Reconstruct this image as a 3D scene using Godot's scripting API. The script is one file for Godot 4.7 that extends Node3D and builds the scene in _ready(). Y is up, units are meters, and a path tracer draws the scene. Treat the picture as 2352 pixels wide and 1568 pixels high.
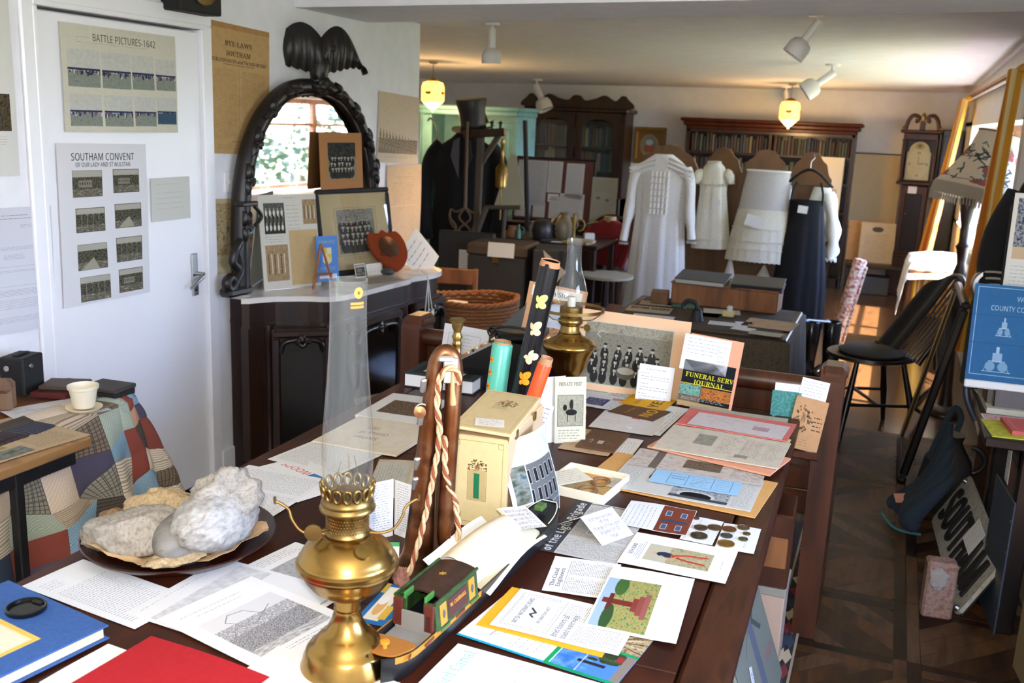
extends Node3D
# A small local museum: exhibits on a long table in the near room, costumes, bookcases and a clock in the far room.

var taken := {}
var tex_cache := {}
var M := {}
var rng := RandomNumberGenerator.new()

class Shape:
	var v := PackedVector3Array()
	var n := PackedVector3Array()
	var t := PackedVector2Array()
	func tri(a: Vector3, b: Vector3, c: Vector3, na: Vector3, nb: Vector3, nc: Vector3, ta := Vector2.ZERO, tb := Vector2.ZERO, tc := Vector2.ZERO) -> void:
		if (b - a).cross(c - a).dot(na + nb + nc) > 0.0:
			v.append(a); v.append(c); v.append(b); n.append(na); n.append(nc); n.append(nb); t.append(ta); t.append(tc); t.append(tb)
		else:
			v.append(a); v.append(b); v.append(c); n.append(na); n.append(nb); n.append(nc); t.append(ta); t.append(tb); t.append(tc)
	func quad(a: Vector3, b: Vector3, c: Vector3, d: Vector3, out: Vector3, r := Rect2(0, 0, 1, 1)) -> void:
		# a top left, b top right, c bottom right, d bottom left of the picture r
		var nn := (b - a).cross(c - a)
		if nn.length() < 1e-12: nn = (c - a).cross(d - a)
		nn = nn.normalized()
		if nn.dot(out) < 0.0: nn = -nn
		var p := r.position
		var e := r.end
		tri(a, b, c, nn, nn, nn, p, Vector2(e.x, p.y), e)
		tri(a, c, d, nn, nn, nn, p, e, Vector2(p.x, e.y))
	func box(c: Vector3, s: Vector3, bs := Basis()) -> Shape:
		var h := s * 0.5
		for ax in 3:
			for sg in [-1.0, 1.0]:
				var o := Vector3.ZERO; o[ax] = sg
				var u := Vector3.ZERO; u[(ax + 1) % 3] = 1.0
				var w := Vector3.ZERO; w[(ax + 2) % 3] = 1.0
				var q := []
				for k in [[-1, 1], [1, 1], [1, -1], [-1, -1]]: q.append(c + bs * ((o + u * float(k[0]) + w * float(k[1])) * h))
				quad(q[0], q[1], q[2], q[3], bs * o)
		return self
	func bevel(c: Vector3, s: Vector3, r: float, bs := Basis()) -> Shape:
		# a box whose twelve edges are chamfered by r
		r = minf(r, minf(s.x, minf(s.y, s.z)) * 0.45)
		var h := s * 0.5
		var i := h - Vector3(r, r, r)
		for ax in 3:
			var a1 := (ax + 1) % 3
			var a2 := (ax + 2) % 3
			for sg in [-1.0, 1.0]:
				var q := []
				for k in [[-1, 1], [1, 1], [1, -1], [-1, -1]]:
					var p := Vector3.ZERO; p[ax] = sg * h[ax]; p[a1] = k[0] * i[a1]; p[a2] = k[1] * i[a2]; q.append(c + bs * p)
				var o := Vector3.ZERO; o[ax] = sg
				quad(q[0], q[1], q[2], q[3], bs * o)
			for s1 in [-1.0, 1.0]:
				for s2 in [-1.0, 1.0]:
					var q := []
					for k in [[0, -1], [0, 1], [1, 1], [1, -1]]:
						var p := Vector3.ZERO; p[ax] = k[1] * i[ax]
						p[a1] = s1 * (h[a1] if k[0] == 0 else i[a1]); p[a2] = s2 * (i[a2] if k[0] == 0 else h[a2]); q.append(c + bs * p)
					var o := Vector3.ZERO; o[a1] = s1; o[a2] = s2
					quad(q[0], q[1], q[2], q[3], bs * o)
		for sx in [-1.0, 1.0]:
			for sy in [-1.0, 1.0]:
				for sz in [-1.0, 1.0]:
					var d := Vector3(sx, sy, sz)
					var nn := bs * d.normalized()
					tri(c + bs * (d * Vector3(h.x, i.y, i.z)), c + bs * (d * Vector3(i.x, h.y, i.z)), c + bs * (d * Vector3(i.x, i.y, h.z)), nn, nn, nn)
		return self
	func lathe(prof: Array, seg := 24, xf := Transform3D(), sx := 1.0, sz := 1.0, wob = null) -> Shape:
		# prof: [radius, height] pairs from bottom to top; sharp corners are kept
		var np := prof.size()
		var sn := []
		for k in np - 1:
			var d := Vector2(prof[k + 1][0] - prof[k][0], prof[k + 1][1] - prof[k][1])
			sn.append(Vector2(d.y, -d.x).normalized() if d.length() > 1e-9 else Vector2(1, 0))
		for k in np - 1:
			var n0: Vector2 = sn[k]
			var n1: Vector2 = sn[k]
			if k > 0 and sn[k - 1].dot(sn[k]) > 0.6: n0 = (sn[k - 1] + sn[k]).normalized()
			if k < np - 2 and sn[k + 1].dot(sn[k]) > 0.6: n1 = (sn[k + 1] + sn[k]).normalized()
			for j in seg:
				var a := TAU * j / seg
				var b := TAU * (j + 1) / seg
				var ka := 1.0
				var kb := 1.0
				if wob != null: ka = wob.call(a); kb = wob.call(b)
				var ca := Vector3(cos(a) * sx, 0, sin(a) * sz)
				var cb := Vector3(cos(b) * sx, 0, sin(b) * sz)
				var p := [ca * prof[k][0] * ka, cb * prof[k][0] * kb, cb * prof[k + 1][0] * kb, ca * prof[k + 1][0] * ka]
				var ys := [prof[k][1], prof[k][1], prof[k + 1][1], prof[k + 1][1]]
				var ns := [ca * n0.x + Vector3.UP * n0.y, cb * n0.x + Vector3.UP * n0.y, cb * n1.x + Vector3.UP * n1.y, ca * n1.x + Vector3.UP * n1.y]
				for m in 4:
					p[m] = xf * (p[m] + Vector3.UP * ys[m]); ns[m] = (xf.basis * ns[m]).normalized()
				var us := [Vector2(float(j) / seg, 1.0 - float(k) / (np - 1)), Vector2(float(j + 1) / seg, 1.0 - float(k) / (np - 1)), Vector2(float(j + 1) / seg, 1.0 - float(k + 1) / (np - 1)), Vector2(float(j) / seg, 1.0 - float(k + 1) / (np - 1))]
				if prof[k][0] > 1e-6: tri(p[0], p[1], p[2], ns[0], ns[1], ns[2], us[0], us[1], us[2])
				if prof[k + 1][0] > 1e-6: tri(p[0], p[2], p[3], ns[0], ns[2], ns[3], us[0], us[2], us[3])
		return self
	func tube(pts: Array, rad, seg := 8, closed := false, flat := 1.0) -> Shape:
		# rad: a number or one radius per point; flat squeezes the section
		var m := pts.size()
		var rings := []
		var norms := []
		var up := Vector3.UP
		var d0: Vector3 = (pts[1] - pts[0]).normalized()
		if absf(d0.dot(up)) > 0.9: up = Vector3.RIGHT
		var side := d0.cross(up).normalized()
		for k in m:
			var d: Vector3
			if closed: d = pts[(k + 1) % m] - pts[(k - 1 + m) % m]
			elif k == 0: d = pts[1] - pts[0]
			elif k == m - 1: d = pts[m - 1] - pts[m - 2]
			else: d = pts[k + 1] - pts[k - 1]
			d = d.normalized()
			side = (side - d * side.dot(d)).normalized()
			var w := side.cross(d)
			var r: float = rad[k] if rad is Array else rad
			var ring := []
			var nr := []
			for j in seg:
				var a := TAU * j / seg
				nr.append((side * cos(a) + w * sin(a)).normalized()); ring.append(pts[k] + side * cos(a) * r + w * sin(a) * r * flat)
			rings.append(ring); norms.append(nr)
		for k in (m if closed else m - 1):
			var k2 := (k + 1) % m
			for j in seg:
				var j2 := (j + 1) % seg
				tri(rings[k][j], rings[k][j2], rings[k2][j2], norms[k][j], norms[k][j2], norms[k2][j2])
				tri(rings[k][j], rings[k2][j2], rings[k2][j], norms[k][j], norms[k2][j2], norms[k2][j])
		if not closed:
			for k in [0, m - 1]:
				var o: Vector3 = (pts[0] - pts[1]).normalized() if k == 0 else (pts[m - 1] - pts[m - 2]).normalized()
				for j in seg: tri(pts[k], rings[k][j], rings[k][(j + 1) % seg], o, o, o)
		return self
	func prism(poly: PackedVector2Array, depth: float, xf := Transform3D(), hole := false) -> Shape:
		# the outline lies in xy, the body runs from z = 0 to z = -depth
		var idx := Geometry2D.triangulate_polygon(poly)
		for k in range(0, idx.size(), 3):
			for z in [0.0, -depth]:
				var o := xf.basis * Vector3(0, 0, 1.0 if z == 0.0 else -1.0)
				var q := []
				for i in 3: q.append(xf * Vector3(poly[idx[k + i]].x, poly[idx[k + i]].y, z))
				o = o.normalized()
				tri(q[0], q[1], q[2], o, o, o, poly[idx[k]], poly[idx[k + 1]], poly[idx[k + 2]])
		var cw := Geometry2D.is_polygon_clockwise(poly)
		for k in poly.size():
			var a := poly[k]
			var b := poly[(k + 1) % poly.size()]
			var e := b - a
			var o2 := Vector3(e.y, -e.x, 0) * (-1.0 if cw else 1.0)
			quad(xf * Vector3(a.x, a.y, 0), xf * Vector3(b.x, b.y, 0), xf * Vector3(b.x, b.y, -depth), xf * Vector3(a.x, a.y, -depth), xf.basis * o2)
		return self
	func grid(fn: Callable, nu: int, nv: int, r := Rect2(0, 0, 1, 1), thick := 0.0) -> Shape:
		# fn(u, v) with u, v in 0..1 gives a point; thick adds a back and edges
		var p := []
		for j in nv + 1:
			for i in nu + 1: p.append(fn.call(float(i) / nu, float(j) / nv))
		var nn := []
		for j in nv + 1:
			for i in nu + 1:
				var du: Vector3 = p[j * (nu + 1) + mini(i + 1, nu)] - p[j * (nu + 1) + maxi(i - 1, 0)]
				var dv: Vector3 = p[mini(j + 1, nv) * (nu + 1) + i] - p[maxi(j - 1, 0) * (nu + 1) + i]
				var q := dv.cross(du)
				nn.append(q.normalized() if q.length() > 1e-14 else Vector3.UP)
		for j in nv:
			for i in nu:
				var k := [j * (nu + 1) + i, j * (nu + 1) + i + 1, (j + 1) * (nu + 1) + i + 1, (j + 1) * (nu + 1) + i]
				var uvs := []
				for m in 4: uvs.append(r.position + r.size * Vector2(float(k[m] % (nu + 1)) / nu, float(k[m] / (nu + 1)) / nv))
				tri(p[k[0]], p[k[1]], p[k[2]], nn[k[0]], nn[k[1]], nn[k[2]], uvs[0], uvs[1], uvs[2])
				tri(p[k[0]], p[k[2]], p[k[3]], nn[k[0]], nn[k[2]], nn[k[3]], uvs[0], uvs[2], uvs[3])
				if thick > 0.0:
					var b := []
					for m in 4: b.append(p[k[m]] - nn[k[m]] * thick)
					tri(b[0], b[1], b[2], -nn[k[0]], -nn[k[1]], -nn[k[2]], uvs[0], uvs[0], uvs[0])
					tri(b[0], b[2], b[3], -nn[k[0]], -nn[k[2]], -nn[k[3]], uvs[0], uvs[0], uvs[0])
		if thick > 0.0:
			var rim := []
			for i in nu: rim.append([i, i + 1])
			for j in nv: rim.append([j * (nu + 1) + nu, (j + 1) * (nu + 1) + nu])
			for i in nu: rim.append([nv * (nu + 1) + i + 1, nv * (nu + 1) + i])
			for j in nv: rim.append([(j + 1) * (nu + 1), j * (nu + 1)])
			var mid: Vector3 = p[(nv / 2) * (nu + 1) + nu / 2]
			for e in rim:
				var a: Vector3 = p[e[0]]
				var b2: Vector3 = p[e[1]]
				quad(a, b2, b2 - nn[e[1]] * thick, a - nn[e[0]] * thick, (a + b2) * 0.5 - mid, Rect2(r.position, Vector2.ZERO))
		return self
	func done() -> ArrayMesh:
		var arr := []
		arr.resize(Mesh.ARRAY_MAX)
		arr[Mesh.ARRAY_VERTEX] = v; arr[Mesh.ARRAY_NORMAL] = n; arr[Mesh.ARRAY_TEX_UV] = t
		var m := ArrayMesh.new()
		m.add_surface_from_arrays(Mesh.PRIMITIVE_TRIANGLES, arr)
		return m

func sh() -> Shape: return Shape.new()
func V(x: float, y: float, z: float) -> Vector3: return Vector3(x, y, z)
func TF(o: Vector3, yaw := 0.0, pitch := 0.0, roll := 0.0) -> Transform3D:
	return Transform3D(Basis.from_euler(Vector3(deg_to_rad(pitch), deg_to_rad(yaw), deg_to_rad(roll))), o)
func numbered(called: String) -> String:
	var k: int = taken.get(called, -1) + 1
	taken[called] = k
	return called if k == 0 else "%s_%03d" % [called, k]
func meta(o: Node3D, label: String, category: String, group := "") -> void:
	o.set_meta("label", label); o.set_meta("category", category)
	if group != "": o.set_meta("group", group)
func thing(called: String, label: String, category: String, xf := Transform3D(), group := "") -> Node3D:
	var o := Node3D.new()
	o.name = numbered(called); add_child(o); o.transform = xf
	meta(o, label, category, group)
	return o
func part(parent: Node, called: String, s, m: Material, xf := Transform3D(), label := "") -> MeshInstance3D:
	var o := MeshInstance3D.new()
	o.name = called; o.mesh = s.done() if s is Shape else s; o.material_override = m; o.transform = xf
	parent.add_child(o, true)
	if label != "": o.set_meta("label", label)
	return o
func solo(called: String, label: String, category: String, s, m: Material, xf := Transform3D(), group := "") -> MeshInstance3D:
	var o := part(self, numbered(called), s, m, xf)
	meta(o, label, category, group)
	return o
func struct(called: String, s, m: Material, xf := Transform3D()) -> MeshInstance3D:
	var o := part(self, called, s, m, xf)
	o.set_meta("kind", "structure")
	return o
func structure_root(called: String, at := Transform3D()) -> Node3D:
	var o := Node3D.new()
	o.name = called; add_child(o); o.transform = at; o.set_meta("kind", "structure")
	return o
func arc(c: Vector3, r: float, a0: float, a1: float, k: int, ax := Vector3.RIGHT, ay := Vector3.UP) -> Array:
	var out := []
	for i in k + 1:
		var a := deg_to_rad(lerpf(a0, a1, float(i) / k))
		out.append(c + ax * cos(a) * r + ay * sin(a) * r)
	return out
func smooth(pts: Array, k := 6) -> Array:
	# Catmull-Rom through the points
	var out := []
	var m := pts.size()
	for i in m - 1:
		var p0 = pts[maxi(i - 1, 0)]
		var p3 = pts[mini(i + 2, m - 1)]
		for j in k:
			out.append(pts[i].cubic_interpolate(pts[i + 1], p0, p3, float(j) / k))
	out.append(pts[m - 1])
	return out
func poly(a: Array) -> PackedVector2Array:
	var o := PackedVector2Array()
	for p in a: o.append(Vector2(p[0], p[1]))
	return o
func spoly(a: Array, k := 5) -> PackedVector2Array:
	# smooth closed outline
	var o := PackedVector2Array()
	var m := a.size()
	for i in m:
		var q := []
		for d in [-1, 0, 1, 2]: q.append(Vector2(a[(i + d + m) % m][0], a[(i + d + m) % m][1]))
		for j in k: o.append(q[1].cubic_interpolate(q[2], q[0], q[3], float(j) / k))
	return o

# ---------- materials ----------
func noise_tex(key: String, stops: Array, size: int, freq: float, sx := 1, sy := 1, octaves := 4, ridged := false) -> ImageTexture:
	# stops: colours from low to high; sx, sy stretch the pattern along u and v
	if tex_cache.has(key): return tex_cache[key]
	var nz := FastNoiseLite.new()
	nz.seed = key.hash() & 0xffff; nz.frequency = freq; nz.fractal_octaves = octaves
	if ridged: nz.fractal_type = FastNoiseLite.FRACTAL_RIDGED
	var im := nz.get_seamless_image(size / sx, size / sy)
	im.convert(Image.FORMAT_L8)
	if sx != 1 or sy != 1: im.resize(size, size, Image.INTERPOLATE_CUBIC)
	var d := im.get_data()
	var lut := PackedByteArray()
	for i in 256:
		var f := float(i) / 255.0 * (stops.size() - 1)
		var k := mini(int(f), stops.size() - 2)
		var c: Color = Color(stops[k]).lerp(Color(stops[k + 1]), f - k)
		lut.append(c.r8); lut.append(c.g8); lut.append(c.b8)
	var o := PackedByteArray()
	o.resize(d.size() * 3)
	for i in d.size():
		var q := d[i] * 3
		o[i * 3] = lut[q]; o[i * 3 + 1] = lut[q + 1]; o[i * 3 + 2] = lut[q + 2]
	var out := ImageTexture.create_from_image(Image.create_from_data(size, size, false, Image.FORMAT_RGB8, o))
	tex_cache[key] = out
	return out
func mat(key: String, col: Color, rough := 0.7, metal := 0.0, tex: Texture2D = null, scale := 1.0, spec := 0.5) -> StandardMaterial3D:
	if M.has(key): return M[key]
	var m := StandardMaterial3D.new()
	m.albedo_color = col; m.roughness = rough; m.metallic = metal; m.metallic_specular = spec
	if tex:
		m.albedo_texture = tex; m.uv1_triplanar = true; m.uv1_scale = Vector3.ONE * scale
	M[key] = m
	return m
func c(hex: String) -> Color: return Color(hex)
func plain(hex: String, rough := 0.8) -> StandardMaterial3D:
	return mat("plain_%s_%d" % [hex, int(rough * 100)], Color(hex), rough)
func bump(m: StandardMaterial3D, h: Texture2D, cm: float) -> StandardMaterial3D:
	m.heightmap_enabled = true; m.heightmap_texture = h; m.heightmap_scale = cm
	return m
func glass(key: String, col: Color, alpha: float) -> StandardMaterial3D:
	var m := mat(key, Color(col, alpha), 0.02)
	m.transparency = BaseMaterial3D.TRANSPARENCY_ALPHA
	return m

# ---------- printed matter: every sheet's print lies in a shared picture ----------
var slots := {}
var sheets_img: Array = []
var cur_x := 2
var cur_y := 2
var row_h := 0
const AS := 2048
var paper_mats: Array = []
var fonts := {}
func font(which: String) -> Font:
	if not fonts.has(which):
		var f := SystemFont.new()
		f.font_names = PackedStringArray([{"s": "Droid Sans", "r": "Droid Serif", "m": "Droid Sans Mono", "b": "Droid Sans", "B": "Droid Serif"}[which]])
		if which in ["b", "B"]: f.font_weight = 700
		fonts[which] = f
	return fonts[which]
func draw_text(im: Image, x: float, y: float, size: int, text: String, col: Color, which := "s", width := 0.0, turn := 0) -> void:
	# the text's upper left corner at x, y; width squeezes or widens it; turn counts quarter turns counter-clockwise
	var ts := TextServerManager.get_primary_interface()
	var f := font(which)
	var rids := f.get_rids()
	var st := ts.create_shaped_text()
	ts.shaped_text_add_string(st, text, rids, size)
	ts.shaped_text_shape(st)
	var gl := ts.shaped_text_get_glyphs(st)
	var full := int(ts.shaped_text_get_width(st)) + 4
	var asc := int(ts.shaped_text_get_ascent(st)) + 1
	var hh := asc + int(ts.shaped_text_get_descent(st)) + 2
	var line := Image.create(maxi(full, 4), hh, false, Image.FORMAT_RGBA8)
	line.fill(Color(col, 0.0))
	var pen := 1.0
	var sz := Vector2i(size, 0)
	for g in gl:
		if g.font_rid.is_valid():
			ts.font_render_glyph(g.font_rid, sz, g.index)
			var ti := ts.font_get_glyph_texture_idx(g.font_rid, sz, g.index)
			if ti >= 0:
				var r := ts.font_get_glyph_uv_rect(g.font_rid, sz, g.index)
				var off := ts.font_get_glyph_offset(g.font_rid, sz, g.index)
				var src := ts.font_get_texture_image(g.font_rid, sz, ti)
				for j in int(r.size.y):
					for i in int(r.size.x):
						var px := int(pen + off.x + g.offset.x) + i
						var py := asc + int(off.y + g.offset.y) + j
						if px >= 0 and py >= 0 and px < full and py < hh:
							var a := src.get_pixel(int(r.position.x) + i, int(r.position.y) + j).a
							if a > 0.02: line.set_pixel(px, py, Color(col, minf(1.0, a * col.a)))
		pen += g.advance
	ts.free_rid(st)
	if width > 0.0: line.resize(int(width), hh, Image.INTERPOLATE_BILINEAR)
	for k in turn: line.rotate_90(COUNTERCLOCKWISE)
	im.blend_rect(line, Rect2i(Vector2i.ZERO, line.get_size()), Vector2i(int(x), int(y)))
func rect(im: Image, x: float, y: float, w: float, h: float, col: Color) -> void:
	im.fill_rect(Rect2i(int(x), int(y), maxi(1, int(w)), maxi(1, int(h))).intersection(Rect2i(Vector2i.ZERO, im.get_size())), col)
func outline(im: Image, x: float, y: float, w: float, h: float, col: Color, t := 1) -> void:
	rect(im, x, y, w, t, col); rect(im, x, y + h - t, w, t, col); rect(im, x, y, t, h, col); rect(im, x + w - t, y, t, h, col)
func lines(im: Image, x: float, y: float, w: float, h: float, step: float, col: Color, t := 1, ragged := 0.15) -> void:
	# rows of words too small to read
	var yy := y
	while yy < y + h:
		var xx := x
		var end := x + w * (1.0 - (ragged * rng.randf()))
		while xx < end:
			var l := rng.randf_range(3.0, 13.0)
			l = minf(l, end - xx)
			rect(im, xx, yy, l, t, col.lerp(im.get_pixel(clampi(int(xx), 0, im.get_width() - 1), clampi(int(yy), 0, im.get_height() - 1)), rng.randf() * 0.1).darkened(0.25))
			xx += l + 3.0
		yy += step
func blob(im: Image, cx: float, cy: float, rx: float, ry: float, col: Color) -> void:
	for j in range(maxi(0, int(cy - ry)), mini(im.get_height(), int(cy + ry) + 1)):
		var q := 1.0 - pow((j - cy) / maxf(ry, 0.5), 2)
		if q > 0.0:
			var e := rx * sqrt(q)
			rect(im, cx - e, j, 2.0 * e, 1, col)
func stroke(im: Image, pts: Array, t: float, col: Color) -> void:
	for k in pts.size() - 1:
		var a := Vector2(pts[k][0], pts[k][1])
		var b := Vector2(pts[k + 1][0], pts[k + 1][1])
		var m := maxi(1, int(a.distance_to(b) / maxf(0.6, t * 0.4)))
		for i in m + 1:
			var p := a.lerp(b, float(i) / m)
			blob(im, p.x, p.y, t * 0.5, t * 0.5, col)
func speckle(im: Image, x: int, y: int, w: int, h: int, stops: Array, freq: float, sd: int, sx := 1.0, sy := 1.0, amount := 1.0) -> void:
	var nz := FastNoiseLite.new()
	nz.seed = sd; nz.frequency = freq * 1.6; nz.fractal_octaves = 5
	for j in range(maxi(y, 0), mini(y + h, im.get_height())):
		for i in range(maxi(x, 0), mini(x + w, im.get_width())):
			var f := clampf(nz.get_noise_2d(i * sx, j * sy) * 0.9 + 0.5, 0.0, 0.999) * (stops.size() - 1)
			var k := int(f)
			var q: Color = Color(stops[k]).lerp(Color(stops[k + 1]), f - k)
			im.set_pixel(i, j, q if amount >= 1.0 else im.get_pixel(i, j).lerp(q, amount))
func picture(im: Image, x: int, y: int, w: int, h: int, kind: String, sd := 1) -> void:
	var g := RandomNumberGenerator.new()
	g.seed = sd * 77 + 5
	var sub := Image.create(w, h, false, Image.FORMAT_RGBA8)
	match kind:
		"field": # a colour snapshot: pale sky, a dark line of people, grass
			rect(sub, 0, 0, w, h, Color("d9d3bd") if sd % 2 == 0 else Color("b9c8d6"))
			speckle(sub, 0, 0, w, h / 2, ["c3cbd2", "ddd7c2"], 0.03, sd)
			speckle(sub, 0, int(h * 0.58), w, h, ["6f7c7a", "94998c", "7d8c86"], 0.08, sd, 0.4, 1.0)
			for k in 40:
				rect(sub, g.randf() * w, h * (0.5 + 0.1 * g.randf()), 2 + g.randf() * 6, 3 + g.randf() * h * 0.12, [Color("262c52"), Color("33406b"), Color("1f2440"), Color("7a5460"), Color("d6d2d4")][g.randi() % 5])
			rect(sub, 0, h * 0.5, w, h * 0.06, Color("27304f"))
		"mono": # a sepia view: sky, trees, building, road
			rect(sub, 0, 0, w, h, Color("b7b3a6"))
			speckle(sub, 0, int(h * 0.25), w, h, ["16170f", "3d3d31", "74705f", "4a493c"], 0.07, sd)
			if sd % 3 == 2:
				rect(sub, w * 0.2, h * 0.38, w * 0.45, h * 0.26, Color("8c887a"))
				for k in 5: rect(sub, w * (0.24 + k * 0.08), h * 0.45, w * 0.03, h * 0.1, Color("24241c"))
			speckle(sub, 0, int(h * 0.7), w, h, ["8f8b7c", "5c594c", "a5a08e"], 0.05, sd + 3, 0.3, 1.0)
			if sd % 3 == 1:
				for k in 20: rect(sub, w * (0.5 - 0.02 * k), h * (0.55 + 0.0225 * k), w * (0.05 + 0.03 * k), h * 0.03, Color("a8a492"))
			elif sd % 3 == 0:
				for k in 4: stroke(sub, [[w * (0.2 + 0.2 * k), h * 0.95], [w * (0.2 + 0.2 * k), h * 0.3], [w * (0.3 + 0.2 * k), h * 0.15], [w * (0.4 + 0.2 * k), h * 0.3]], 2.0, Color("b3ae9c"))
			outline(sub, 0, 0, w, h, Color("1d1c16"), 1 + sd % 2)
		"group": # rows of people in dark clothes before a wall
			speckle(sub, 0, 0, w, h, ["6d6a5c", "8b8674", "7a7565"], 0.05, sd)
			rect(sub, 0, h * 0.82, w, h * 0.18, Color("8d8877"))
			var rows := 4
			for r in rows:
				var m := 6 + r % 2
				for k in m:
					var px := w * (0.09 + 0.82 * (k + 0.5 * (r % 2) * 0.6 + 0.2) / m + g.randf_range(-0.015, 0.015))
					var py := h * (0.26 + 0.15 * r + g.randf_range(-0.015, 0.015))
					var u := h * 0.05
					blob(sub, px, py + u * 3.0, u * 1.5, u * 2.6, Color("1c1c1a").lerp(Color("33322c"), g.randf()))
					blob(sub, px, py, u * 0.62, u * 0.85, Color("b3a996"))
					blob(sub, px, py - u * 0.8, u * 0.75, u * 0.4, Color("191916"))
					rect(sub, px - u * 0.2, py + u * 1.1, u * 0.4, u * 1.0, Color("c9c2b0"))
		"team": # men in white
			rect(sub, 0, 0, w, h, Color("2a2b28"))
			speckle(sub, 0, 0, w, int(h * 0.3), ["3c3d38", "6a6b62"], 0.08, sd)
			for r in 3:
				for k in 5:
					var px := w * (0.12 + 0.19 * k + 0.04 * (r % 2))
					var py := h * (0.22 + 0.24 * r)
					blob(sub, px, py + h * 0.1, w * 0.06, h * 0.1, Color("dedbd0") if r != 1 else Color("56564e"))
					blob(sub, px, py - h * 0.03, w * 0.04, h * 0.045, Color("9c9484"))
		"sepia":
			speckle(sub, 0, 0, w, h, ["6a563c", "b89c74", "8a724f", "d0b78c"], 0.05, sd)
			for k in 6: rect(sub, w * (0.1 + 0.14 * k), h * 0.25, w * 0.05, h * 0.55, Color("e0d3b6") if k % 2 else Color("5a4a34"))
		"house":
			speckle(sub, 0, 0, w, h, ["c7c7c2", "e2e1dc"], 0.05, sd)
			rect(sub, 0, h * 0.3, w, h * 0.55, Color("6e6e6a"))
			for r in 2:
				for k in 5:
					rect(sub, w * (0.06 + 0.19 * k), h * (0.36 + 0.24 * r), w * 0.1, h * 0.17, Color("1d1d1c"))
					outline(sub, w * (0.06 + 0.19 * k), h * (0.36 + 0.24 * r), w * 0.1, h * 0.17, Color("d8d8d4"))
			speckle(sub, 0, int(h * 0.85), w, h, ["2c2c2a", "8a8a86", "4c4c48"], 0.1, sd)
		"sketch": # a drawing in grey hatching
			rect(sub, 0, 0, w, h, Color("e6e6e8"))
			speckle(sub, 0, int(h * 0.28), w, int(h * 0.24), ["f2f2f4", "c9c9cd", "8d8d92", "f2f2f4"], 0.09, sd)
			speckle(sub, 0, int(h * 0.5), w, int(h * 0.38), ["47474b", "7a7a80", "d9d9dc", "5c5c61"], 0.16, sd + 1)
			speckle(sub, 0, int(h * 0.86), w, h, ["eeeeee", "98989c"], 0.12, sd + 2, 0.2, 1.0)
			stroke(sub, [[w * 0.3, h * 0.3], [w * 0.22, h * 0.18], [w * 0.34, h * 0.06], [w * 0.52, h * 0.1], [w * 0.62, h * 0.3]], 1.6, Color("6c6c72"))
			stroke(sub, [[w * 0.1, h * 0.5], [w * 0.2, h * 0.36], [w * 0.45, h * 0.42], [w * 0.8, h * 0.2]], 1.4, Color("77777c"))
		"bridge":
			rect(sub, 0, 0, w, h, Color("b9bbbb"))
			speckle(sub, 0, 0, w, h, ["8d9092", "c9cccc", "5c5f60"], 0.06, sd)
			blob(sub, w * 0.45, h * 0.62, w * 0.33, h * 0.36, Color("d7d9d8")); blob(sub, w * 0.45, h * 0.66, w * 0.27, h * 0.3, Color("161718"))
			rect(sub, 0, h * 0.78, w, h * 0.22, Color("4a4d4e"))
		"soldier": # a painting of a man in red trousers
			speckle(sub, 0, 0, w, h, ["a09a72", "c4b78f", "8d8a63"], 0.03, sd)
			rect(sub, 0, 0, w, h * 0.35, Color("c9c3a8"))
			blob(sub, w * 0.5, h * 0.13, w * 0.09, h * 0.045, Color("d9b491")); blob(sub, w * 0.5, h * 0.29, w * 0.15, h * 0.13, Color("27344f"))
			stroke(sub, [[w * 0.47, h * 0.4], [w * 0.36, h * 0.62], [w * 0.3, h * 0.9]], w * 0.1, Color("c1432b")); stroke(sub, [[w * 0.53, h * 0.4], [w * 0.66, h * 0.62], [w * 0.72, h * 0.9]], w * 0.1, Color("cf4a2f"))
			stroke(sub, [[w * 0.4, h * 0.24], [w * 0.25, h * 0.4], [w * 0.45, h * 0.46]], w * 0.06, Color("c9a987"))
		"cross": # a red stone cross on steps in a churchyard
			speckle(sub, 0, 0, w, h, ["4c6b38", "9ab06a", "bf9a5c", "76924a"], 0.06, sd)
			rect(sub, 0, 0, w, h * 0.22, Color("a9c2d6")); blob(sub, w * 0.2, h * 0.25, w * 0.25, h * 0.1, Color("36562c")); blob(sub, w * 0.85, h * 0.3, w * 0.2, h * 0.12, Color("436a30"))
			rect(sub, w * 0.46, h * 0.06, w * 0.1, h * 0.55, Color("7a2f27")); rect(sub, w * 0.34, h * 0.16, w * 0.34, h * 0.08, Color("6c2922"))
			for k in 3: rect(sub, w * (0.38 - 0.06 * k), h * (0.6 + 0.1 * k), w * (0.26 + 0.12 * k), h * 0.1, Color("8c3f33").lightened(0.08 * k))
		"pub":
			speckle(sub, 0, 0, w, h, ["6f3524", "8a4630", "7a3c2a"], 0.12, sd)
			for p in [[0.12, 0.15], [0.12, 0.6], [0.62, 0.15], [0.62, 0.62]]:
				rect(sub, w * p[0], h * p[1], w * 0.2, h * 0.2, Color("c3cbd8")); rect(sub, w * p[0] + 2, h * p[1] + 2, w * 0.2 - 4, h * 0.2 - 4, Color("4e6484"))
			rect(sub, w * 0.4, h * 0.1, w * 0.08, h * 0.8, Color("3b4a66"))
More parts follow.
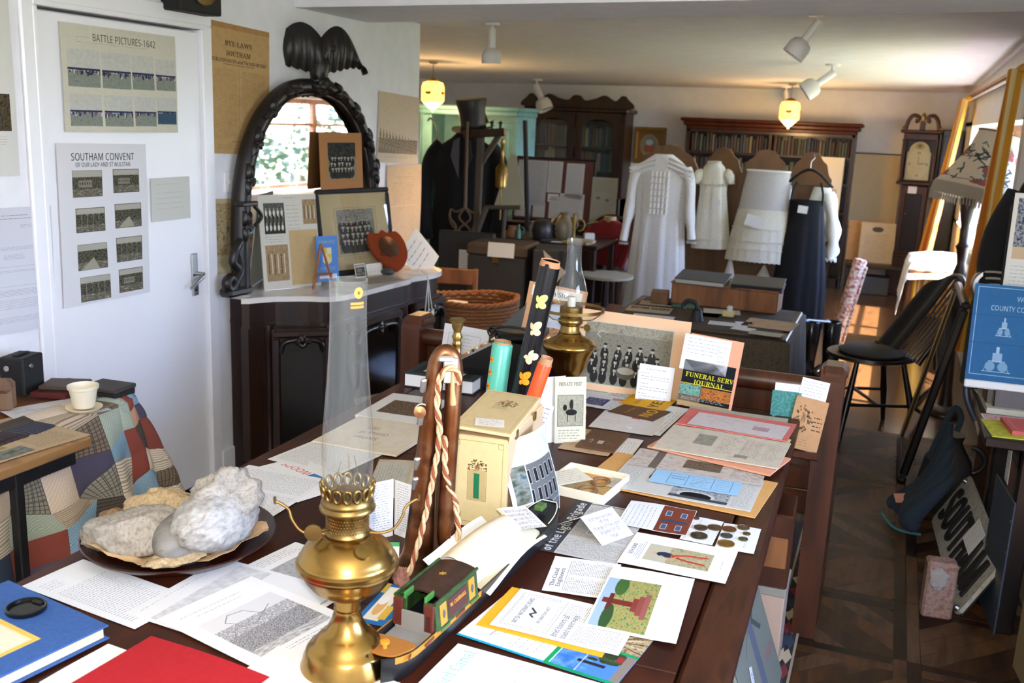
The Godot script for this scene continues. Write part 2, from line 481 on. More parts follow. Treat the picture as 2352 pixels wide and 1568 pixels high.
		"lock": # blue sky, a beam, trees
			rect(sub, 0, 0, w, h, Color("4c86d8"))
			speckle(sub, 0, 0, w, h / 2, ["2f6ccb", "6ea4e6"], 0.02, sd)
			rect(sub, w * 0.34, h * 0.3, w * 0.1, h * 0.4, Color("26252c")); rect(sub, 0, h * 0.36, w, 2, Color("d5d9de"))
			for k in 30: blob(sub, w * (0.55 + 0.45 * g.randf()), h * (0.45 + 0.4 * g.randf()), w * 0.06, h * 0.08, Color("24351f").lerp(Color("5a6a3a"), g.randf() * 0.6))
			rect(sub, 0, h * 0.86, w, h * 0.14, Color("8a7f74")); rect(sub, w * 0.7, h * 0.76, w * 0.2, h * 0.1, Color("9c3030"))
		"tunnel":
			speckle(sub, 0, 0, w, h, ["5a4a34", "c9b48a", "8a7350"], 0.05, sd)
			for k in 6: stroke(sub, [[w * 0.3, h * 0.5], [w * (0.1 + 0.2 * k), h]], 3.0, Color("d8cba8") if k % 2 else Color("3c3226"))
			blob(sub, w * 0.6, h * 0.35, w * 0.22, h * 0.2, Color("e4b884"))
		"aged":
			speckle(sub, 0, 0, w, h, ["6e6a52", "a2916a", "c5ab7c", "8b8368"], 0.035, sd)
			for k in 14: blob(sub, g.randf() * w, h * (0.35 + 0.4 * g.randf()), w * 0.02, h * 0.07, Color("5f5d50"))
		"castle": # a long gabled mansion with chimneys, faded
			rect(sub, 0, 0, w, h, Color("d9c6aa"))
			speckle(sub, 0, int(h * 0.62), w, h, ["6c6152", "b39f82", "4e473c", "c9b494"], 0.08, sd)
			for k in 12:
				var bx := w * (0.02 + 0.08 * k)
				rect(sub, bx, h * (0.46 + 0.02 * k), w * 0.05, h * 0.4, Color("9b8a72")); rect(sub, bx + w * 0.012, h * (0.38 + 0.02 * k), w * 0.012, h * 0.1, Color("3c362e"))
				for r in 3: rect(sub, bx + w * 0.015, h * (0.52 + 0.02 * k + 0.09 * r), w * 0.02, h * 0.04, Color("3d372e"))
		"gate": # pale gold drawing for a newspaper
			rect(sub, 0, 0, w, h, Color("b29b55")); blob(sub, w * 0.55, h * 0.45, w * 0.3, h * 0.3, Color("d3c27a"))
			stroke(sub, [[w * 0.3, h * 0.4], [w * 0.45, h * 0.28], [w * 0.6, h * 0.55], [w * 0.8, h * 0.4]], 3.0, Color("4d4424"))
			speckle(sub, 0, int(h * 0.75), w, h, ["7c6a38", "b29b55"], 0.1, sd)
		"sea":
			speckle(sub, 0, 0, w, h, ["4d5d66", "8d9690", "6c6f5c", "3f4a40"], 0.03, sd, 0.4, 1.0)
		"garden":
			speckle(sub, 0, 0, w, h, ["2c3a22", "65704a", "9a5f5c", "3b4a2c"], 0.07, sd)
		"emblem": # black engraving of an ornament
			rect(sub, 0, 0, w, h, Color(0, 0, 0, 0))
			for k in 60:
				var a := TAU * g.randf()
				var q := 0.2 + 0.28 * g.randf()
				blob(sub, w * (0.5 + q * cos(a)), h * (0.5 + q * sin(a)), w * 0.05, h * 0.04, Color("3a2a1c").lerp(Color("8a6a48"), g.randf()))
			blob(sub, w * 0.5, h * 0.5, w * 0.14, h * 0.18, Color("b38c62")); stroke(sub, [[w * 0.42, h * 0.6], [w * 0.5, h * 0.35], [w * 0.58, h * 0.6]], 2.0, Color("33251a"))
		"horse": # an engraving of a horse drawn hearse
			rect(sub, 0, 0, w, h, Color("cfc9ae"))
			speckle(sub, 0, 0, w, h, ["cfc9ae", "9b967e", "cfc9ae"], 0.1, sd)
			blob(sub, w * 0.55, h * 0.55, w * 0.22, h * 0.1, Color("22221e")); rect(sub, w * 0.38, h * 0.6, w * 0.04, h * 0.25, Color("22221e")); rect(sub, w * 0.68, h * 0.6, w * 0.04, h * 0.25, Color("22221e"))
			blob(sub, w * 0.3, h * 0.4, w * 0.08, h * 0.1, Color("22221e")); blob(sub, w * 0.55, h * 0.3, w * 0.08, h * 0.16, Color("2c2c28")); outline(sub, 0, 0, w, h, Color("4b483c"))
		"engine": # pale line drawing of a traction engine on blue
			rect(sub, 0, 0, w, h, Color(0, 0, 0, 0))
			var ink := Color("b9cfdd")
			rect(sub, w * 0.35, h * 0.25, w * 0.3, h * 0.35, Color(ink, 0.75)); rect(sub, w * 0.45, h * 0.02, w * 0.1, h * 0.25, Color(ink, 0.85))
			stroke(sub, [[w * 0.1, h * 0.95], [w * 0.25, h * 0.55], [w * 0.75, h * 0.55], [w * 0.9, h * 0.95]], 2.0, ink)
			for q in [0.3, 0.7]: blob(sub, w * q, h * 0.75, w * 0.16, h * 0.18, Color(ink, 0.6))
			rect(sub, w * 0.05, h * 0.95, w * 0.9, 2, ink)
	im.blend_rect(sub, Rect2i(0, 0, w, h), Vector2i(x, y))
func page(id: String, w: int, h: int, bg: String, cmds: Array, wear := 0.0) -> void:
	var im := Image.create(w, h, false, Image.FORMAT_RGBA8)
	im.fill(Color(bg))
	rng.seed = id.hash()
	for q in cmds:
		match q[0]:
			"t": draw_text(im, q[1], q[2], q[3], q[4], Color(q[5]), q[6] if q.size() > 6 else "s", q[7] if q.size() > 7 else 0.0, q[8] if q.size() > 8 else 0)
			"r": rect(im, q[1], q[2], q[3], q[4], Color(q[5]))
			"o": outline(im, q[1], q[2], q[3], q[4], Color(q[5]), q[6] if q.size() > 6 else 1)
			"l": lines(im, q[1], q[2], q[3], q[4], q[5], Color(q[6]), q[7] if q.size() > 7 else 1, q[8] if q.size() > 8 else 0.15)
			"i": picture(im, q[1], q[2], q[3], q[4], q[5], q[6] if q.size() > 6 else 1)
			"b": blob(im, q[1], q[2], q[3], q[4], Color(q[5]))
			"s": stroke(im, q[1], q[2], Color(q[3]))
			"n": speckle(im, q[1], q[2], q[3], q[4], q[5], q[6], q[7] if q.size() > 7 else 3, 1.0, 1.0, q[8] if q.size() > 8 else 1.0)
	if wear > 0.0:
		speckle(im, 0, 0, w, h, [Color(bg).darkened(0.25), Color(bg), Color(bg).lightened(0.15)], 0.02, id.hash() & 255, 1.0, 1.0, wear)
	if id in TURNED:
		im.rotate_90(CLOCKWISE)
		var q := w
		w = h; h = q
	if sheets_img.is_empty() or cur_x + w + 2 > AS:
		if not sheets_img.is_empty():
			cur_x = 2; cur_y += row_h + 3; row_h = 0
	if sheets_img.is_empty() or cur_y + h + 2 > AS:
		var a := Image.create(AS, AS, false, Image.FORMAT_RGBA8)
		a.fill(Color.WHITE); sheets_img.append(a); cur_x = 2; cur_y = 2; row_h = 0
		var pm := StandardMaterial3D.new()
		pm.roughness = 0.75; pm.albedo_color = Color(0.9, 0.9, 0.9)
		pm.metallic_specular = 0.3
		paper_mats.append(pm)
	var at: Image = sheets_img[-1]
	at.blit_rect(im, Rect2i(0, 0, w, h), Vector2i(cur_x, cur_y))
	slots[id] = [sheets_img.size() - 1, Rect2((cur_x + 0.5) / AS, (cur_y + 0.5) / AS, (w - 1.0) / AS, (h - 1.0) / AS)]
	cur_x += w + 3
	row_h = maxi(row_h, h)
const TURNED := ["bridgebook", "sleeve", "bluesheet", "oldnews", "certificate", "greyenv", "envelope", "leaflets", "yes", "no", "brownbook", "census", "woods", "bookphoto"]
func finish_pages() -> void:
	for k in sheets_img.size(): paper_mats[k].albedo_texture = ImageTexture.create_from_image(sheets_img[k])
func pr(id: String) -> Rect2: return slots[id][1]
func pm(id: String) -> Material: return paper_mats[slots[id][0]]
func sheet(id: String, w: float, h: float, thick := 0.0006, curl := 0.0, wave := 0.0, sd := 0) -> Shape:
	# a sheet lying flat, its top towards -z; curl lifts its edges, wave is a slight buckle
	var f := func(u: float, v: float) -> Vector3:
		var lift: float = thick + curl * pow(absf(2.0 * u - 1.0), 3.0) + wave * 0.5 * (1.0 + sin(u * 5.0 + v * 3.0 + sd) * cos(v * 4.0 - sd))
		return Vector3((u - 0.5) * w, lift, (v - 0.5) * h)
	var k := 8 if curl > 0.0 or wave > 0.0 else 1
	return sh().grid(f, k, k, pr(id), thick)
func paper(called: String, label: String, category: String, id: String, x: float, y: float, z: float, w: float, h: float, yaw: float, thick := 0.0006, curl := 0.0, wave := 0.0, group := "") -> MeshInstance3D:
	return solo(called, label, category, sheet(id, w, h, thick, curl, wave, int(x * 100)), pm(id), TF(Vector3(x, y, z), yaw), group)
func card(parent: Node, called: String, id: String, w: float, h: float, xf: Transform3D, thick := 0.0008, bend := 0.0) -> MeshInstance3D:
	# an upright print in the xy plane facing +z, its lower edge at y = 0
	var f := func(u: float, v: float) -> Vector3: return Vector3((u - 0.5) * w, (1.0 - v) * h, bend * (4.0 * u * (1.0 - u)) + thick)
	return part(parent, called, sh().grid(f, 6 if bend != 0.0 else 1, 1, pr(id), thick), pm(id), xf)
func wall_sheet(called: String, label: String, category: String, id: String, x: float, y: float, z: float, w: float, h: float, yaw: float, bow := 0.004, tilt := 0.0, group := "") -> MeshInstance3D:
	# a sheet pinned to a wall, its middle at the given point, facing along yaw
	var f := func(u: float, v: float) -> Vector3: return Vector3((u - 0.5) * w, (0.5 - v) * h, 0.0012 + bow * (0.5 + 0.5 * sin(u * 7.0 + v * 4.0)) * v)
	return solo(called, label, category, sh().grid(f, 8, 8, pr(id), 0.0008), pm(id), TF(Vector3(x, y, z), yaw, 0.0, tilt), group)

func make_pages() -> void:
	var ink := "2b2b30"
	# --- on the near table, right half ---
	page("oxford", 200, 330, "f6f7f8", [["t", 40, 14, 30, "Oxford Canal", "8fc3b8", "r", 150], ["s", [[60, 60], [78, 85], [70, 110], [96, 130], [100, 160], [128, 190], [120, 220], [150, 250], [165, 300]], 2.0, "9fdbe6"], ["s", [[78, 85], [60, 120], [48, 150]], 1.5, "9fdbe6"], ["l", 30, 90, 40, 90, 24, "b9c6cc"], ["l", 130, 110, 40, 140, 26, "b9c6cc"], ["r", 90, 290, 100, 36, "d8d6d2"], ["i", 92, 292, 96, 32, "sketch", 4]])
	page("canalposter", 210, 360, "fafafa", [["r", 0, 0, 6, 360, "18a7d8"], ["r", 0, 200, 210, 10, "0f9a5b"], ["r", 0, 205, 8, 155, "0f9a5b"], ["r", 202, 0, 8, 360, "d8432c"], ["r", 100, 200, 8, 160, "0f9a5b"], ["i", 8, 212, 92, 148, "lock", 2], ["i", 108, 212, 94, 148, "tunnel", 3], ["r", 196, 0, 14, 360, "0f9a5b"], ["s", [[30, 60], [60, 62], [90, 70], [120, 64], [150, 80]], 2.0, "d4504c"], ["s", [[20, 30], [34, 60], [60, 90]], 2.0, "5cb8d2"], ["l", 20, 120, 60, 50, 16, "555a66"]])
	page("yellowfolder", 100, 100, "f2b62c", [])
	page("waterways", 205, 290, "f7f7f5", [["o", 16, 16, 172, 108, "7a7c80"], ["o", 28, 28, 148, 84, "b9babd"], ["l", 18, 20, 168, 6, 6, "9a9ca0"], ["l", 18, 116, 168, 6, 6, "9a9ca0"], ["l", 18, 28, 10, 84, 6, "9a9ca0"], ["l", 177, 28, 10, 84, 6, "9a9ca0"], ["t", 34, 34, 15, "BRITISH WATERWAYS BOARD", "33353a", "s", 138], ["s", [[80, 72], [92, 62], [104, 72], [122, 58]], 6.0, "3a3c42"], ["t", 56, 84, 11, "INFORMATION SHEET", "44464a", "s", 92], ["t", 14, 128, 19, "Brief history of", "303238", "r", 112], ["t", 14, 148, 19, "inland waterways", "303238", "r", 122], ["l", 14, 178, 80, 104, 5, "8b8d92"], ["l", 108, 132, 84, 150, 5, "8b8d92"]])
	page("crosssheet", 160, 240, "f9f9f9", [["i", 6, 6, 120, 150, "cross", 5], ["t", 130, 20, 9, "...", "c9a98a"], ["l", 12, 180, 90, 20, 7, "efe0b8"]])
	page("engineers", 140, 200, "f4f4f3", [["t", 20, 10, 17, "The Canal", ink, "r", 76], ["t", 20, 27, 17, "Engineers", ink, "r", 78], ["l", 8, 60, 58, 130, 5, "77797e"], ["l", 74, 60, 58, 130, 5, "77797e"], ["r", 10, 54, 118, 1, "55575c"]])
	page("brigade", 215, 290, "cfcdc6", [["r", 0, 0, 215, 62, "35363a"], ["t", 4, 4, 44, "of the Light Brigade", "eceae4", "b", 206], ["l", 6, 70, 60, 214, 5, "6f6e6a", 1, 0.04], ["l", 74, 70, 60, 214, 5, "6f6e6a", 1, 0.04], ["l", 142, 70, 66, 214, 5, "6f6e6a", 1, 0.04], ["r", 86, 120, 40, 36, "dcdad4"], ["l", 90, 126, 34, 26, 7, "33333a", 2], ["r", 138, 66, 1, 220, "8a8984"], ["r", 208, 60, 3, 230, "4a4a48"]], 0.12)
	page("bond", 200, 290, "f8f8f8", [["t", 62, 10, 14, "SETH BOND", "3a3c44", "s", 72], ["l", 52, 30, 92, 6, 5, "8b8d94"], ["l", 40, 40, 120, 6, 5, "8b8d94"], ["i", 46, 56, 100, 178, "soldier", 3], ["l", 70, 262, 60, 4, 5, "a0a2a8"]])
	page("pubnote", 120, 200, "f7f8fa", [["l", 8, 6, 104, 90, 13, "8088a0"], ["i", 2, 104, 116, 94, "pub", 2]])
	page("coincard", 120, 130, "f3f3ef", [["l", 6, 12, 40, 6, 5, "b3b4b8"], ["l", 70, 40, 44, 6, 5, "b3b4b8"], ["l", 20, 90, 70, 6, 5, "b3b4b8"]])
	page("notewhite", 100, 100, "f6f6f4", [["l", 10, 10, 80, 84, 10, "8d8fa0"]])
	page("notecream", 120, 90, "efe9cf", [["l", 10, 10, 100, 76, 11, "77746a"]])
	page("blank", 20, 20, "f7f7f6", [])
	page("cream", 20, 20, "ece3c2", [])
	page("anniversary", 110, 90, "f8f8f8", [["t", 14, 8, 12, "50th Anniversary", "4a4c66", "s", 84], ["t", 40, 20, 12, "of the", "4a4c66"], ["t", 8, 34, 12, "Charge of the Light", "4a4c66", "s", 96], ["t", 20, 48, 12, "Brigade Oct 25", "4a4c66", "s", 70], ["t", 40, 64, 12, "1904", "4a4c66"]])
	page("buckle", 140, 110, "d9b77c", [["n", 0, 0, 140, 110, ["c9a266", "e2c48c", "d3b077"], 0.03]])
	page("foldertan", 100, 100, "c9a981", [], 0.3)
	page("brownbook", 150, 110, "6f5138", [["s", [[30, 70], [36, 60], [44, 66], [40, 80]], 3.0, "d8d2c8"], ["r", 64, 62, 22, 18, "cfcac0"], ["l", 100, 66, 14, 14, 4, "d8d2c8"]], 0.15)
	page("manila", 100, 100, "e3ac66", [], 0.12)
	page("bridgebook", 300, 210, "d9d7cc", [["i", 70, 10, 130, 100, "bridge", 4], ["i", 130, 130, 120, 70, "bridge", 9], ["l", 6, 10, 50, 180, 6, "8d8c84"], ["l", 256, 20, 40, 180, 7, "8d8c84"]])
	page("bluesheet", 210, 110, "a8d3ee", [["o", 40, 12, 150, 84, "3e5f80"], ["o", 84, 12, 62, 84, "3e5f80"], ["t", 46, 26, 13, "Parish of", "3a5a7c", "s", 36], ["t", 46, 44, 13, "Southam", "3a5a7c", "s", 36], ["l", 92, 24, 46, 66, 12, "49698a"], ["l", 152, 24, 34, 66, 14, "49698a"], ["s", [[96, 80], [118, 50], [140, 44]], 1.0, "49698a"]])
	page("sleeve", 250, 130, "cdbfae", [["n", 0, 0, 250, 130, ["b9a898", "d9cdbd", "c7b6a4"], 0.02], ["r", 40, 0, 16, 130, "75675a"], ["l", 8, 20, 28, 40, 8, "6d6258"], ["i", 100, 30, 70, 60, "garden", 4], ["l", 190, 20, 50, 90, 8, "857a6e"]])
	page("salmon", 100, 100, "f3ab84", [], 0.08)
	page("oldnews", 290, 150, "e0d2b8", [["i", 76, 30, 46, 60, "garden", 8], ["r", 76, 30, 46, 60, "8f8a78"], ["n", 76, 30, 46, 60, ["4f4d44", "b0aa96", "6e6a5c"], 0.2], ["l", 136, 24, 40, 90, 8, "6d6456"], ["l", 190, 24, 46, 96, 5, "6d6456"], ["r", 184, 112, 30, 16, "8a8270"], ["l", 244, 24, 34, 100, 6, "857a68"]], 0.22)
	page("yellowsheet", 60, 60, "ece58f", [], 0.1)
	page("pinkfolder", 80, 80, "e2786c", [], 0.12)
	page("certificate", 260, 110, "ded3cb", [["s", [[40, 60], [80, 40], [120, 70]], 1.2, "c98a86"], ["s", [[60, 36], [110, 50]], 1.2, "c98a86"], ["r", 170, 44, 44, 30, "b58c8c"], ["n", 170, 44, 44, 30, ["a67a7a", "c9a9a6"], 0.1], ["l", 30, 20, 120, 12, 6, "b3a49c"]], 0.15)
	page("greyenv", 240, 60, "bdb9a3", [["l", 60, 20, 60, 20, 9, "8c8974"]], 0.15)
	page("yes", 130, 70, "e9ac17", [["t", 66, 4, 40, "YES", "6b4e1e", "b", 60, 1], ["t", 30, 16, 14, "Poll Now", "6b4e1e", "s", 40, 1]])
	page("no", 130, 70, "6a4a30", [["t", 66, 8, 40, "NO", "e0a51c", "b", 50, 1], ["t", 30, 16, 14, "Poll Now", "d0971c", "s", 40, 1]])
	page("leaflets", 150, 110, "e2e1da", [["r", 0, 0, 150, 40, "e9e8e2"], ["r", 20, 6, 40, 14, "86c19a"], ["l", 70, 8, 70, 28, 7, "555a60", 2], ["r", 30, 56, 60, 40, "4c4a6e"], ["l", 34, 60, 50, 34, 9, "dcdae6", 3], ["r", 92, 44, 30, 12, "c98a86"], ["l", 100, 60, 46, 44, 7, "77797e"]])
	page("envelope", 180, 120, "e8e0d2", [["r", 90, 20, 24, 12, "c9665c"], ["l", 16, 60, 60, 20, 8, "c0b6a6"]], 0.1)
	page("typed", 210, 297, "eef1f5", [["l", 24, 30, 60, 30, 9, "9aa4b8"], ["l", 24, 80, 164, 190, 7, "8e98ac", 1, 0.1]])
	page("typed2", 210, 297, "f0f0ee", [["l", 20, 20, 170, 260, 7, "8b8d94", 1, 0.06]])
	page("reading", 260, 330, "f7f8fa", [["l", 30, 34, 190, 4, 6, "8a8c98"], ["l", 60, 50, 130, 3, 6, "a0a2ac"], ["i", 34, 80, 200, 170, "sketch", 6], ["l", 40, 262, 170, 10, 8, "77797e"]])
	page("faintpage", 260, 330, "eceef0", [["l", 20, 20, 200, 8, 8, "b9bcc6"], ["n", 10, 60, 240, 90, ["e2e3e6", "c9cbd0"], 0.03]])
	page("mappage", 190, 260, "f0f0ee", [["l", 20, 14, 150, 24, 7, "7d7f88"], ["n", 6, 56, 178, 190, ["8e8f90", "b5b6b6", "a2a3a4"], 0.02], ["l", 30, 150, 60, 10, 9, "55565a"]])
	page("newsletter", 230, 300, "f1f1ef", [["l", 14, 14, 96, 270, 6, "a2a4aa", 1, 0.05], ["l", 120, 14, 96, 270, 6, "a2a4aa", 1, 0.05]])
	page("woods", 220, 200, "f4f4f1", [["t", 14, 40, 34, "WOODS", "d8544e", "s", 96, 2], ["r", 112, 50, 100, 42, "3f7fb4"], ["n", 160, 50, 52, 42, ["2c5f7c", "dfe6ea", "3c6b4e"], 0.06], ["l", 20, 110, 180, 80, 7, "9a9ca4"]])
	page("census", 220, 160, "e9dcc4", [["t", 60, 40, 20, "1821", "7a7068", "s", 40, 2], ["t", 60, 66, 18, "Census of", "7a7068", "s", 80, 2], ["t", 60, 92, 18, "Southam", "7a7068", "s", 70, 2]], 0.15)
	page("bookphoto", 200, 150, "efece4", [["n", 40, 40, 150, 76, ["3a322c", "6b4f48", "8c7a5a", "473c30"], 0.08], ["l", 120, 12, 50, 14, 6, "8d8a84"]])
	page("tanplan", 170, 180, "d3bf9f", [["r", 10, 6, 150, 100, "c9cbc6"], ["l", 16, 14, 130, 80, 9, "9a968a"], ["i", 20, 116, 130, 56, "house", 2]], 0.15)
	page("bluebook", 60, 60, "3c68a8", [["n", 0, 0, 60, 60, ["38629f", "4270b2"], 0.2]])
	page("booklabel", 190, 200, "e9dfb2", [["r", 0, 0, 190, 10, "f0c660"], ["r", 180, 0, 10, 200, "f0c660"], ["r", 8, 14, 168, 180, "eee7cc"], ["t", 60, 50, 18, "Lawrence notes", "6a6a74", "s", 100], ["t", 60, 84, 18, "stories", "6a6a74", "s", 60], ["t", 60, 118, 18, "history", "6a6a74", "s", 60]])
	page("redcover", 60, 60, "b8242c", [["n", 0, 0, 60, 60, ["b4222a", "bd2830"], 0.2]])
	page("darkbook", 210, 150, "2c3230", [["r", 30, 30, 150, 96, "d9cfa4"], ["l", 60, 60, 90, 40, 12, "55523e", 2]])
	page("journalbook", 165, 225, "101316", [["r", 0, 112, 165, 3, "e3d532"], ["t", 10, 52, 30, "FUNERAL SERVICE", "ecdf32", "B", 190], ["t", 40, 84, 30, "JOURNAL", "ecdf32", "B", 100], ["l", 12, 40, 70, 4, 5, "c9cccb"], ["i", 0, 116, 70, 108, "garden", 3], ["n", 0, 118, 66, 50, ["3c7a66", "8fb8a4", "2c5c50"], 0.05], ["n", 70, 122, 95, 56, ["8c4a1c", "d0823a", "5a3418"], 0.05], ["l", 10, 180, 140, 14, 7, "dcdad0", 3], ["r", 0, 200, 165, 25, "b99a6a"]])
	page("journalcard", 130, 120, "f3f4f2", [["l", 12, 12, 90, 60, 12, "8088a0"], ["l", 96, 10, 26, 90, 16, "9aa0b0"], ["r", 60, 84, 66, 1, "e0a890"], ["l", 64, 90, 60, 24, 8, "e0b8a8"]])
	page("greenbook", 90, 140, "4f9186", [["n", 0, 0, 90, 140, ["3f7c72", "63a397"], 0.05]])
	page("crestbook", 100, 150, "c99b6c", [["i", 6, 20, 60, 80, "emblem", 3], ["l", 66, 50, 30, 40, 12, "5a4128", 3], ["l", 20, 120, 50, 20, 8, "a87f54"]], 0.12)
	page("handcard", 110, 110, "f8f8f6", [["l", 22, 14, 70, 5, 6, "c46a6a"], ["l", 8, 26, 30, 5, 6, "d0605c"], ["l", 10, 36, 92, 16, 8, "8a8ca0"], ["l", 8, 58, 30, 5, 6, "d0605c"], ["l", 10, 68, 92, 16, 8, "8a8ca0"], ["l", 8, 88, 30, 4, 6, "d0605c"], ["l", 10, 96, 92, 12, 8, "8a8ca0"]])
	page("bandphoto", 340, 260, "f1c49a", [["r", 18, 34, 276, 206, "d7ccb0"], ["i", 22, 38, 268, 198, "group", 7], ["n", 22, 38, 268, 60, ["8d8874", "a39d88", "7f7a68"], 0.03], ["i", 22, 70, 268, 166, "group", 11], ["b", 160, 190, 30, 22, "57544a"], ["b", 160, 184, 26, 12, "a8a392"], ["s", [[70, 84], [60, 76], [70, 62], [86, 66]], 4.0, "b9b3a0"]])
	page("stockboard", 200, 240, "d8a274", [["r", 14, 10, 170, 34, "ece8da"], ["t", 30, 14, 22, "File on Stocks", "3a3a34", "s", 140], ["r", 20, 60, 150, 150, "cfd6e0"], ["b", 60, 110, 40, 20, "e8e6de"], ["n", 20, 140, 150, 70, ["b0714a", "d39b6c", "5a5a4c"], 0.05]])
	page("formsheet", 170, 170, "eceef2", [["o", 20, 30, 120, 110, "8a8ca0"], ["l", 44, 44, 70, 80, 12, "9a9cae"]])
	page("hearseleaf", 90, 170, "e4dfc2", [["t", 10, 10, 12, "PRIVATE VISIT", "4a463a", "r", 70], ["i", 8, 46, 74, 80, "horse", 2], ["l", 12, 136, 66, 24, 7, "6b6656"]])
	page("boxfront", 160, 260, "efd9a0", [["o", 10, 12, 138, 234, "8a7a4a"], ["o", 12, 14, 14, 14, "8a7a4a"], ["o", 134, 14, 14, 14, "8a7a4a"], ["o", 12, 230, 14, 14, "8a7a4a"], ["o", 134, 230, 14, 14, "8a7a4a"], ["i", 48, 64, 60, 44, "emblem", 12], ["r", 52, 96, 50, 84, "cdb57c"], ["n", 52, 96, 50, 84, ["c2a86c", "d9c48e"], 0.3], ["r", 68, 104, 16, 72, "1f7a4c"], ["o", 50, 94, 54, 88, "7a6a3c"]], 0.06)
	page("boxlid", 160, 200, "e2c893", [["o", 8, 8, 144, 184, "b59a62"], ["r", 54, 60, 44, 34, "cdb884"], ["i", 60, 40, 60, 40, "emblem", 5]], 0.1)
	page("lidcard", 60, 44, "f4eee2", [["l", 8, 8, 46, 32, 9, "9a8a80"]])
	page("bargecard", 100, 70, "f6efe0", [["r", 0, 0, 10, 70, "edd09a"], ["t", 14, 4, 12, "Model of a coal barge", "6b5a5a", "s", 82], ["t", 14, 17, 12, "owned by William Cardall", "6b5a5a", "s", 82], ["t", 20, 30, 12, "who lived 1862-1937", "6b5a5a", "s", 74], ["t", 20, 43, 12, "Jonathan 1872-1952", "6b5a5a", "s", 74], ["t", 14, 56, 12, "worked the canal boats", "6b5a5a", "s", 80]])
	page("oldletter", 120, 200, "edd9b8", [["s", [[20, 0], [30, 100], [22, 200]], 1.0, "c9ae84"], ["s", [[0, 90], [120, 84]], 1.0, "c9ae84"], ["l", 40, 30, 60, 60, 12, "d8c09a"]], 0.25)
	page("facade", 160, 170, "e4e4e2", [["i", 44, 8, 112, 156, "house", 5], ["r", 8, 50, 46, 76, "ece9d8"], ["i", 11, 53, 40, 70, "sea", 4]])
	page("scrollpaper", 60, 90, "eeeaf0", [["l", 6, 8, 48, 76, 9, "8d7f98"]])
	page("leafcard", 70, 140, "f5f5f3", [["l", 12, 8, 50, 120, 6, "9a9ca4"]])
	page("greencard", 44, 70, "f3f4ee", [["r", 0, 0, 44, 10, "4fae6a"], ["b", 24, 18, 10, 5, "d8643c"], ["r", 18, 40, 10, 3, "4a6a8a"]])
	page("comic", 120, 140, "2f78c0", [["r", 10, 20, 100, 60, "f3efe0"], ["b", 50, 46, 26, 18, "e9b878"], ["b", 70, 40, 14, 18, "f7f7f7"], ["r", 16, 70, 40, 30, "eec04c"], ["l", 20, 110, 60, 20, 9, "2a2a2a", 2], ["r", 90, 0, 30, 18, "f0d04c"]])
	page("snap", 60, 50, "e8e8e4", [["i", 4, 4, 52, 42, "mono", 5]])
	page("tailcard", 80, 60, "efe6d6", [["l", 8, 10, 60, 40, 10, "a89a8a"]])
	# --- left wall, door, sideboard ---
	page("battle", 480, 400, "dedbc9", [["t", 120, 22, 36, "BATTLE PICTURES-1642", "4b4a46", "s", 270], ["l", 60, 46, 60, 6, 7, "8d8b80"], ["l", 60, 64, 330, 6, 6, "9a988c"], ["i", 20, 90, 126, 140, "field", 2], ["i", 154, 92, 118, 138, "field", 4], ["i", 278, 94, 96, 134, "field", 6], ["i", 382, 100, 92, 126, "field", 8], ["i", 22, 256, 124, 120, "field", 3], ["i", 156, 256, 116, 120, "field", 5], ["i", 280, 256, 96, 118, "field", 7], ["i", 382, 256, 92, 110, "field", 9], ["n", 384, 320, 90, 44, ["2d4a66", "3a5a70"], 0.05]], 0.08)
	page("convent", 420, 640, "ebebee", [["t", 60, 28, 40, "SOUTHAM CONVENT", "34343a", "s", 300], ["t", 78, 68, 24, "OF OUR LADY AND ST WULSTAN", "3c3c42", "s", 262], ["i", 62, 106, 136, 104, "mono", 2], ["i", 250, 104, 128, 96, "mono", 5], ["i", 70, 254, 134, 96, "mono", 3], ["i", 252, 246, 132, 100, "mono", 7], ["i", 72, 398, 136, 104, "mono", 4], ["i", 252, 386, 130, 102, "mono", 9], ["i", 78, 530, 138, 100, "mono", 6], ["i", 258, 520, 124, 98, "mono", 11]])
	page("doornote", 190, 200, "dcdcd4", [["l", 30, 30, 120, 8, 14, "b3b3ab"], ["l", 20, 70, 150, 90, 24, "b9b9b1"]])
	page("byelaws", 300, 560, "cda873", [["r", 0, 0, 300, 24, "b98a54"], ["t", 76, 66, 27, "BYE-LAWS", "2f2418", "B", 136], ["l", 50, 96, 200, 5, 6, "6f5838"], ["t", 82, 108, 29, "SOUTHAM", "2f2418", "B", 124], ["t", 12, 146, 19, "RECREATION GROUND called \"The BURY ORCHARD\"", "2f2418", "B", 276], ["r", 70, 172, 150, 2, "3a2c1c"], ["l", 24, 196, 116, 300, 6, "8a6c44", 1, 0.03], ["l", 160, 196, 118, 300, 6, "8a6c44", 1, 0.03], ["r", 146, 190, 2, 320, "a8824f"], ["r", 110, 505, 110, 2, "5a4428"], ["l", 40, 520, 220, 20, 8, "8a6c44"]], 0.18)
	page("agedprint", 260, 380, "cbb88e", [["i", 8, 24, 244, 260, "aged", 5], ["r", 8, 290, 244, 80, "cfc4a2"], ["l", 20, 306, 220, 40, 12, "a89a74"]], 0.18)
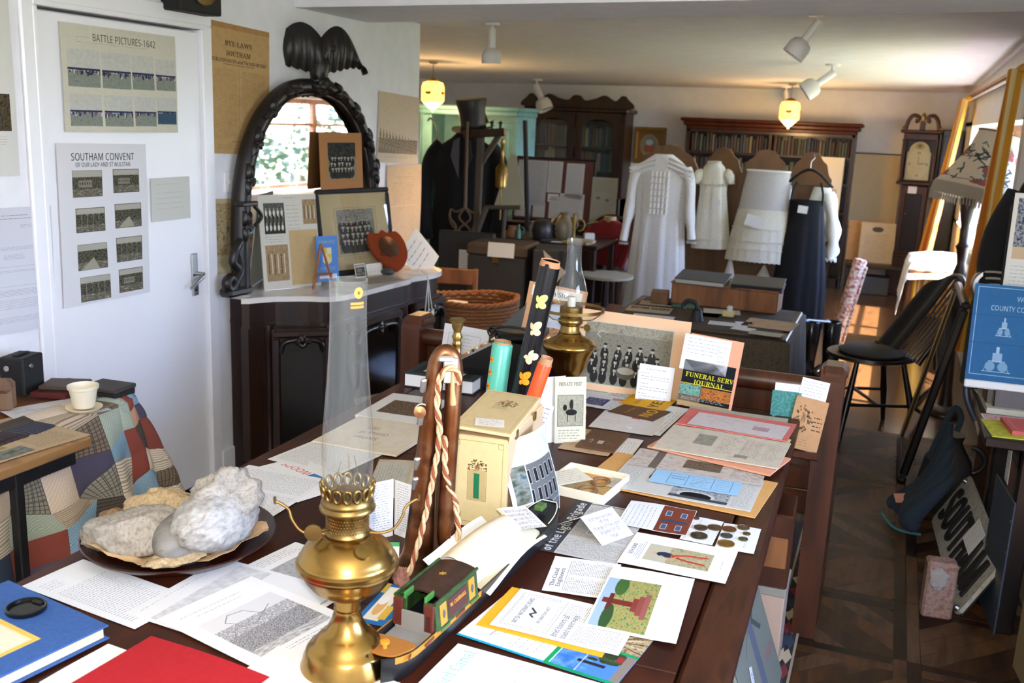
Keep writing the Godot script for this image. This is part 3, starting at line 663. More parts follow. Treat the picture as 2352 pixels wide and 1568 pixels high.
	page("familytree", 400, 640, "dfe1ea", [["l", 150, 40, 150, 5, 8, "40404c", 2], ["l", 120, 56, 220, 5, 8, "40404c", 2], ["l", 240, 90, 110, 16, 7, "70727e"], ["l", 10, 130, 80, 14, 7, "70727e"], ["l", 140, 200, 170, 16, 7, "70727e"], ["l", 150, 240, 110, 26, 7, "70727e"], ["l", 40, 320, 300, 10, 7, "70727e"], ["l", 20, 420, 360, 30, 7, "60626e"], ["l", 30, 470, 340, 50, 9, "70727e"], ["l", 110, 560, 240, 30, 8, "70727e"], ["r", 40, 400, 320, 1, "8a8c98"], ["r", 60, 300, 260, 1, "8a8c98"]])
	page("leftposter", 240, 620, "e6e6e0", [["i", 60, 330, 150, 130, "garden", 6], ["n", 60, 330, 150, 130, ["2a2c50", "6a5a2c", "1f2038"], 0.03], ["l", 40, 480, 150, 30, 9, "a0a0a8"]])
	page("mansion", 300, 360, "d9c5ab", [["i", 6, 110, 288, 200, "castle", 4], ["l", 40, 330, 180, 8, 8, "8a7256"]], 0.1)
	page("redprint", 240, 400, "d6bb98", [["l", 60, 60, 130, 8, 10, "b0604a"], ["l", 40, 90, 160, 110, 10, "b8735c"], ["l", 40, 210, 160, 170, 9, "b39576"]], 0.12)
	page("cricket", 240, 340, "d9d4c6", [["i", 20, 30, 84, 110, "team", 3], ["l", 100, 12, 60, 8, 8, "5a584e"], ["l", 112, 40, 60, 90, 14, "7a786e"], ["i", 180, 20, 60, 90, "sepia", 2], ["l", 20, 150, 80, 20, 9, "8a887c"], ["i", 16, 180, 92, 130, "sepia", 5], ["r", 116, 130, 120, 200, "c9ab78"]], 0.06)
	page("badgecard", 100, 170, "5d8fd6", [["t", 10, 14, 14, "SOUTHAM UNITED", "c8c79a", "s", 80], ["r", 30, 44, 40, 46, "e9dfc0"], ["r", 30, 44, 20, 23, "e8c84a"], ["r", 50, 67, 20, 23, "e8c84a"], ["b", 50, 90, 20, 14, "e9d99a"], ["t", 14, 112, 14, "FOOTBALL CLUB", "c8c79a", "s", 72], ["r", 10, 142, 80, 16, "e3e6ee"]])
	page("teamphoto", 230, 320, "cdb888", [["i", 55, 70, 125, 180, "group", 3], ["n", 55, 70, 125, 50, ["77736a", "a8a498", "56534a"], 0.05], ["o", 48, 62, 140, 196, "a3936a", 2], ["l", 70, 266, 90, 10, 8, "8a7a54"]])
	page("cadets", 130, 190, "b07c4c", [["i", 24, 34, 84, 122, "group", 9], ["n", 24, 34, 84, 48, ["191b18", "2c2e28", "3f4238"], 0.04]])
	page("whitecard", 70, 60, "f1efe6", [])
	page("newspaper", 330, 360, "cbb08a", [["i", 70, 70, 190, 110, "gate", 2], ["l", 20, 20, 240, 40, 6, "7d6a4c"], ["i", 10, 210, 130, 60, "gate", 5], ["i", 10, 280, 160, 70, "sea", 4], ["l", 190, 200, 120, 140, 6, "7d6a4c"]], 0.12)
	page("plansheet", 240, 200, "e4e4e4", [["s", [[20, 60], [80, 50], [140, 80], [220, 40]], 1.5, "6a6a70"], ["s", [[40, 120], [120, 90], [200, 130]], 1.5, "6a6a70"], ["s", [[60, 30], [90, 100], [70, 170]], 1.2, "7a7a80"]])
	# --- far room ---
	page("noticea", 200, 260, "c4c6c8", [["l", 14, 12, 172, 230, 6, "9a9ca2"], ["i", 50, 50, 90, 120, "faint", 1]])
	page("noticeb", 120, 260, "d5d6d6", [["l", 12, 12, 96, 230, 6, "a4a6ac"]])
	page("noticec", 140, 150, "dcdcda", [["l", 12, 12, 116, 130, 7, "a4a6ac"]])
	page("poster", 140, 260, "a8a594", [["l", 14, 20, 110, 60, 9, "77756a"], ["b", 40, 110, 12, 8, "77756a"], ["b", 90, 120, 12, 8, "77756a"], ["l", 14, 140, 110, 100, 9, "8a887c"]])
	page("oval", 100, 120, "7c5a34", [["b", 50, 60, 36, 46, "a88a5c"], ["b", 50, 60, 30, 40, "7f8c7c"], ["b", 50, 72, 22, 16, "a8563c"], ["b", 50, 48, 14, 12, "c8cfc4"]], 0.1)
	page("fadedboard", 300, 420, "d9c49c", [["l", 14, 14, 272, 390, 9, "b4986c", 1, 0.02]], 0.05)
	page("pageframe", 170, 240, "c9b793", [["b", 84, 40, 28, 16, "4a4438"], ["l", 24, 70, 124, 90, 8, "8a7a5c"], ["l", 24, 170, 124, 60, 8, "9a8a6c"]], 0.1)
	page("drawboard", 180, 200, "b58c5a", [["l", 30, 20, 60, 160, 20, "a37c4c"]], 0.2)
	page("albumpage", 140, 300, "d3c8ae", [["i", 20, 40, 60, 50, "mono", 4], ["i", 60, 120, 60, 60, "mono", 8], ["i", 20, 210, 60, 60, "mono", 3]])
	page("dial", 200, 260, "b9b598", [["b", 100, 150, 92, 100, "c2bea2"], ["s", [[100, 150], [100, 100]], 4.0, "1b1a16"], ["s", [[100, 150], [150, 146]], 4.0, "1b1a16"], ["t", 84, 62, 22, "XII", "2b2a24", "r"], ["t", 160, 138, 22, "III", "2b2a24", "r"], ["t", 88, 216, 22, "VI", "2b2a24", "r"], ["t", 16, 138, 22, "IX", "2b2a24", "r"], ["b", 100, 30, 40, 24, "a89c78"], ["b", 100, 28, 18, 12, "7c6f52"], ["l", 60, 180, 80, 8, 8, "8a866e"]])
	page("blueprint", 300, 330, "2c628f", [["o", 10, 10, 320, 300, "a9c4d6", 2], ["r", 0, 104, 300, 2, "255578"], ["r", 0, 200, 300, 2, "255578"], ["t", 50, 64, 24, "COUNTY COUNCIL", "c3d6e2", "s", 150], ["t", 120, 30, 22, "WORCESTER", "b9cfdd", "s", 110, 0], ["i", 70, 110, 50, 66, "engine", 1], ["i", 190, 116, 60, 66, "engine", 2], ["i", 40, 210, 90, 90, "engine", 3], ["i", 180, 210, 100, 90, "engine", 4], ["l", 60, 180, 70, 4, 5, "86a9c0"], ["l", 40, 305, 160, 4, 5, "86a9c0"]], 0.06)
	page("sleevephoto", 120, 200, "d8d2c6", [["r", 12, 14, 96, 150, "3c4256"], ["n", 12, 14, 96, 150, ["2c3044", "565e70", "a8a8a0", "3a3f50"], 0.05], ["r", 12, 150, 96, 34, "c4ac8c"]])
	page("sleevenote", 120, 130, "d3d2c6", [["l", 14, 16, 92, 100, 13, "8f8e8a"]])
	page("redcards", 160, 100, "d9cfc9", [["n", 4, 4, 152, 92, ["c44a48", "e6dcd8", "a83c40"], 0.06]])
	page("pinkbook", 120, 90, "c8635c", [["o", 10, 8, 100, 74, "d98a80", 2]])
	page("yellowmag", 160, 110, "b8b23a", [["n", 0, 0, 160, 110, ["a8a834", "cfc548"], 0.03]])
	page("tableleaf", 120, 90, "aea694", [["l", 10, 10, 100, 70, 8, "8a8474"]])
	page("tablephoto", 120, 90, "b8ae98", [["i", 8, 8, 50, 40, "mono", 4], ["i", 64, 8, 50, 40, "mono", 6]])
	page("album", 80, 300, "8a8c78", [["s", [[20, 20], [40, 50], [24, 90]], 3.0, "6f7466"], ["r", 38, 10, 10, 280, "6f727a"], ["s", [[60, 10], [50, 60], [62, 110]], 5.0, "565a50"], ["l", 10, 130, 20, 150, 16, "8a8e7c"], ["b", 66, 190, 10, 14, "a07a70"]])
	page("years", 90, 30, "eceaea", [["t", 8, 4, 18, "1971-78", "6a6a78", "s", 70]])
	page("chimneymark", 60, 100, "d8a04c", [])

func _ready() -> void:
	# ---- camera ----
	var cam := Camera3D.new()
	cam.name = "camera"; add_child(cam)
	cam.position = Vector3(0, 1.65, 0)
	cam.rotation = Vector3(deg_to_rad(-12.8), deg_to_rad(20.8), deg_to_rad(2.4))
	var lens := CameraAttributesPhysical.new()
	lens.frustum_focal_length = 34.44; lens.frustum_focus_distance = 2.3; lens.exposure_aperture = 6.3; lens.frustum_near = 0.02; lens.frustum_far = 200.0
	cam.attributes = lens
	cam.fov = 38.42; cam.near = 0.02; cam.far = 200.0
	cam.current = true
	# ---- sky and exposure ----
	var env := Environment.new()
	env.background_mode = Environment.BG_SKY
	var sky := Sky.new()
	var sm := ProceduralSkyMaterial.new()
	sm.sky_top_color = Color(0.38, 0.55, 0.85); sm.sky_horizon_color = Color(0.82, 0.87, 0.92)
	sm.ground_bottom_color = Color(0.3, 0.33, 0.24); sm.ground_horizon_color = Color(0.7, 0.74, 0.72)
	sky.sky_material = sm; env.sky = sky
	env.background_energy_multiplier = 38.0
	env.tonemap_mode = Environment.TONE_MAPPER_LINEAR
	env.tonemap_exposure = 1.25
	env.sdfgi_enabled = true; env.ssao_enabled = true; env.ssil_enabled = true
	var we := WorldEnvironment.new()
	we.name = "world"; we.environment = env; add_child(we)
	# ---- sun through the windows on the right ----
	var sun := DirectionalLight3D.new()
	sun.name = "sun"; add_child(sun)
	sun.look_at_from_position(Vector3.ZERO, -Vector3(0.56, 0.82, 0.06), Vector3.UP)
	sun.light_energy = 22.0; sun.light_color = Color(1.0, 0.95, 0.86); sun.light_angular_distance = 0.6; sun.shadow_enabled = true
	# ---- the photographer's flash, just above the lens ----
	var flash := OmniLight3D.new()
	flash.name = "camera_flash"; add_child(flash)
	flash.position = Vector3(0.0, 1.73, 0.02); flash.light_energy = 3.1; flash.light_color = Color(1.0, 0.985, 0.97)
	flash.light_size = 0.025; flash.omni_range = 30.0; flash.omni_attenuation = 2.0; flash.shadow_enabled = true
	make_materials()
	make_pages()
	finish_pages()
	build_room()
	build_long_table()
	build_table_exhibits()
	build_papers()
	build_left_side()
	build_sideboard()
	build_far_room()
	build_clothes()
	build_right_side()

func make_materials() -> void:
	mat("wall", Color("eaebf0"), 0.85, 0.0, noise_tex("plaster", ["f4f4f4", "ffffff"], 512, 0.02), 0.7)
	mat("ceiling", Color("e6e2dc"), 0.9, 0.0, noise_tex("plaster", [], 512, 0.02), 0.5)
	mat("gloss_white", Color("ecedf2"), 0.35)
	mat("far_wall", Color("d9d7d3"), 0.9, 0.0, noise_tex("plaster", [], 512, 0.02), 0.6)
	mat("oak_floor", c("ffffff"), 0.5, 0.0, noise_tex("oak", ["2a1b10", "3f2b1a", "523a24", "332214"], 512, 0.012, 1, 8), 1.6, 0.3)
	mat("floor_far", c("ffffff"), 0.2, 0.0, noise_tex("oakfar", ["332216", "4d3521", "3d2a1a"], 512, 0.02, 1, 4), 0.8)
	var mah := noise_tex("mahogany", ["1f0e08", "32160c", "401d10", "29120b"], 512, 0.01, 1, 8)
	mat("mahogany", c("ffffff"), 0.36, 0.0, mah, 1.3, 0.3)
	mat("mahogany_edge", c("ffffff"), 0.4, 0.0, noise_tex("mahogany_worn", ["1c0d08", "371c0f", "422413", "27140b"], 512, 0.02, 1, 6), 2.0, 0.3)
	mat("dark_wood", c("ffffff"), 0.35, 0.0, noise_tex("darkwood", ["120a07", "22120b", "2e1a10", "180d08"], 512, 0.012, 1, 8), 1.5)
	mat("carving", c("ffffff"), 0.42, 0.0, noise_tex("ebony", ["0b0807", "15100d", "1c1511"], 256, 0.02, 1, 4), 2.0)
	mat("ebony", c("ffffff"), 0.3, 0.0, noise_tex("ebony", ["0b0807", "15100d", "1c1511"], 256, 0.02, 1, 4), 2.0)
	mat("pew_wood", c("ffffff"), 0.33, 0.0, noise_tex("pew", ["24120a", "3f2010", "4f2a17", "301a0e"], 512, 0.012, 1, 8), 1.4)
	mat("brown_wood", c("ffffff"), 0.5, 0.0, noise_tex("brownwood", ["5a3418", "7a4a24", "8c5a30", "6a3e1e"], 512, 0.012, 1, 6), 1.2)
	mat("oak_edge", c("ffffff"), 0.55, 0.0, noise_tex("oakedge", ["6a4a28", "8c673c", "a07848", "7a5730"], 512, 0.012, 6, 1), 1.2)
	mat("marble", c("ffffff"), 0.2, 0.0, noise_tex("marble", ["b9b3ac", "d6d1ca", "e2ded8", "c6c0b8"], 512, 0.006, 1, 1, 5), 1.0)
	mat("brass", Color("a8874a"), 0.24, 1.0, noise_tex("brassn", ["e6dfd0", "ffffff", "f3ecdc"], 256, 0.02), 3.0)
	mat("brass_dull", Color("97804e"), 0.34, 1.0, noise_tex("brassd", ["a8987a", "ffffff", "d8c8a4"], 256, 0.02), 3.0)
	mat("brass_dark", Color("8a6f40"), 0.4, 1.0)
	mat("copper", Color("91664a"), 0.38, 1.0, noise_tex("coppern", ["7c6a58", "ffffff", "e2c4a4", "b09078"], 256, 0.015), 2.5)
	mat("steel", Color("b0b2b4"), 0.35, 1.0)
	mat("nickel", Color("c8ccc9"), 0.4, 1.0)
	mat("iron", Color("1c1c1d"), 0.5, 0.2)
	mat("black_gloss", Color("0c0d0f"), 0.2)
	mat("black_matt", Color("111112"), 0.75)
	mat("velvet", Color("08090c"), 0.95, 0.0, noise_tex("velvetn", ["7a7a80", "ffffff"], 256, 0.03), 3.0)
	M.velvet.rim_enabled = true; M.velvet.rim = 0.4
	mat("cotton", Color("f0eeea"), 0.95, 0.0, noise_tex("cottonn", ["e2e2e0", "ffffff"], 256, 0.05), 5.0)
	mat("cotton_cream", Color("e4e0cc"), 0.95, 0.0, noise_tex("cottonn", [], 256, 0.05), 5.0)
	mat("muslin", Color("c6c4be"), 0.95, 0.0, noise_tex("cottonn", [], 256, 0.05), 5.0)
	mat("screen_wood", c("ffffff"), 0.5, 0.0, noise_tex("screenwood", ["4a2f14", "60401c", "6b4822", "54371a"], 512, 0.012, 1, 6), 1.0)
	mat("rock", c("ffffff"), 0.95, 0.0, noise_tex("rockn", ["574e40", "7e7568", "9c9485", "6a6253"], 256, 0.03, 1, 1, 5), 13.0)
	mat("rock_pale", c("ffffff"), 0.9, 0.0, noise_tex("rockp", ["60584e", "8d867b", "a8a298", "756d63"], 256, 0.025, 1, 1, 5), 13.0)
	mat("rock_tan", c("ffffff"), 0.95, 0.0, noise_tex("rockt", ["6e5c40", "9c8763", "b8a27e", "7f6b4c"], 256, 0.03, 1, 1, 5), 13.0)
	mat("shell", c("ffffff"), 0.7, 0.0, noise_tex("shelln", ["6e6c68", "98958f", "b3b0aa", "807d78"], 256, 0.03, 2, 1, 5), 10.0)
	mat("kraft", c("ffffff"), 0.9, 0.0, noise_tex("kraftn", ["b5936a", "cbab82", "c09e74"], 256, 0.03), 3.0)
	mat("wicker", c("ffffff"), 0.8, 0.0, noise_tex("wickern", ["4f2c14", "7a4a22", "8f5a2c", "5f3819"], 256, 0.06, 1, 1, 3), 4.0)
	mat("teal_paint", c("ffffff"), 0.55, 0.0, noise_tex("tealp", ["56858c", "689aa0", "5f8f96"], 256, 0.01), 1.0)
	mat("rope", c("ffffff"), 0.95, 0.0, noise_tex("ropen", ["a37c54", "cdb894", "b8926a", "d8caae"], 128, 0.08), 14.0)
	mat("brick", c("ffffff"), 0.95, 0.0, noise_tex("brickn", ["6a4a3e", "7d5a4a", "8a7466", "735042"], 256, 0.03, 1, 1, 4), 5.0)
	mat("stone_letter", c("ffffff"), 0.8, 0.0, noise_tex("platen", ["7d7a70", "a8a598", "96938a"], 256, 0.03, 1, 1, 4), 4.0)
	mat("navy_cloth", Color("1c2933"), 0.95, 0.0, noise_tex("cottonn", [], 256, 0.05), 5.0)
	mat("red_cloth", Color("7c1a1e"), 0.95, 0.0, noise_tex("cottonn", [], 256, 0.05), 5.0)
	mat("shade_glass", Color("f2d9a0"), 0.4)
	M.shade_glass.emission_enabled = true; M.shade_glass.emission = Color(1.0, 0.74, 0.34); M.shade_glass.emission_energy_multiplier = 2.0
	mat("spot_white", Color("d2cfc8"), 0.4)
	glass("clear_glass", Color(0.7, 0.74, 0.74), 0.055)
	glass("pane", Color(0.5, 0.55, 0.55), 0.03)

func ceil_y(x: float, z: float) -> float: return 2.2 + (z + 4.8) * 0.0155 + x * 0.006

func build_room() -> void:
	var wl := -2.73
	var s := sh()
	# floor: sub-floor, then parquet strips laid one by one along the aisle
	var fl := structure_root("floor")
	part(fl, "subfloor", sh().box(V(-2.0, -0.054, -5.0), V(7.6, 0.1, 13.4)), M.floor_far)
	var tones := []
	for k in 4:
		var m: StandardMaterial3D = M.oak_floor.duplicate()
		m.albedo_color = [Color("ffffff"), Color("bcaea0"), Color("8c8074"), Color("ffe6cc")][k]
		m.uv1_offset = V(k * 0.37, k * 0.21, k * 0.13); tones.append(m)
	var cell := 0.435
	var bw := 0.042
	var x0 := 0.17
	var z0 := -3.575
	rng.seed = 4
	var kk := 0
	for i in range(-1, 1):
		for j in range(-6, 5):
			var ox := x0 + i * cell
			var oz := z0 + j * cell
			if oz < -6.0 or oz > -2.3: continue
			for b in 2:
				var zz := oz + (b + 0.5) * bw
				part(fl, "parquet_strip", sh().bevel(V(ox + 0.5 * cell + bw, -0.002, zz), V(cell - 2 * bw - 0.002, 0.006, bw - 0.0015), 0.001), tones[(kk + b) % 4])
				part(fl, "parquet_strip", sh().bevel(V(ox + (b + 0.5) * bw, -0.002, oz + 0.5 * cell), V(bw - 0.0015, 0.006, cell - 0.002), 0.001), tones[(kk + 2 * b + 1) % 4])
			var inner := poly([[ox + 2 * bw, oz + 2 * bw], [ox + cell, oz + 2 * bw], [ox + cell, oz + cell], [ox + 2 * bw, oz + cell]])
			var mid := Vector2(ox + bw + cell * 0.5, oz + bw + cell * 0.5)
			var dr := Vector2(1, 1 if (i + j) % 2 else -1).normalized()
			var sd := Vector2(-dr.y, dr.x)
			for q in range(-3, 4):
				var cc := mid + sd * q * 0.068
				var st := PackedVector2Array([cc - dr * 0.5 - sd * 0.0333, cc + dr * 0.5 - sd * 0.0333, cc + dr * 0.5 + sd * 0.0333, cc - dr * 0.5 + sd * 0.0333])
				for pp in Geometry2D.intersect_polygons(inner, st):
					var flip := PackedVector2Array()
					for v in pp: flip.append(Vector2(v.x, -v.y))
					part(fl, "parquet_strip", sh().prism(flip, 0.006, Transform3D(Basis(V(1, 0, 0), V(0, 0, -1), V(0, 1, 0)), V(0, 0.001, 0))), tones[rng.randi() % 4])
			kk += 1
	# left wall with the door opening, and the return into the wider far room
	s = sh()
	s.box(V(wl - 0.1, 1.3, -0.5), V(0.2, 2.6, 4.1))
	s.box(V(wl - 0.1, 2.29, -3.0), V(0.2, 0.62, 0.95)); s.box(V(wl - 0.1, 1.3, -4.455), V(0.2, 2.6, 1.97))
	s.box(V(wl - 0.16, 1.3, -3.0), V(0.06, 2.6, 1.0))
	struct("wall_left", s, M.wall)
	struct("wall_return", sh().box(V(-4.2, 1.3, -5.34), V(2.75, 2.6, 0.2)), M.far_wall)
	struct("wall_far_left", sh().box(V(-5.5, 1.2, -8.5), V(0.2, 2.4, 6.2)), M.far_wall)
	struct("wall_back", sh().box(V(-2.3, 1.2, -11.6), V(6.6, 2.4, 0.2)), M.far_wall)
	struct("wall_front", sh().box(V(-0.6, 1.3, 1.6), V(4.6, 2.6, 0.2)), M.wall)
	# right wall of the far room with its deep window
	s = sh()
	s.box(V(0.78, 0.42, -8.725), V(0.36, 0.84, 5.55)); s.box(V(0.78, 2.05, -8.725), V(0.36, 0.58, 5.55))
	s.box(V(0.78, 1.3, -10.95), V(0.36, 1.0, 1.1)); s.box(V(0.78, 1.3, -6.025), V(0.36, 1.0, 0.15))
	struct("wall_right", s, M.far_wall)
	struct("wall_jog", sh().box(V(1.3, 1.3, -6.05), V(0.7, 2.6, 0.2)), M.wall)
	# right wall of the near room with a window outside the view
	s = sh()
	s.box(V(1.6, 0.45, -2.2), V(0.2, 0.9, 7.8)); s.box(V(1.6, 2.3, -2.2), V(0.2, 0.6, 7.8))
	s.box(V(1.6, 1.45, 0.5), V(0.2, 1.1, 2.4)); s.box(V(1.6, 1.45, -4.2), V(0.2, 1.1, 3.8))
	struct("wall_near_right", s, M.wall)
	# ceilings and the beam between the rooms
	struct("ceiling_near", sh().box(V(-0.6, 2.5, -1.4), V(4.6, 0.1, 6.4)), M.ceiling)
	s = sh()
	var f := func(u: float, v: float) -> Vector3:
		var x := lerpf(-5.6, 0.96, u)
		var z := lerpf(-11.7, -4.3, v)
		return V(x, ceil_y(x, z), z)
	var g := func(u: float, v: float) -> Vector3: return f.call(1.0 - u, v)
	struct("ceiling", sh().grid(g, 4, 4, Rect2(0, 0, 1, 1), 0.12), M.ceiling)
	struct("ceiling_side", sh().box(V(1.33, 2.27, -5.2), V(0.74, 0.14, 1.9)), M.ceiling)
	s = sh()
	var bp := [V(wl - 0.1, 0, -4.14), V(1.6, 0, -3.68), V(1.6, 0, -4.05), V(wl - 0.1, 0, -4.83)]
	for k in 4:
		var a: Vector3 = bp[k]
		var b: Vector3 = bp[(k + 1) % 4]
		s.quad(a + V(0, 2.118, 0), b + V(0, 2.118, 0), b + V(0, 2.55, 0), a + V(0, 2.55, 0), (a + b) * 0.5 - V(-0.6, 0, -4.2))
	for y in [2.118, 2.55]: s.quad(bp[0] + V(0, y, 0), bp[1] + V(0, y, 0), bp[2] + V(0, y, 0), bp[3] + V(0, y, 0), V(0, -1 if y < 2.3 else 1, 0))
	struct("trim_1", s, M.wall)
	s = sh()
	s.bevel(V(wl + 0.009, 0.06, -3.565), V(0.018, 0.12, 0.14), 0.004)
	struct("baseboard_left", s, M.gloss_white)
	# far window: timber frame, glass, sill
	var wn := structure_root("window_1")
	var fr := sh()
	var zc := -8.25
	fr.bevel(V(0.86, 1.75, zc), V(0.07, 0.09, 4.3), 0.008); fr.bevel(V(0.86, 0.87, zc), V(0.07, 0.07, 4.3), 0.008)
	for z in [-10.36, -8.9, -7.5, -6.14]: fr.bevel(V(0.86, 1.3, z), V(0.07, 0.84, 0.07), 0.008)
	fr.bevel(V(0.86, 1.5, zc), V(0.04, 0.03, 4.2), 0.005)
	part(wn, "window_frame", fr, M.brown_wood)
	for q in [[-9.63, 1.4], [-8.2, 1.34], [-6.82, 1.3]]: part(wn, "pane", sh().box(V(0.86, 1.3, q[0]), V(0.004, 0.82, q[1])), M.pane)
	part(wn, "window_sill", sh().bevel(V(0.75, 0.85, zc), V(0.34, 0.03, 4.3), 0.008), M.gloss_white)
	wn = structure_root("window_2")
	fr = sh()
	fr.bevel(V(1.58, 1.98, -1.5), V(0.06, 0.06, 1.6), 0.008); fr.bevel(V(1.58, 0.93, -1.5), V(0.06, 0.06, 1.6), 0.008)
	for z in [-0.73, -1.5, -2.27]: fr.bevel(V(1.58, 1.45, z), V(0.06, 1.0, 0.06), 0.008)
	part(wn, "window_frame", fr, M.brown_wood)
	for z in [-1.11, -1.89]: part(wn, "pane", sh().box(V(1.58, 1.45, z), V(0.004, 1.0, 0.72)), M.pane)
	# garden outside, which the mirror on the left shows
	struct("ground_outside", sh().box(V(9.0, -0.35, -6.0), V(16.0, 0.1, 30.0)), mat("lawn", c("ffffff"), 1.0, 0.0, noise_tex("lawnn", ["3c5426", "5f7a3a", "8a8f5a", "4c662e"], 256, 0.03), 0.6))
	var leaf := sh()
	rng.seed = 11
	for k in 5200:
		var z := rng.randf_range(-16.0, 1.0)
		var y := rng.randf_range(-0.25, 1.0 + 0.7 * sin(z * 1.7) * 0.5 + 0.5)
		var p := V(3.6 + rng.randf() * 1.4, y, z)
		var bs := Basis.from_euler(V(rng.randf() * TAU, rng.randf() * TAU, rng.randf() * TAU))
		var e := rng.randf_range(0.04, 0.1)
		leaf.quad(p + bs * V(-e, 0, 0), p + bs * V(0, 0, e * 0.6), p + bs * V(e, 0, 0), p + bs * V(0, 0, -e * 0.6), bs * V(0, 1, 0))
	var hm := mat("leaf", c("ffffff"), 0.8, 0.0, noise_tex("leafn", ["0c1708", "1e3010", "344818"], 128, 0.05), 3.0)
	hm.backlight_enabled = true; hm.backlight = Color(0.08, 0.12, 0.02)
	var hedge := part(self, "hedge", leaf, hm)
	meta(hedge, "leafy green hedge seen through the window and in the mirror", "hedge"); hedge.set_meta("kind", "stuff")
	# door leaf in the left wall, with lining and architrave
	var d := structure_root("door_1", TF(V(wl, 0, -3.01), 90.0))
	# local x runs along the wall towards -z, z out of the wall
	part(d, "door_leaf", sh().bevel(V(0, 0.975, -0.02), V(0.83, 1.93, 0.04), 0.004), M.gloss_white)
	var ar := sh()
	for sx in [-1.0, 1.0]:
		ar.bevel(V(sx * 0.452, 0.985, 0.008), V(0.066, 1.97, 0.018), 0.006); ar.bevel(V(sx * 0.427, 0.975, -0.03), V(0.02, 1.95, 0.1), 0.003)
	ar.bevel(V(0, 2.0, 0.008), V(0.97, 0.066, 0.018), 0.006); ar.bevel(V(0, 1.962, -0.03), V(0.87, 0.02, 0.1), 0.003)
	part(d, "architrave", ar, M.gloss_white)
	for y in [0.25, 1.72]: part(d, "hinge", sh().lathe([[0.0, -0.05], [0.006, -0.05], [0.006, 0.05], [0.0, 0.05]], 10, TF(V(-0.418, y, 0.006))), M.gloss_white)
	var hp := part(d, "handle_plate", sh().bevel(V(0.345, 0.95, 0.004), V(0.038, 0.18, 0.009), 0.003), M.steel)
	part(hp, "lever", sh().tube([V(0.352, 0.955, 0.0), V(0.352, 0.955, 0.045), V(0.34, 0.95, 0.052), V(0.30, 0.93, 0.052), V(0.262, 0.906, 0.05)], [0.009, 0.009, 0.01, 0.009, 0.007], 10), M.steel)
	part(hp, "keyhole", sh().lathe([[0.0, 0.0], [0.006, 0.0], [0.006, 0.002], [0.0, 0.002]], 12, TF(V(0.345, 0.885, 0.008), 0, 90)), M.iron)

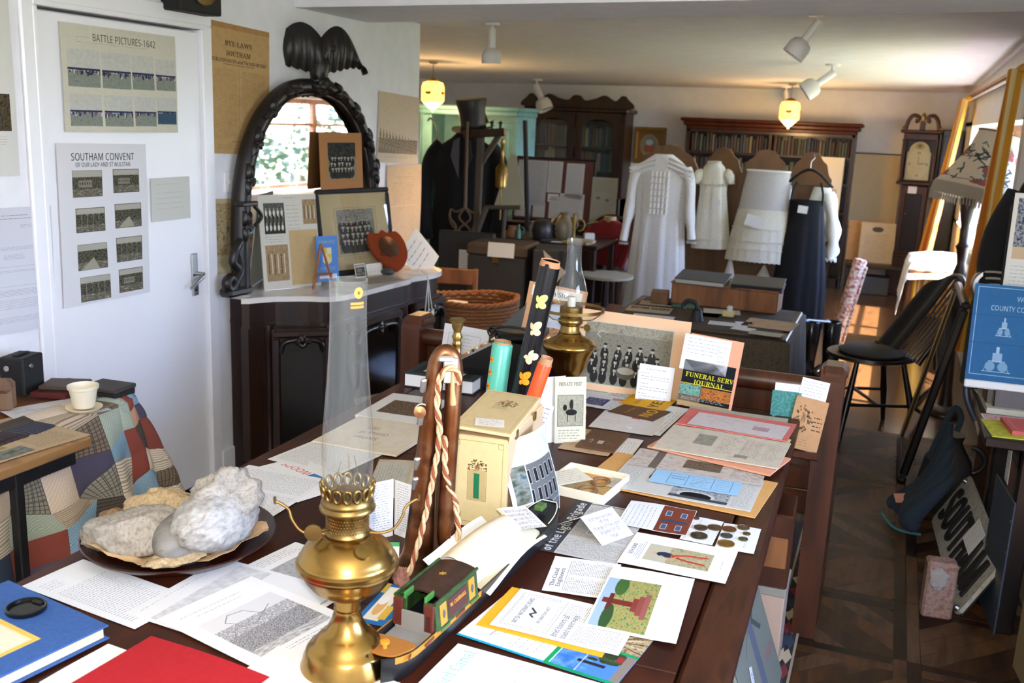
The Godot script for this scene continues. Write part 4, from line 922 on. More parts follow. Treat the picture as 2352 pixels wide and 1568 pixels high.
const TT := 0.76
func build_long_table() -> void:
	var t := thing("long_table", "long dark mahogany table covered with papers and exhibits", "table", TF(V(-0.822, 0, -1.86), 1.3))
	var hw := 0.655
	var hl := 1.26
	var b := 0.085
	# border boards round an inset panel of three boards, a shallow groove between them
	for sx in [-1.0, 1.0]:
		part(t, "border_board", sh().bevel(V(sx * (hw - b * 0.5), TT - 0.021, 0), V(b, 0.042, hl * 2), 0.009), M.mahogany_edge if sx > 0 else M.mahogany)
		part(t, "border_board", sh().bevel(V(0, TT - 0.021, sx * (hl - b * 0.5)), V(2 * (hw - b) - 0.003, 0.042, b), 0.003), M.mahogany)
	var lw := 2.0 * (hl - b) / 3.0
	for k in 3: part(t, "leaf_board", sh().bevel(V(0, TT - 0.0205, -hl + b + lw * (k + 0.5)), V(2 * (hw - b) - 0.006, 0.041, lw - 0.003), 0.002), M.mahogany)
	part(t, "apron", sh().box(V(hw - 0.09, TT - 0.1, 0), V(0.022, 0.11, 2 * hl - 0.2)).box(V(-hw + 0.09, TT - 0.1, 0), V(0.022, 0.11, 2 * hl - 0.2)).box(V(0, TT - 0.1, hl - 0.09), V(2 * hw - 0.2, 0.11, 0.022)).box(V(0, TT - 0.1, -hl + 0.09), V(2 * hw - 0.2, 0.11, 0.022)), M.mahogany)
	var lg := [[0.03, 0.0], [0.035, 0.02], [0.022, 0.05], [0.028, 0.2], [0.042, 0.4], [0.03, 0.52], [0.045, 0.55], [0.045, 0.72]]
	for sx in [-1.0, 1.0]:
		for sz in [-1.0, 1.0]: part(t, "leg", sh().lathe(lg, 16, TF(V(sx * (hw - 0.1), 0, sz * (hl - 0.1)))), M.mahogany)
	# pew behind the table
	var p := thing("pew", "dark oak pew with shaped bench ends behind the long table", "pew", TF(V(-0.86, 0, -3.24)))
	for sx in [-1.0, 1.0]:
		var e := sh()
		var out := poly([[-0.09, 0], [0.42, 0], [0.42, 0.46], [0.06, 0.62], [0.045, 0.88], [0.02, 0.915], [-0.05, 0.915], [-0.075, 0.88]])
		e.prism(out, 0.075, Transform3D(Basis(V(0, 0, -1), V(0, 1, 0), V(1, 0, 0)), V(sx * 0.745 + 0.0375, 0, 0)))
		part(p, "bench_end", e, M.pew_wood)
		part(p, "cap", sh().bevel(V(sx * 0.745, 0.9, -0.0), V(0.09, 0.05, 0.13), 0.02), M.pew_wood)
	part(p, "top_rail", sh().tube([V(-0.71, 0.845, 0.02), V(0.71, 0.845, 0.02)], 0.032, 14), M.pew_wood)
	for k in 5: part(p, "back_board", sh().bevel(V(0, 0.775 - 0.083 * k, 0.0), V(1.42, 0.08, 0.022 if k % 2 else 0.03), 0.006), M.pew_wood)
	part(p, "seat", sh().bevel(V(0, 0.44, -0.2), V(1.42, 0.03, 0.4), 0.006), M.pew_wood)
	part(p, "book_ledge", sh().bevel(V(0.69, 0.65, 0.085), V(0.09, 0.024, 0.14), 0.005).bevel(V(0.705, 0.7, 0.03), V(0.06, 0.1, 0.012), 0.003), M.pew_wood)
	# boxes and an album on the floor beside the table
	var q := thing("drawer_box", "small brown wooden box stacked below the table edge", "box", TF(V(-0.25, 0.28, -2.98), 2))
	part(q, "body", sh().bevel(V(0, 0.12, 0), V(0.16, 0.24, 0.2), 0.006), M.pew_wood); part(q, "front_board", sh().bevel(V(0, 0.12, 0.104), V(0.14, 0.1, 0.012), 0.004), M.brown_wood)
	q = thing("card_box", "pale buff card box on the floor beside the table", "box", TF(V(-0.27, 0, -2.97), 0))
	part(q, "body", sh().bevel(V(0, 0.13, 0), V(0.2, 0.26, 0.16), 0.004), plain("b79c84")); part(q, "lid", sh().bevel(V(0, 0.265, 0), V(0.206, 0.03, 0.166), 0.004), plain("8f8a7a"))
	q = thing("album", "grey green album with floral edge leaning beside table leg", "album", TF(V(-0.168, 0.006, -2.62), 0, 0, 20))
	part(q, "cover", sh().bevel(V(0, 0.17, 0), V(0.035, 0.34, 0.5), 0.006), plain("85886f", 0.8))
	card(q, "printed_cover", "album", 0.49, 0.33, TF(V(0.019, 0.005, 0.0), 90), 0.001)
	card(q, "year_label", "years", 0.09, 0.03, TF(V(0.022, 0.16, 0.1), 90, 0, 70), 0.001)
	var rug := thing("rug", "narrow patterned rug of red and cream diamonds beside the table", "rug", TF(V(-0.155, 0.002, -3.2)))
	part(rug, "ground", sh().bevel(V(-0.25, 0.004, 0), V(0.56, 0.006, 1.9), 0.002), plain("2a2624", 0.95))
	for k in 19:
		var zz := 0.9 - k * 0.098
		var col: String = ["7a2c2c", "b9a888", "2c3a4a"][k % 3]
		part(rug, "motif", sh().prism(poly([[-0.03, 0], [-0.012, 0.02], [-0.004, 0.05], [0.0, 0.022], [0.012, 0.05], [0.026, 0], [0.012, -0.05], [0.0, -0.022], [-0.008, -0.05], [-0.02, -0.02]]), 0.002, Transform3D(Basis(V(1, 0, 0), V(0, 0, -1), V(0, 1, 0)), V(-0.005, 0.0085, zz))), plain(col, 0.95))
	part(rug, "border", sh().box(V(0.025, 0.0075, 0), V(0.008, 0.002, 1.9)).box(V(-0.04, 0.0075, 0), V(0.008, 0.002, 1.9)), plain("a08c70", 0.95))

func rock_shape(sd: int, size: Vector3, rough := 0.12, cuts := 9, xf := Transform3D()) -> Shape:
	var g := RandomNumberGenerator.new()
	g.seed = sd
	var pl := []
	for k in cuts:
		pl.append([V(g.randf_range(-1, 1), g.randf_range(-1, 1), g.randf_range(-1, 1)).normalized(), g.randf_range(0.62, 0.95)])
	var nz := FastNoiseLite.new()
	nz.seed = sd; nz.frequency = 1.2; nz.fractal_octaves = 4
	var f := func(u: float, v: float) -> Vector3:
		var a := u * TAU
		var b := (0.5 - v) * PI * 0.998
		var d := V(cos(a) * cos(b), sin(b), sin(a) * cos(b))
		var r := 1.0
		for q in pl:
			var k: float = d.dot(q[0])
			if k > 0.05: r = minf(r, q[1] / k)
		r *= 1.0 + rough * nz.get_noise_3dv(d * 1.4)
		return xf * (d * r * size)
	return sh().grid(f, 30, 20)
func rope(pts: Array, r: float, twist := 60.0, strands := 3, from := 0) -> Shape:
	# strands twisted round a smooth path
	var s := sh()
	var path := smooth(pts, 10)
	var acc := [0.0]
	for k in path.size() - 1: acc.append(acc[k] + path[k].distance_to(path[k + 1]))
	for n in range(from, strands):
		var q := []
		for k in path.size():
			var d: Vector3 = (path[mini(k + 1, path.size() - 1)] - path[maxi(k - 1, 0)]).normalized()
			var up := Vector3.UP if absf(d.y) < 0.9 else Vector3.RIGHT
			var sd := d.cross(up).normalized()
			var w := sd.cross(d)
			var a: float = acc[k] * twist + TAU * n / strands
			q.append(path[k] + (sd * cos(a) + w * sin(a)) * r * 0.55)
		s.tube(q, r * 0.58, 6)
	return s

func build_table_exhibits() -> void:
	# ---------- the big brass lamp ----------
	var t := thing("oil_lamp", "tall brass oil lamp with clear glass chimney in the foreground", "lamp", TF(V(-0.748, TT, -1.268), 30))
	part(t, "foot", sh().lathe([[0.0, 0.0], [0.074, 0.0], [0.0755, 0.008], [0.073, 0.014], [0.071, 0.024], [0.068, 0.03], [0.0665, 0.036], [0.062, 0.042], [0.058, 0.0445], [0.054, 0.05], [0.044, 0.062], [0.042, 0.063], [0.034, 0.071], [0.026, 0.086], [0.021, 0.103], [0.0215, 0.104], [0.0215, 0.107], [0.02, 0.108], [0.0225, 0.122], [0.026, 0.132]], 64), M.brass)
	part(t, "fuel_bowl", sh().lathe([[0.024, 0.128], [0.036, 0.133], [0.056, 0.147], [0.068, 0.162], [0.0745, 0.176], [0.078, 0.178], [0.0785, 0.183], [0.0815, 0.185], [0.0815, 0.191], [0.0785, 0.193], [0.0785, 0.197], [0.0765, 0.199], [0.074, 0.205], [0.066, 0.217], [0.054, 0.226], [0.044, 0.231], [0.04, 0.233], [0.04, 0.237], [0.034, 0.238]], 64), M.brass)
	part(t, "filler_cap", sh().lathe([[0.0, 0.0], [0.0125, 0.0], [0.0135, 0.003], [0.0125, 0.0075], [0.0, 0.0085]], 24, TF(V(0.022, 0.222, 0.048), 0, 32, -14)), M.brass_dull)
	var bn := part(t, "burner", sh().lathe([[0.033, 0.236], [0.036, 0.24], [0.0335, 0.244], [0.0325, 0.272], [0.036, 0.275], [0.038, 0.277], [0.0435, 0.279], [0.0445, 0.2825], [0.042, 0.286], [0.0405, 0.288], [0.042, 0.291], [0.0405, 0.294], [0.039, 0.3], [0.0395, 0.304], [0.036, 0.304], [0.033, 0.3]], 48), M.brass_dull)
	var ms := sh()
	for j in 5:
		for k in 44:
			var a := TAU * (k + 0.5 * (j % 2)) / 44
			ms.bevel(V(cos(a) * 0.0332, 0.2475 + j * 0.0052, sin(a) * 0.0332), V(0.002, 0.0032, 0.0032), 0.0008, Basis(Vector3.UP, -a))
	part(bn, "mesh_band", ms, M.brass_dark)
	var gal := sh()
	for k in 16:
		var a := TAU * k / 16
		var q := []
		for j in 14:
			var b := TAU * j / 14
			var aa := a + cos(b) * 0.145
			var rr := 0.0405 + 0.0018 * sin(b)
			q.append(V(cos(aa) * rr, 0.312 + sin(b) * 0.0105, sin(aa) * rr))
		gal.tube(q, 0.0026, 6, true)
	part(bn, "gallery", gal, M.brass_dull)
	var kb := part(t, "wick_knob", sh().lathe([[0.0, -0.0015], [0.0135, -0.0015], [0.014, 0.0], [0.0135, 0.0015], [0.006, 0.002], [0.0, 0.002]], 24, TF(V(-0.052, 0.252, 0.03), 0, 90, 0)), M.brass_dark)
	part(kb, "spindle", sh().tube([V(-0.052, 0.252, 0.03), V(-0.03, 0.25, 0.012)], 0.0028, 8), M.brass_dark)
	for sx in [-1.0, 1.0]:
		var pts := smooth([V(sx * 0.03, 0.239, 0.0), V(sx * 0.05, 0.2375, 0.004), V(sx * 0.072, 0.244, 0.004), V(sx * 0.086, 0.262, 0.0), V(sx * 0.092, 0.278, -0.004), V(sx * 0.108, 0.289, -0.006), V(sx * 0.112, 0.288, -0.006), V(sx * 0.1125, 0.298, -0.006)], 6)
		part(t, "shade_arm", sh().tube(pts, 0.0024, 8), M.brass_dark)
	var ch := sh()
	var prof := [[0.034, 0.3], [0.0375, 0.318], [0.0395, 0.345], [0.0402, 0.37], [0.0392, 0.4], [0.0362, 0.44], [0.0322, 0.49], [0.0292, 0.54], [0.0278, 0.58], [0.0276, 0.61], [0.0288, 0.645]]
	ch.lathe(prof, 64)
	var chm := part(t, "chimney", ch, M.clear_glass)
	part(chm, "rim", sh().tube(arc(V(0, 0.645, 0), 0.0288, 0, 352.5, 47, V(1, 0, 0), V(0, 0, 1)), 0.0009, 6, true), M.clear_glass)
	var mk := sh()
	mk.grid(func(u: float, v: float) -> Vector3:
		var b := u * TAU
		var a := 1.0 + cos(b) * 0.26 * v
		return V(cos(a) * 0.0289, 0.629 + sin(b) * 0.0085 * v, sin(a) * 0.0289), 20, 2)
	for j in 2:
		for k in 11:
			var a := 1.42 - k * 0.075
			mk.bevel(V(cos(a) * 0.0285, 0.613 - j * 0.0055, sin(a) * 0.0285), V(0.0004, 0.0038, 0.0012 + 0.0006 * (k % 2)), 0.0001, Basis(Vector3.UP, -a))
	part(chm, "gilt_mark", mk, mat("gilt", Color("d8a24a"), 0.4, 0.3))
	var wi := sh()
	wi.lathe([[0.0, 0.3], [0.016, 0.3], [0.018, 0.312], [0.012, 0.314], [0.0, 0.312]], 24)
	for q in [[-0.014, 0.008, 0.36], [0.002, 0.01, 0.372], [0.014, -0.004, 0.366]]: wi.tube([V(q[0], 0.305, q[1]), V(q[0] * 1.1, 0.34, q[1]), V(q[0] * 0.7, q[2], q[1] * 0.6)], 0.0006, 6)
	part(t, "mantle_wires", wi, M.brass_dark)
	# ---------- the second brass lamp ----------
	t = thing("oil_lamp", "smaller brass oil lamp with bulbous chimney and shade ring, before the band photograph", "lamp", TF(V(-0.869, TT, -2.78), 20))
	part(t, "foot", sh().lathe([[0.0, 0.0], [0.067, 0.0], [0.068, 0.01], [0.066, 0.014], [0.064, 0.024], [0.058, 0.03], [0.056, 0.036], [0.045, 0.05], [0.034, 0.072], [0.0335, 0.075], [0.029, 0.08], [0.026, 0.096], [0.0255, 0.115], [0.029, 0.12]], 48), M.brass)
	part(t, "fuel_bowl", sh().lathe([[0.026, 0.116], [0.03, 0.124], [0.045, 0.14], [0.054, 0.16], [0.06, 0.18], [0.068, 0.2], [0.08, 0.218], [0.084, 0.226], [0.0825, 0.232], [0.07, 0.243], [0.05, 0.252], [0.04, 0.256], [0.034, 0.265]], 48), M.brass)
	bn = part(t, "burner", sh().lathe([[0.03, 0.262], [0.034, 0.268], [0.03, 0.276], [0.0285, 0.288], [0.037, 0.296], [0.038, 0.306], [0.032, 0.312], [0.035, 0.325], [0.034, 0.345], [0.026, 0.348], [0.0, 0.345]], 32), M.brass_dull)
	part(bn, "wick_knob", sh().tube([V(0.03, 0.285, 0.01), V(0.05, 0.286, 0.018)], 0.003, 8).lathe([[0, 0], [0.011, 0.0], [0.011, 0.003], [0, 0.003]], 16, TF(V(0.05, 0.286, 0.018), 60, 0, 90)), M.brass_dark)
	var rg := sh()
	rg.lathe([[0.098, 0.334], [0.101, 0.334], [0.101, 0.343], [0.098, 0.343], [0.098, 0.334]], 48)
	for k in 3:
		var a := TAU * k / 3 + 0.4
		rg.tube([V(cos(a) * 0.036, 0.305, sin(a) * 0.036), V(cos(a) * 0.07, 0.312, sin(a) * 0.07), V(cos(a) * 0.099, 0.336, sin(a) * 0.099)], 0.0018, 6)
	part(t, "shade_ring", rg, M.brass_dull)
	part(t, "chimney", sh().lathe([[0.033, 0.346], [0.041, 0.36], [0.0445, 0.38], [0.0435, 0.4], [0.037, 0.425], [0.028, 0.45], [0.0235, 0.47], [0.022, 0.5], [0.0222, 0.53], [0.0238, 0.55]], 48), M.clear_glass)
	part(t, "wick_tube", sh().lathe([[0.0, 0.34], [0.012, 0.34], [0.012, 0.375], [0.0, 0.376]], 20), plain("d8d2c4", 0.6))
	# ---------- bugle ----------
	var bx := TF(V(-0.792, TT, -1.612), 27)
	t = thing("bugle", "old copper bugle standing on its bell, hung with twisted cord", "bugle", bx)
	var left := smooth([V(0.062, 0.42, 0.0), V(0.057, 0.446, 0.0), V(0.046, 0.456, 0.0), V(0.034, 0.448, 0.0), V(0.026, 0.42, 0.0), V(0.018, 0.32, 0.0), V(0.01, 0.2, 0.0), V(0.004, 0.1, 0.0), V(0.0, 0.045, 0.0), V(-0.003, 0.0, 0.0)], 5)
	var rl := []
	for k in left.size():
		var q := float(k) / (left.size() - 1)
		rl.append(0.0165 + 0.014 * smoothstep(0.4, 0.95, q) + 0.026 * pow(smoothstep(0.82, 1.0, q), 2.0))
	part(t, "bell_tube", sh().tube(left, rl, 20), M.copper)
	var rt := smooth([V(0.062, 0.42, 0.0), V(0.058, 0.3, 0.008), V(0.052, 0.15, 0.012), V(0.05, 0.09, 0.012), V(0.054, 0.07, 0.002), V(0.058, 0.09, -0.012), V(0.06, 0.2, -0.016), V(0.064, 0.36, -0.018), V(0.067, 0.43, -0.018)], 5)
	var rr2 := []
	for k in rt.size(): rr2.append(lerpf(0.0165, 0.0095, float(k) / (rt.size() - 1)))
	part(t, "lead_tube", sh().tube(rt, rr2, 18), M.copper)
	part(t, "mouthpiece", sh().lathe([[0.009, 0.425], [0.0095, 0.44], [0.011, 0.442], [0.011, 0.448], [0.0085, 0.45], [0.0085, 0.467], [0.0095, 0.469], [0.008, 0.473], [0.0075, 0.477], [0.0105, 0.483], [0.0075, 0.489], [0.007, 0.494], [0.0105, 0.502], [0.011, 0.511], [0.015, 0.513], [0.0155, 0.516], [0.013, 0.518], [0.0, 0.516]], 24, TF(V(0.066, 0.0, -0.018))), M.brass_dull)
	for y in [0.395, 0.33, 0.24, 0.2]: part(t, "mount", sh().bevel(V(-0.008 + 0.06 * (y - 0.2), y, 0.014), V(0.012, 0.03, 0.01), 0.003, Basis.from_euler(V(0.3, 0.5, 0.1))), M.nickel)
	part(t, "ring_mount", sh().tube(arc(V(0.002, 0.345, 0.012), 0.013, 0, 345, 20), 0.0022, 6, true), M.nickel)
	part(t, "bracket", sh().bevel(V(0.054, 0.425, 0.016), V(0.028, 0.05, 0.006), 0.002).bevel(V(0.045, 0.447, 0.01), V(0.03, 0.012, 0.02), 0.003), M.nickel)
	part(t, "strap_tab", sh().tube([V(0.058, 0.425, 0.02), V(0.058, 0.39, 0.021), V(0.06, 0.36, 0.02)], [0.003, 0.0045, 0.0065], 8), mat("tab", Color("d8a070"), 0.5))
	part(t, "badge", sh().lathe([[0, 0], [0.011, 0.0], [0.0115, 0.003], [0.0, 0.005]], 20, TF(V(-0.002, 0.345, 0.022), 0, 80)), M.copper)
	var cords := [[V(0.03, 0.4, 0.022), V(0.04, 0.425, 0.024), V(0.058, 0.432, 0.024), V(0.068, 0.42, 0.02), V(0.07, 0.4, 0.016)]]
	cords.append([V(0.032, 0.41, 0.024), V(0.03, 0.36, 0.026), V(0.036, 0.3, 0.026), V(0.026, 0.22, 0.03), V(0.012, 0.14, 0.034), V(-0.006, 0.06, 0.04), V(-0.02, 0.02, 0.044)])
	cords.append([V(0.046, 0.3, 0.03), V(0.05, 0.22, 0.026), V(0.07, 0.16, 0.014), V(0.078, 0.1, 0.012), V(0.07, 0.055, 0.02), V(0.05, 0.04, 0.03)])
	for q in cords:
		var cd := part(t, "cord", rope(q, 0.006, 110.0, 2), M.rope)
		part(cd, "brown_strand", rope(q, 0.006, 110.0, 3, 2), plain("8a4a2c", 0.95))
	part(t, "tassel", rock_shape(5, V(0.016, 0.02, 0.014), 0.5, 4, TF(V(-0.03, 0.02, 0.046))), plain("8a5f52", 0.95))
	# ---------- cream box ----------
	t = thing("cream_box", "tall cream cardboard box with green striped label and loose lid", "box", TF(V(-0.793, TT, -2.03), 4.7))
	part(t, "body", sh().bevel(V(0, 0.106, 0), V(0.13, 0.212, 0.3), 0.003), mat("box_side", Color("d3b489"), 0.6))
	card(t, "front_print", "boxfront", 0.13, 0.21, TF(V(0, 0.001, 0.1505)), 0.0006)
	var ld := part(t, "lid", sh().bevel(V(0, 0.0, 0), V(0.136, 0.007, 0.312), 0.002).box(V(0.066, -0.008, 0), V(0.003, 0.016, 0.31)).box(V(-0.066, -0.008, 0), V(0.003, 0.016, 0.31)), mat("box_lid", Color("dcc391"), 0.5), TF(V(-0.004, 0.226, 0.0), 3, 0, -3))
	part(ld, "lid_print", sheet("boxlid", 0.13, 0.3, 0.0005), pm("boxlid"), TF(V(0, 0.0036, 0)))
	part(ld, "lid_card", sheet("lidcard", 0.065, 0.05, 0.0006), pm("lidcard"), TF(V(0.005, 0.0046, 0.1), 14))
	for z in [-0.06, 0.09]: part(t, "clasp", sh().bevel(V(0.068, 0.208, z), V(0.004, 0.02, 0.016), 0.001), M.brass_dark)
	# ---------- rolled papers standing behind the box ----------
	t = thing("scroll_tube", "rolled teal paper tube with orange dots", "roll", TF(V(-0.968, TT, -2.4), 0, 0, -5.7) * Transform3D(Basis.from_scale(V(1.18, 1, 1.18)), Vector3.ZERO))
	part(t, "roll", sh().lathe([[0.0, 0.002], [0.024, 0.002], [0.024, 0.295], [0.021, 0.3], [0.017, 0.3], [0.0165, 0.27], [0.0, 0.27]], 28), mat("teal_paper", Color("5cbfa6"), 0.3))
	part(t, "core", sh().lathe([[0.0165, 0.27], [0.0175, 0.306], [0.0195, 0.306], [0.0205, 0.27]], 28, Transform3D(), 1, 1, func(a: float) -> float: return 1.0 + 0.03 * sin(5.0 * a)), plain("b98a64"))
	for y in [0.12, 0.155, 0.19, 0.23, 0.265]:
		var dt := sh()
		dt.grid(func(u: float, v: float) -> Vector3:
			var a := 1.05 + cos(u * TAU) * 0.35 * v
			return V(cos(a + 1.2) * 0.0243, y - 0.01 + sin(u * TAU) * 0.0085 * v, sin(a + 1.2) * 0.0243), 16, 2)
		part(t, "dot", dt, plain("f0a21a", 0.4))
	t = thing("scroll_tube", "tall black paper tube with pale butterflies, leaning right", "roll", TF(V(-0.91, TT, -2.405), 0, 0, -10.2) * Transform3D(Basis.from_scale(V(1.15, 1, 1.15)), Vector3.ZERO))
	part(t, "roll", sh().lathe([[0.0, 0.002], [0.0235, 0.002], [0.0235, 0.525], [0.021, 0.54], [0.019, 0.54], [0.0185, 0.5], [0.0, 0.5]], 32, Transform3D(), 1, 1), mat("black_paper", Color("0b0c10"), 0.22))
	part(t, "torn_rim", sh().lathe([[0.019, 0.505], [0.0205, 0.542], [0.022, 0.543], [0.0238, 0.527]], 24, Transform3D(), 1, 1, func(a: float) -> float: return 1.0 + 0.05 * sin(3.0 * a)), plain("c08a62"))
	var flies := [[0.43, 0.3, "d9dd7c", 0.5], [0.355, 0.25, "f1c79e", 0.55], [0.285, 0.1, "e8d6ae", -0.4], [0.215, 0.25, "f2a21c", 0.5], [0.15, 0.15, "c9cf84", 0.2]]
	for fb in flies:
		var w := sh()
		for lobe in [[0.35, 0.35, 0.027, 0.009], [-0.35, -0.8, 0.021, 0.008], [0.9, 1.35, 0.017, 0.004], [-0.8, -2.0, 0.012, 0.004]]:
			w.grid(func(u: float, v: float) -> Vector3:
				var e := u * TAU
				var px: float = lobe[2] * (0.55 + 0.5 * cos(e) * v)
				var py: float = lobe[3] * sin(e) * v
				var an: float = lobe[1] + fb[3]
				var x := cos(an) * px - sin(an) * py
				var y := sin(an) * px + cos(an) * py
				var a: float = 1.35 + fb[1] - x / 0.0236
				return V(cos(a) * 0.0238, fb[0] + y * 1.15, sin(a) * 0.0238), 14, 2)
		part(t, "butterfly", w, plain(fb[2], 0.4))
	t = thing("scroll_tube", "rolled orange paper tube with torn end, leaning right", "roll", TF(V(-0.875, TT, -2.335), 0, 0, -16.7) * Transform3D(Basis.from_scale(V(1.15, 1, 1.15)), Vector3.ZERO))
	part(t, "roll", sh().lathe([[0.0, 0.002], [0.0165, 0.002], [0.0165, 0.285], [0.014, 0.29], [0.012, 0.285], [0.0115, 0.27], [0.0, 0.27]], 24), mat("orange_paper", Color("f0531a"), 0.35))
	part(t, "core", sh().lathe([[0.0115, 0.27], [0.0125, 0.305], [0.0145, 0.305], [0.0155, 0.28]], 24, Transform3D(), 1, 1, func(a: float) -> float: return 1.0 + 0.05 * sin(4.0 * a)), plain("b98a64"))
	t = thing("hearse_leaflet", "cream leaflet with horse engraving standing behind the orange tube", "leaflet", TF(V(-0.8, TT, -2.52), 38, -6))
	card(t, "leaf", "hearseleaf", 0.09, 0.19, TF(V(0.03, 0, 0), -8)); card(t, "back_leaf", "blank", 0.09, 0.19, TF(V(-0.02, 0, -0.015), 14))
	solo("label_sheet", "small lilac printed note between black and orange tubes", "note", sh().grid(func(u: float, v: float) -> Vector3: return V((u - 0.5) * 0.06, (1.0 - v) * 0.13, 0.0), 1, 1, pr("scrollpaper"), 0.0006), pm("scrollpaper"), TF(V(-0.862, TT, -2.45), 20, -4, -14))
	# curled photograph sheet against the box
	var cs := sh()
	cs.grid(func(u: float, v: float) -> Vector3:
		var y := (1.0 - v) * 0.195
		return V((u - 0.5) * 0.18, y, 0.03 * cos((1.0 - v) * 2.6) + 0.018 * sin(u * 3.0)), 10, 14, pr("facade"), 0.0006)
	solo("curled_photograph", "curled black and white photograph of a terrace leaning on the cream box", "photograph", cs, pm("facade"), TF(V(-0.702, TT + 0.002, -1.99), 76))
	# ---------- model boat ----------
	build_boat()
	build_fossils()
	build_standing()

func build_boat() -> void:
	var t := thing("model_boat", "model canal barge with black hull and green cabin", "model boat", TF(V(-0.662, TT, -1.61), -3.2))
	var ln := 0.37
	# half beam and sheer along the boat, s from stern -1 (towards +z) to bow +1
	var hb := func(s: float) -> float:
		var e := 0.043
		if s > 0.72: e *= sqrt(maxf(0.0, 1.0 - pow((s - 0.72) / 0.28, 2.2)))
		if s < -0.82: e *= sqrt(maxf(0.02, 1.0 - pow((-0.82 - s) / 0.19, 2.0)))
		return e
	var top := func(s: float) -> float: return 0.042 + 0.016 * pow(maxf(0.0, (s - 0.55) / 0.45), 2.0) + 0.006 * pow(maxf(0.0, (-0.6 - s) / 0.4), 2.0)
	var hull := sh()
	hull.grid(func(u: float, v: float) -> Vector3:
		var s := lerpf(-1.0, 1.0, v)
		var a := lerpf(-1.0, 1.0, u)
		var w: float = hb.call(s)
		var h: float = top.call(s)
		if absf(a) < 0.55: return V(a / 0.55 * w * 0.86, 0.0015, -s * ln)
		var k := (absf(a) - 0.55) / 0.45
		return V(signf(a) * w * lerpf(0.86, 1.0, sqrt(k)), lerpf(0.0015, h, k), -s * ln), 14, 50, Rect2(0, 0, 1, 1), 0.003)
	part(t, "hull", hull, mat("hull", Color("1b1c1e"), 0.35, 0.0, noise_tex("hulln", ["7a7a7c", "ffffff", "cfcfd2"], 256, 0.03), 4.0))
	var dk := sh()
	dk.grid(func(u: float, v: float) -> Vector3:
		var s := lerpf(0.58, 0.985, v)
		return V((u - 0.5) * 1.9 * hb.call(s), top.call(s) - 0.003, -s * ln), 6, 12)
	part(t, "fore_deck", dk, M.hull)
	var cr := []
	for k in 9:
		var s := lerpf(0.72, 0.97, k / 8.0)
		cr.append(V(0.85 * hb.call(s), top.call(s) + 0.0008, -s * ln))
	for k in 9:
		var s := lerpf(0.97, 0.72, k / 8.0)
		cr.append(V(-0.85 * hb.call(s), top.call(s) + 0.0008, -s * ln))
	part(t, "deck_line", sh().tube(cr, 0.0013, 6), plain("d8d8d0"))
	part(t, "deck_box", sh().bevel(V(0, 0.062, -0.83 * ln), V(0.02, 0.012, 0.03), 0.002), plain("4a6a34", 0.5))
	# painted gunwale band at the stern
	for sx in [-1.0, 1.0]:
		var bd := sh()
		bd.grid(func(u: float, v: float) -> Vector3:
			var s := lerpf(-0.96, -0.2, u)
			return V(sx * (hb.call(s) + 0.0012), top.call(s) + 0.001 - v * 0.011, -s * ln), 24, 1, Rect2(0, 0, 1, 1), 0.0008)
		part(t, "painted_band", bd, plain("b07a1e", 0.45))
		for k in 5: part(t, "band_panel", sh().bevel(V(sx * (hb.call(-0.9 + k * 0.15) + 0.0026), 0.0385 + 0.004 * maxf(0, 1.0 - k), (0.88 - k * 0.15) * ln), V(0.0012, 0.006, 0.032), 0.0004, Basis(Vector3.UP, [0.3, 0.06, 0.0, 0.0, 0.0][k] * sx)), plain(["5a2a1e", "6a2c20", "3f6a30", "6a2c20", "3f6a30"][k], 0.5))
	# stern deck, tiller post, cockpit floor
	part(t, "stern_deck", sh().prism(spoly([[-0.036, 0.0], [0.036, 0.0], [0.034, 0.03], [0.018, 0.05], [-0.018, 0.05], [-0.034, 0.03]]), 0.003, Transform3D(Basis(V(1, 0, 0), V(0, 0, 1), V(0, -1, 0)), V(0, 0.0465, 0.305))), plain("9a6428", 0.5))
	part(t, "mooring_post", sh().lathe([[0.004, 0.045], [0.004, 0.056], [0.008, 0.058], [0.008, 0.062], [0.0, 0.063]], 12, TF(V(0.0, 0, 0.338))), plain("c8892a", 0.4))
	part(t, "cockpit", sh().bevel(V(0, 0.034, 0.278), V(0.07, 0.004, 0.06), 0.001).bevel(V(0.0, 0.045, 0.247), V(0.07, 0.05, 0.004), 0.001), plain("7b7872"))
	# cabin
	var cb := sh()
	var cz := 0.165
	for sx in [-1.0, 1.0]:
		var bs := Basis(V(0, 0, 1), 0.12 * sx)
		cb.bevel(V(sx * 0.039, 0.064, cz), V(0.006, 0.05, 0.155), 0.001, bs)
	cb.bevel(V(0, 0.064, cz - 0.075), V(0.076, 0.05, 0.005), 0.001)
	cb.bevel(V(-0.027, 0.064, cz + 0.075), V(0.022, 0.05, 0.005), 0.001); cb.bevel(V(0.027, 0.064, cz + 0.075), V(0.022, 0.05, 0.005), 0.001)
	part(t, "cabin_wall", cb, mat("cabin_green", Color("355c2a"), 0.5, 0.0, noise_tex("cabn", ["8a8a80", "ffffff"], 128, 0.05), 6.0))
	part(t, "cabin_doorpost", sh().bevel(V(0.03, 0.064, cz + 0.081), V(0.018, 0.05, 0.006), 0.001).bevel(V(-0.03, 0.064, cz + 0.081), V(0.018, 0.05, 0.006), 0.001), plain("5a241c", 0.5))
	var rf := sh()
	rf.grid(func(u: float, v: float) -> Vector3:
		var a := (u - 0.5) * 2.0
		return V(a * 0.038, 0.0895 + 0.007 * (1.0 - a * a), lerpf(cz - 0.08, cz + 0.05, v)), 10, 4, Rect2(0, 0, 1, 1), 0.004)
	part(t, "cabin_roof", rf, mat("roof_brown", Color("40281e"), 0.45, 0.0, noise_tex("cabn", [], 128, 0.05), 6.0))
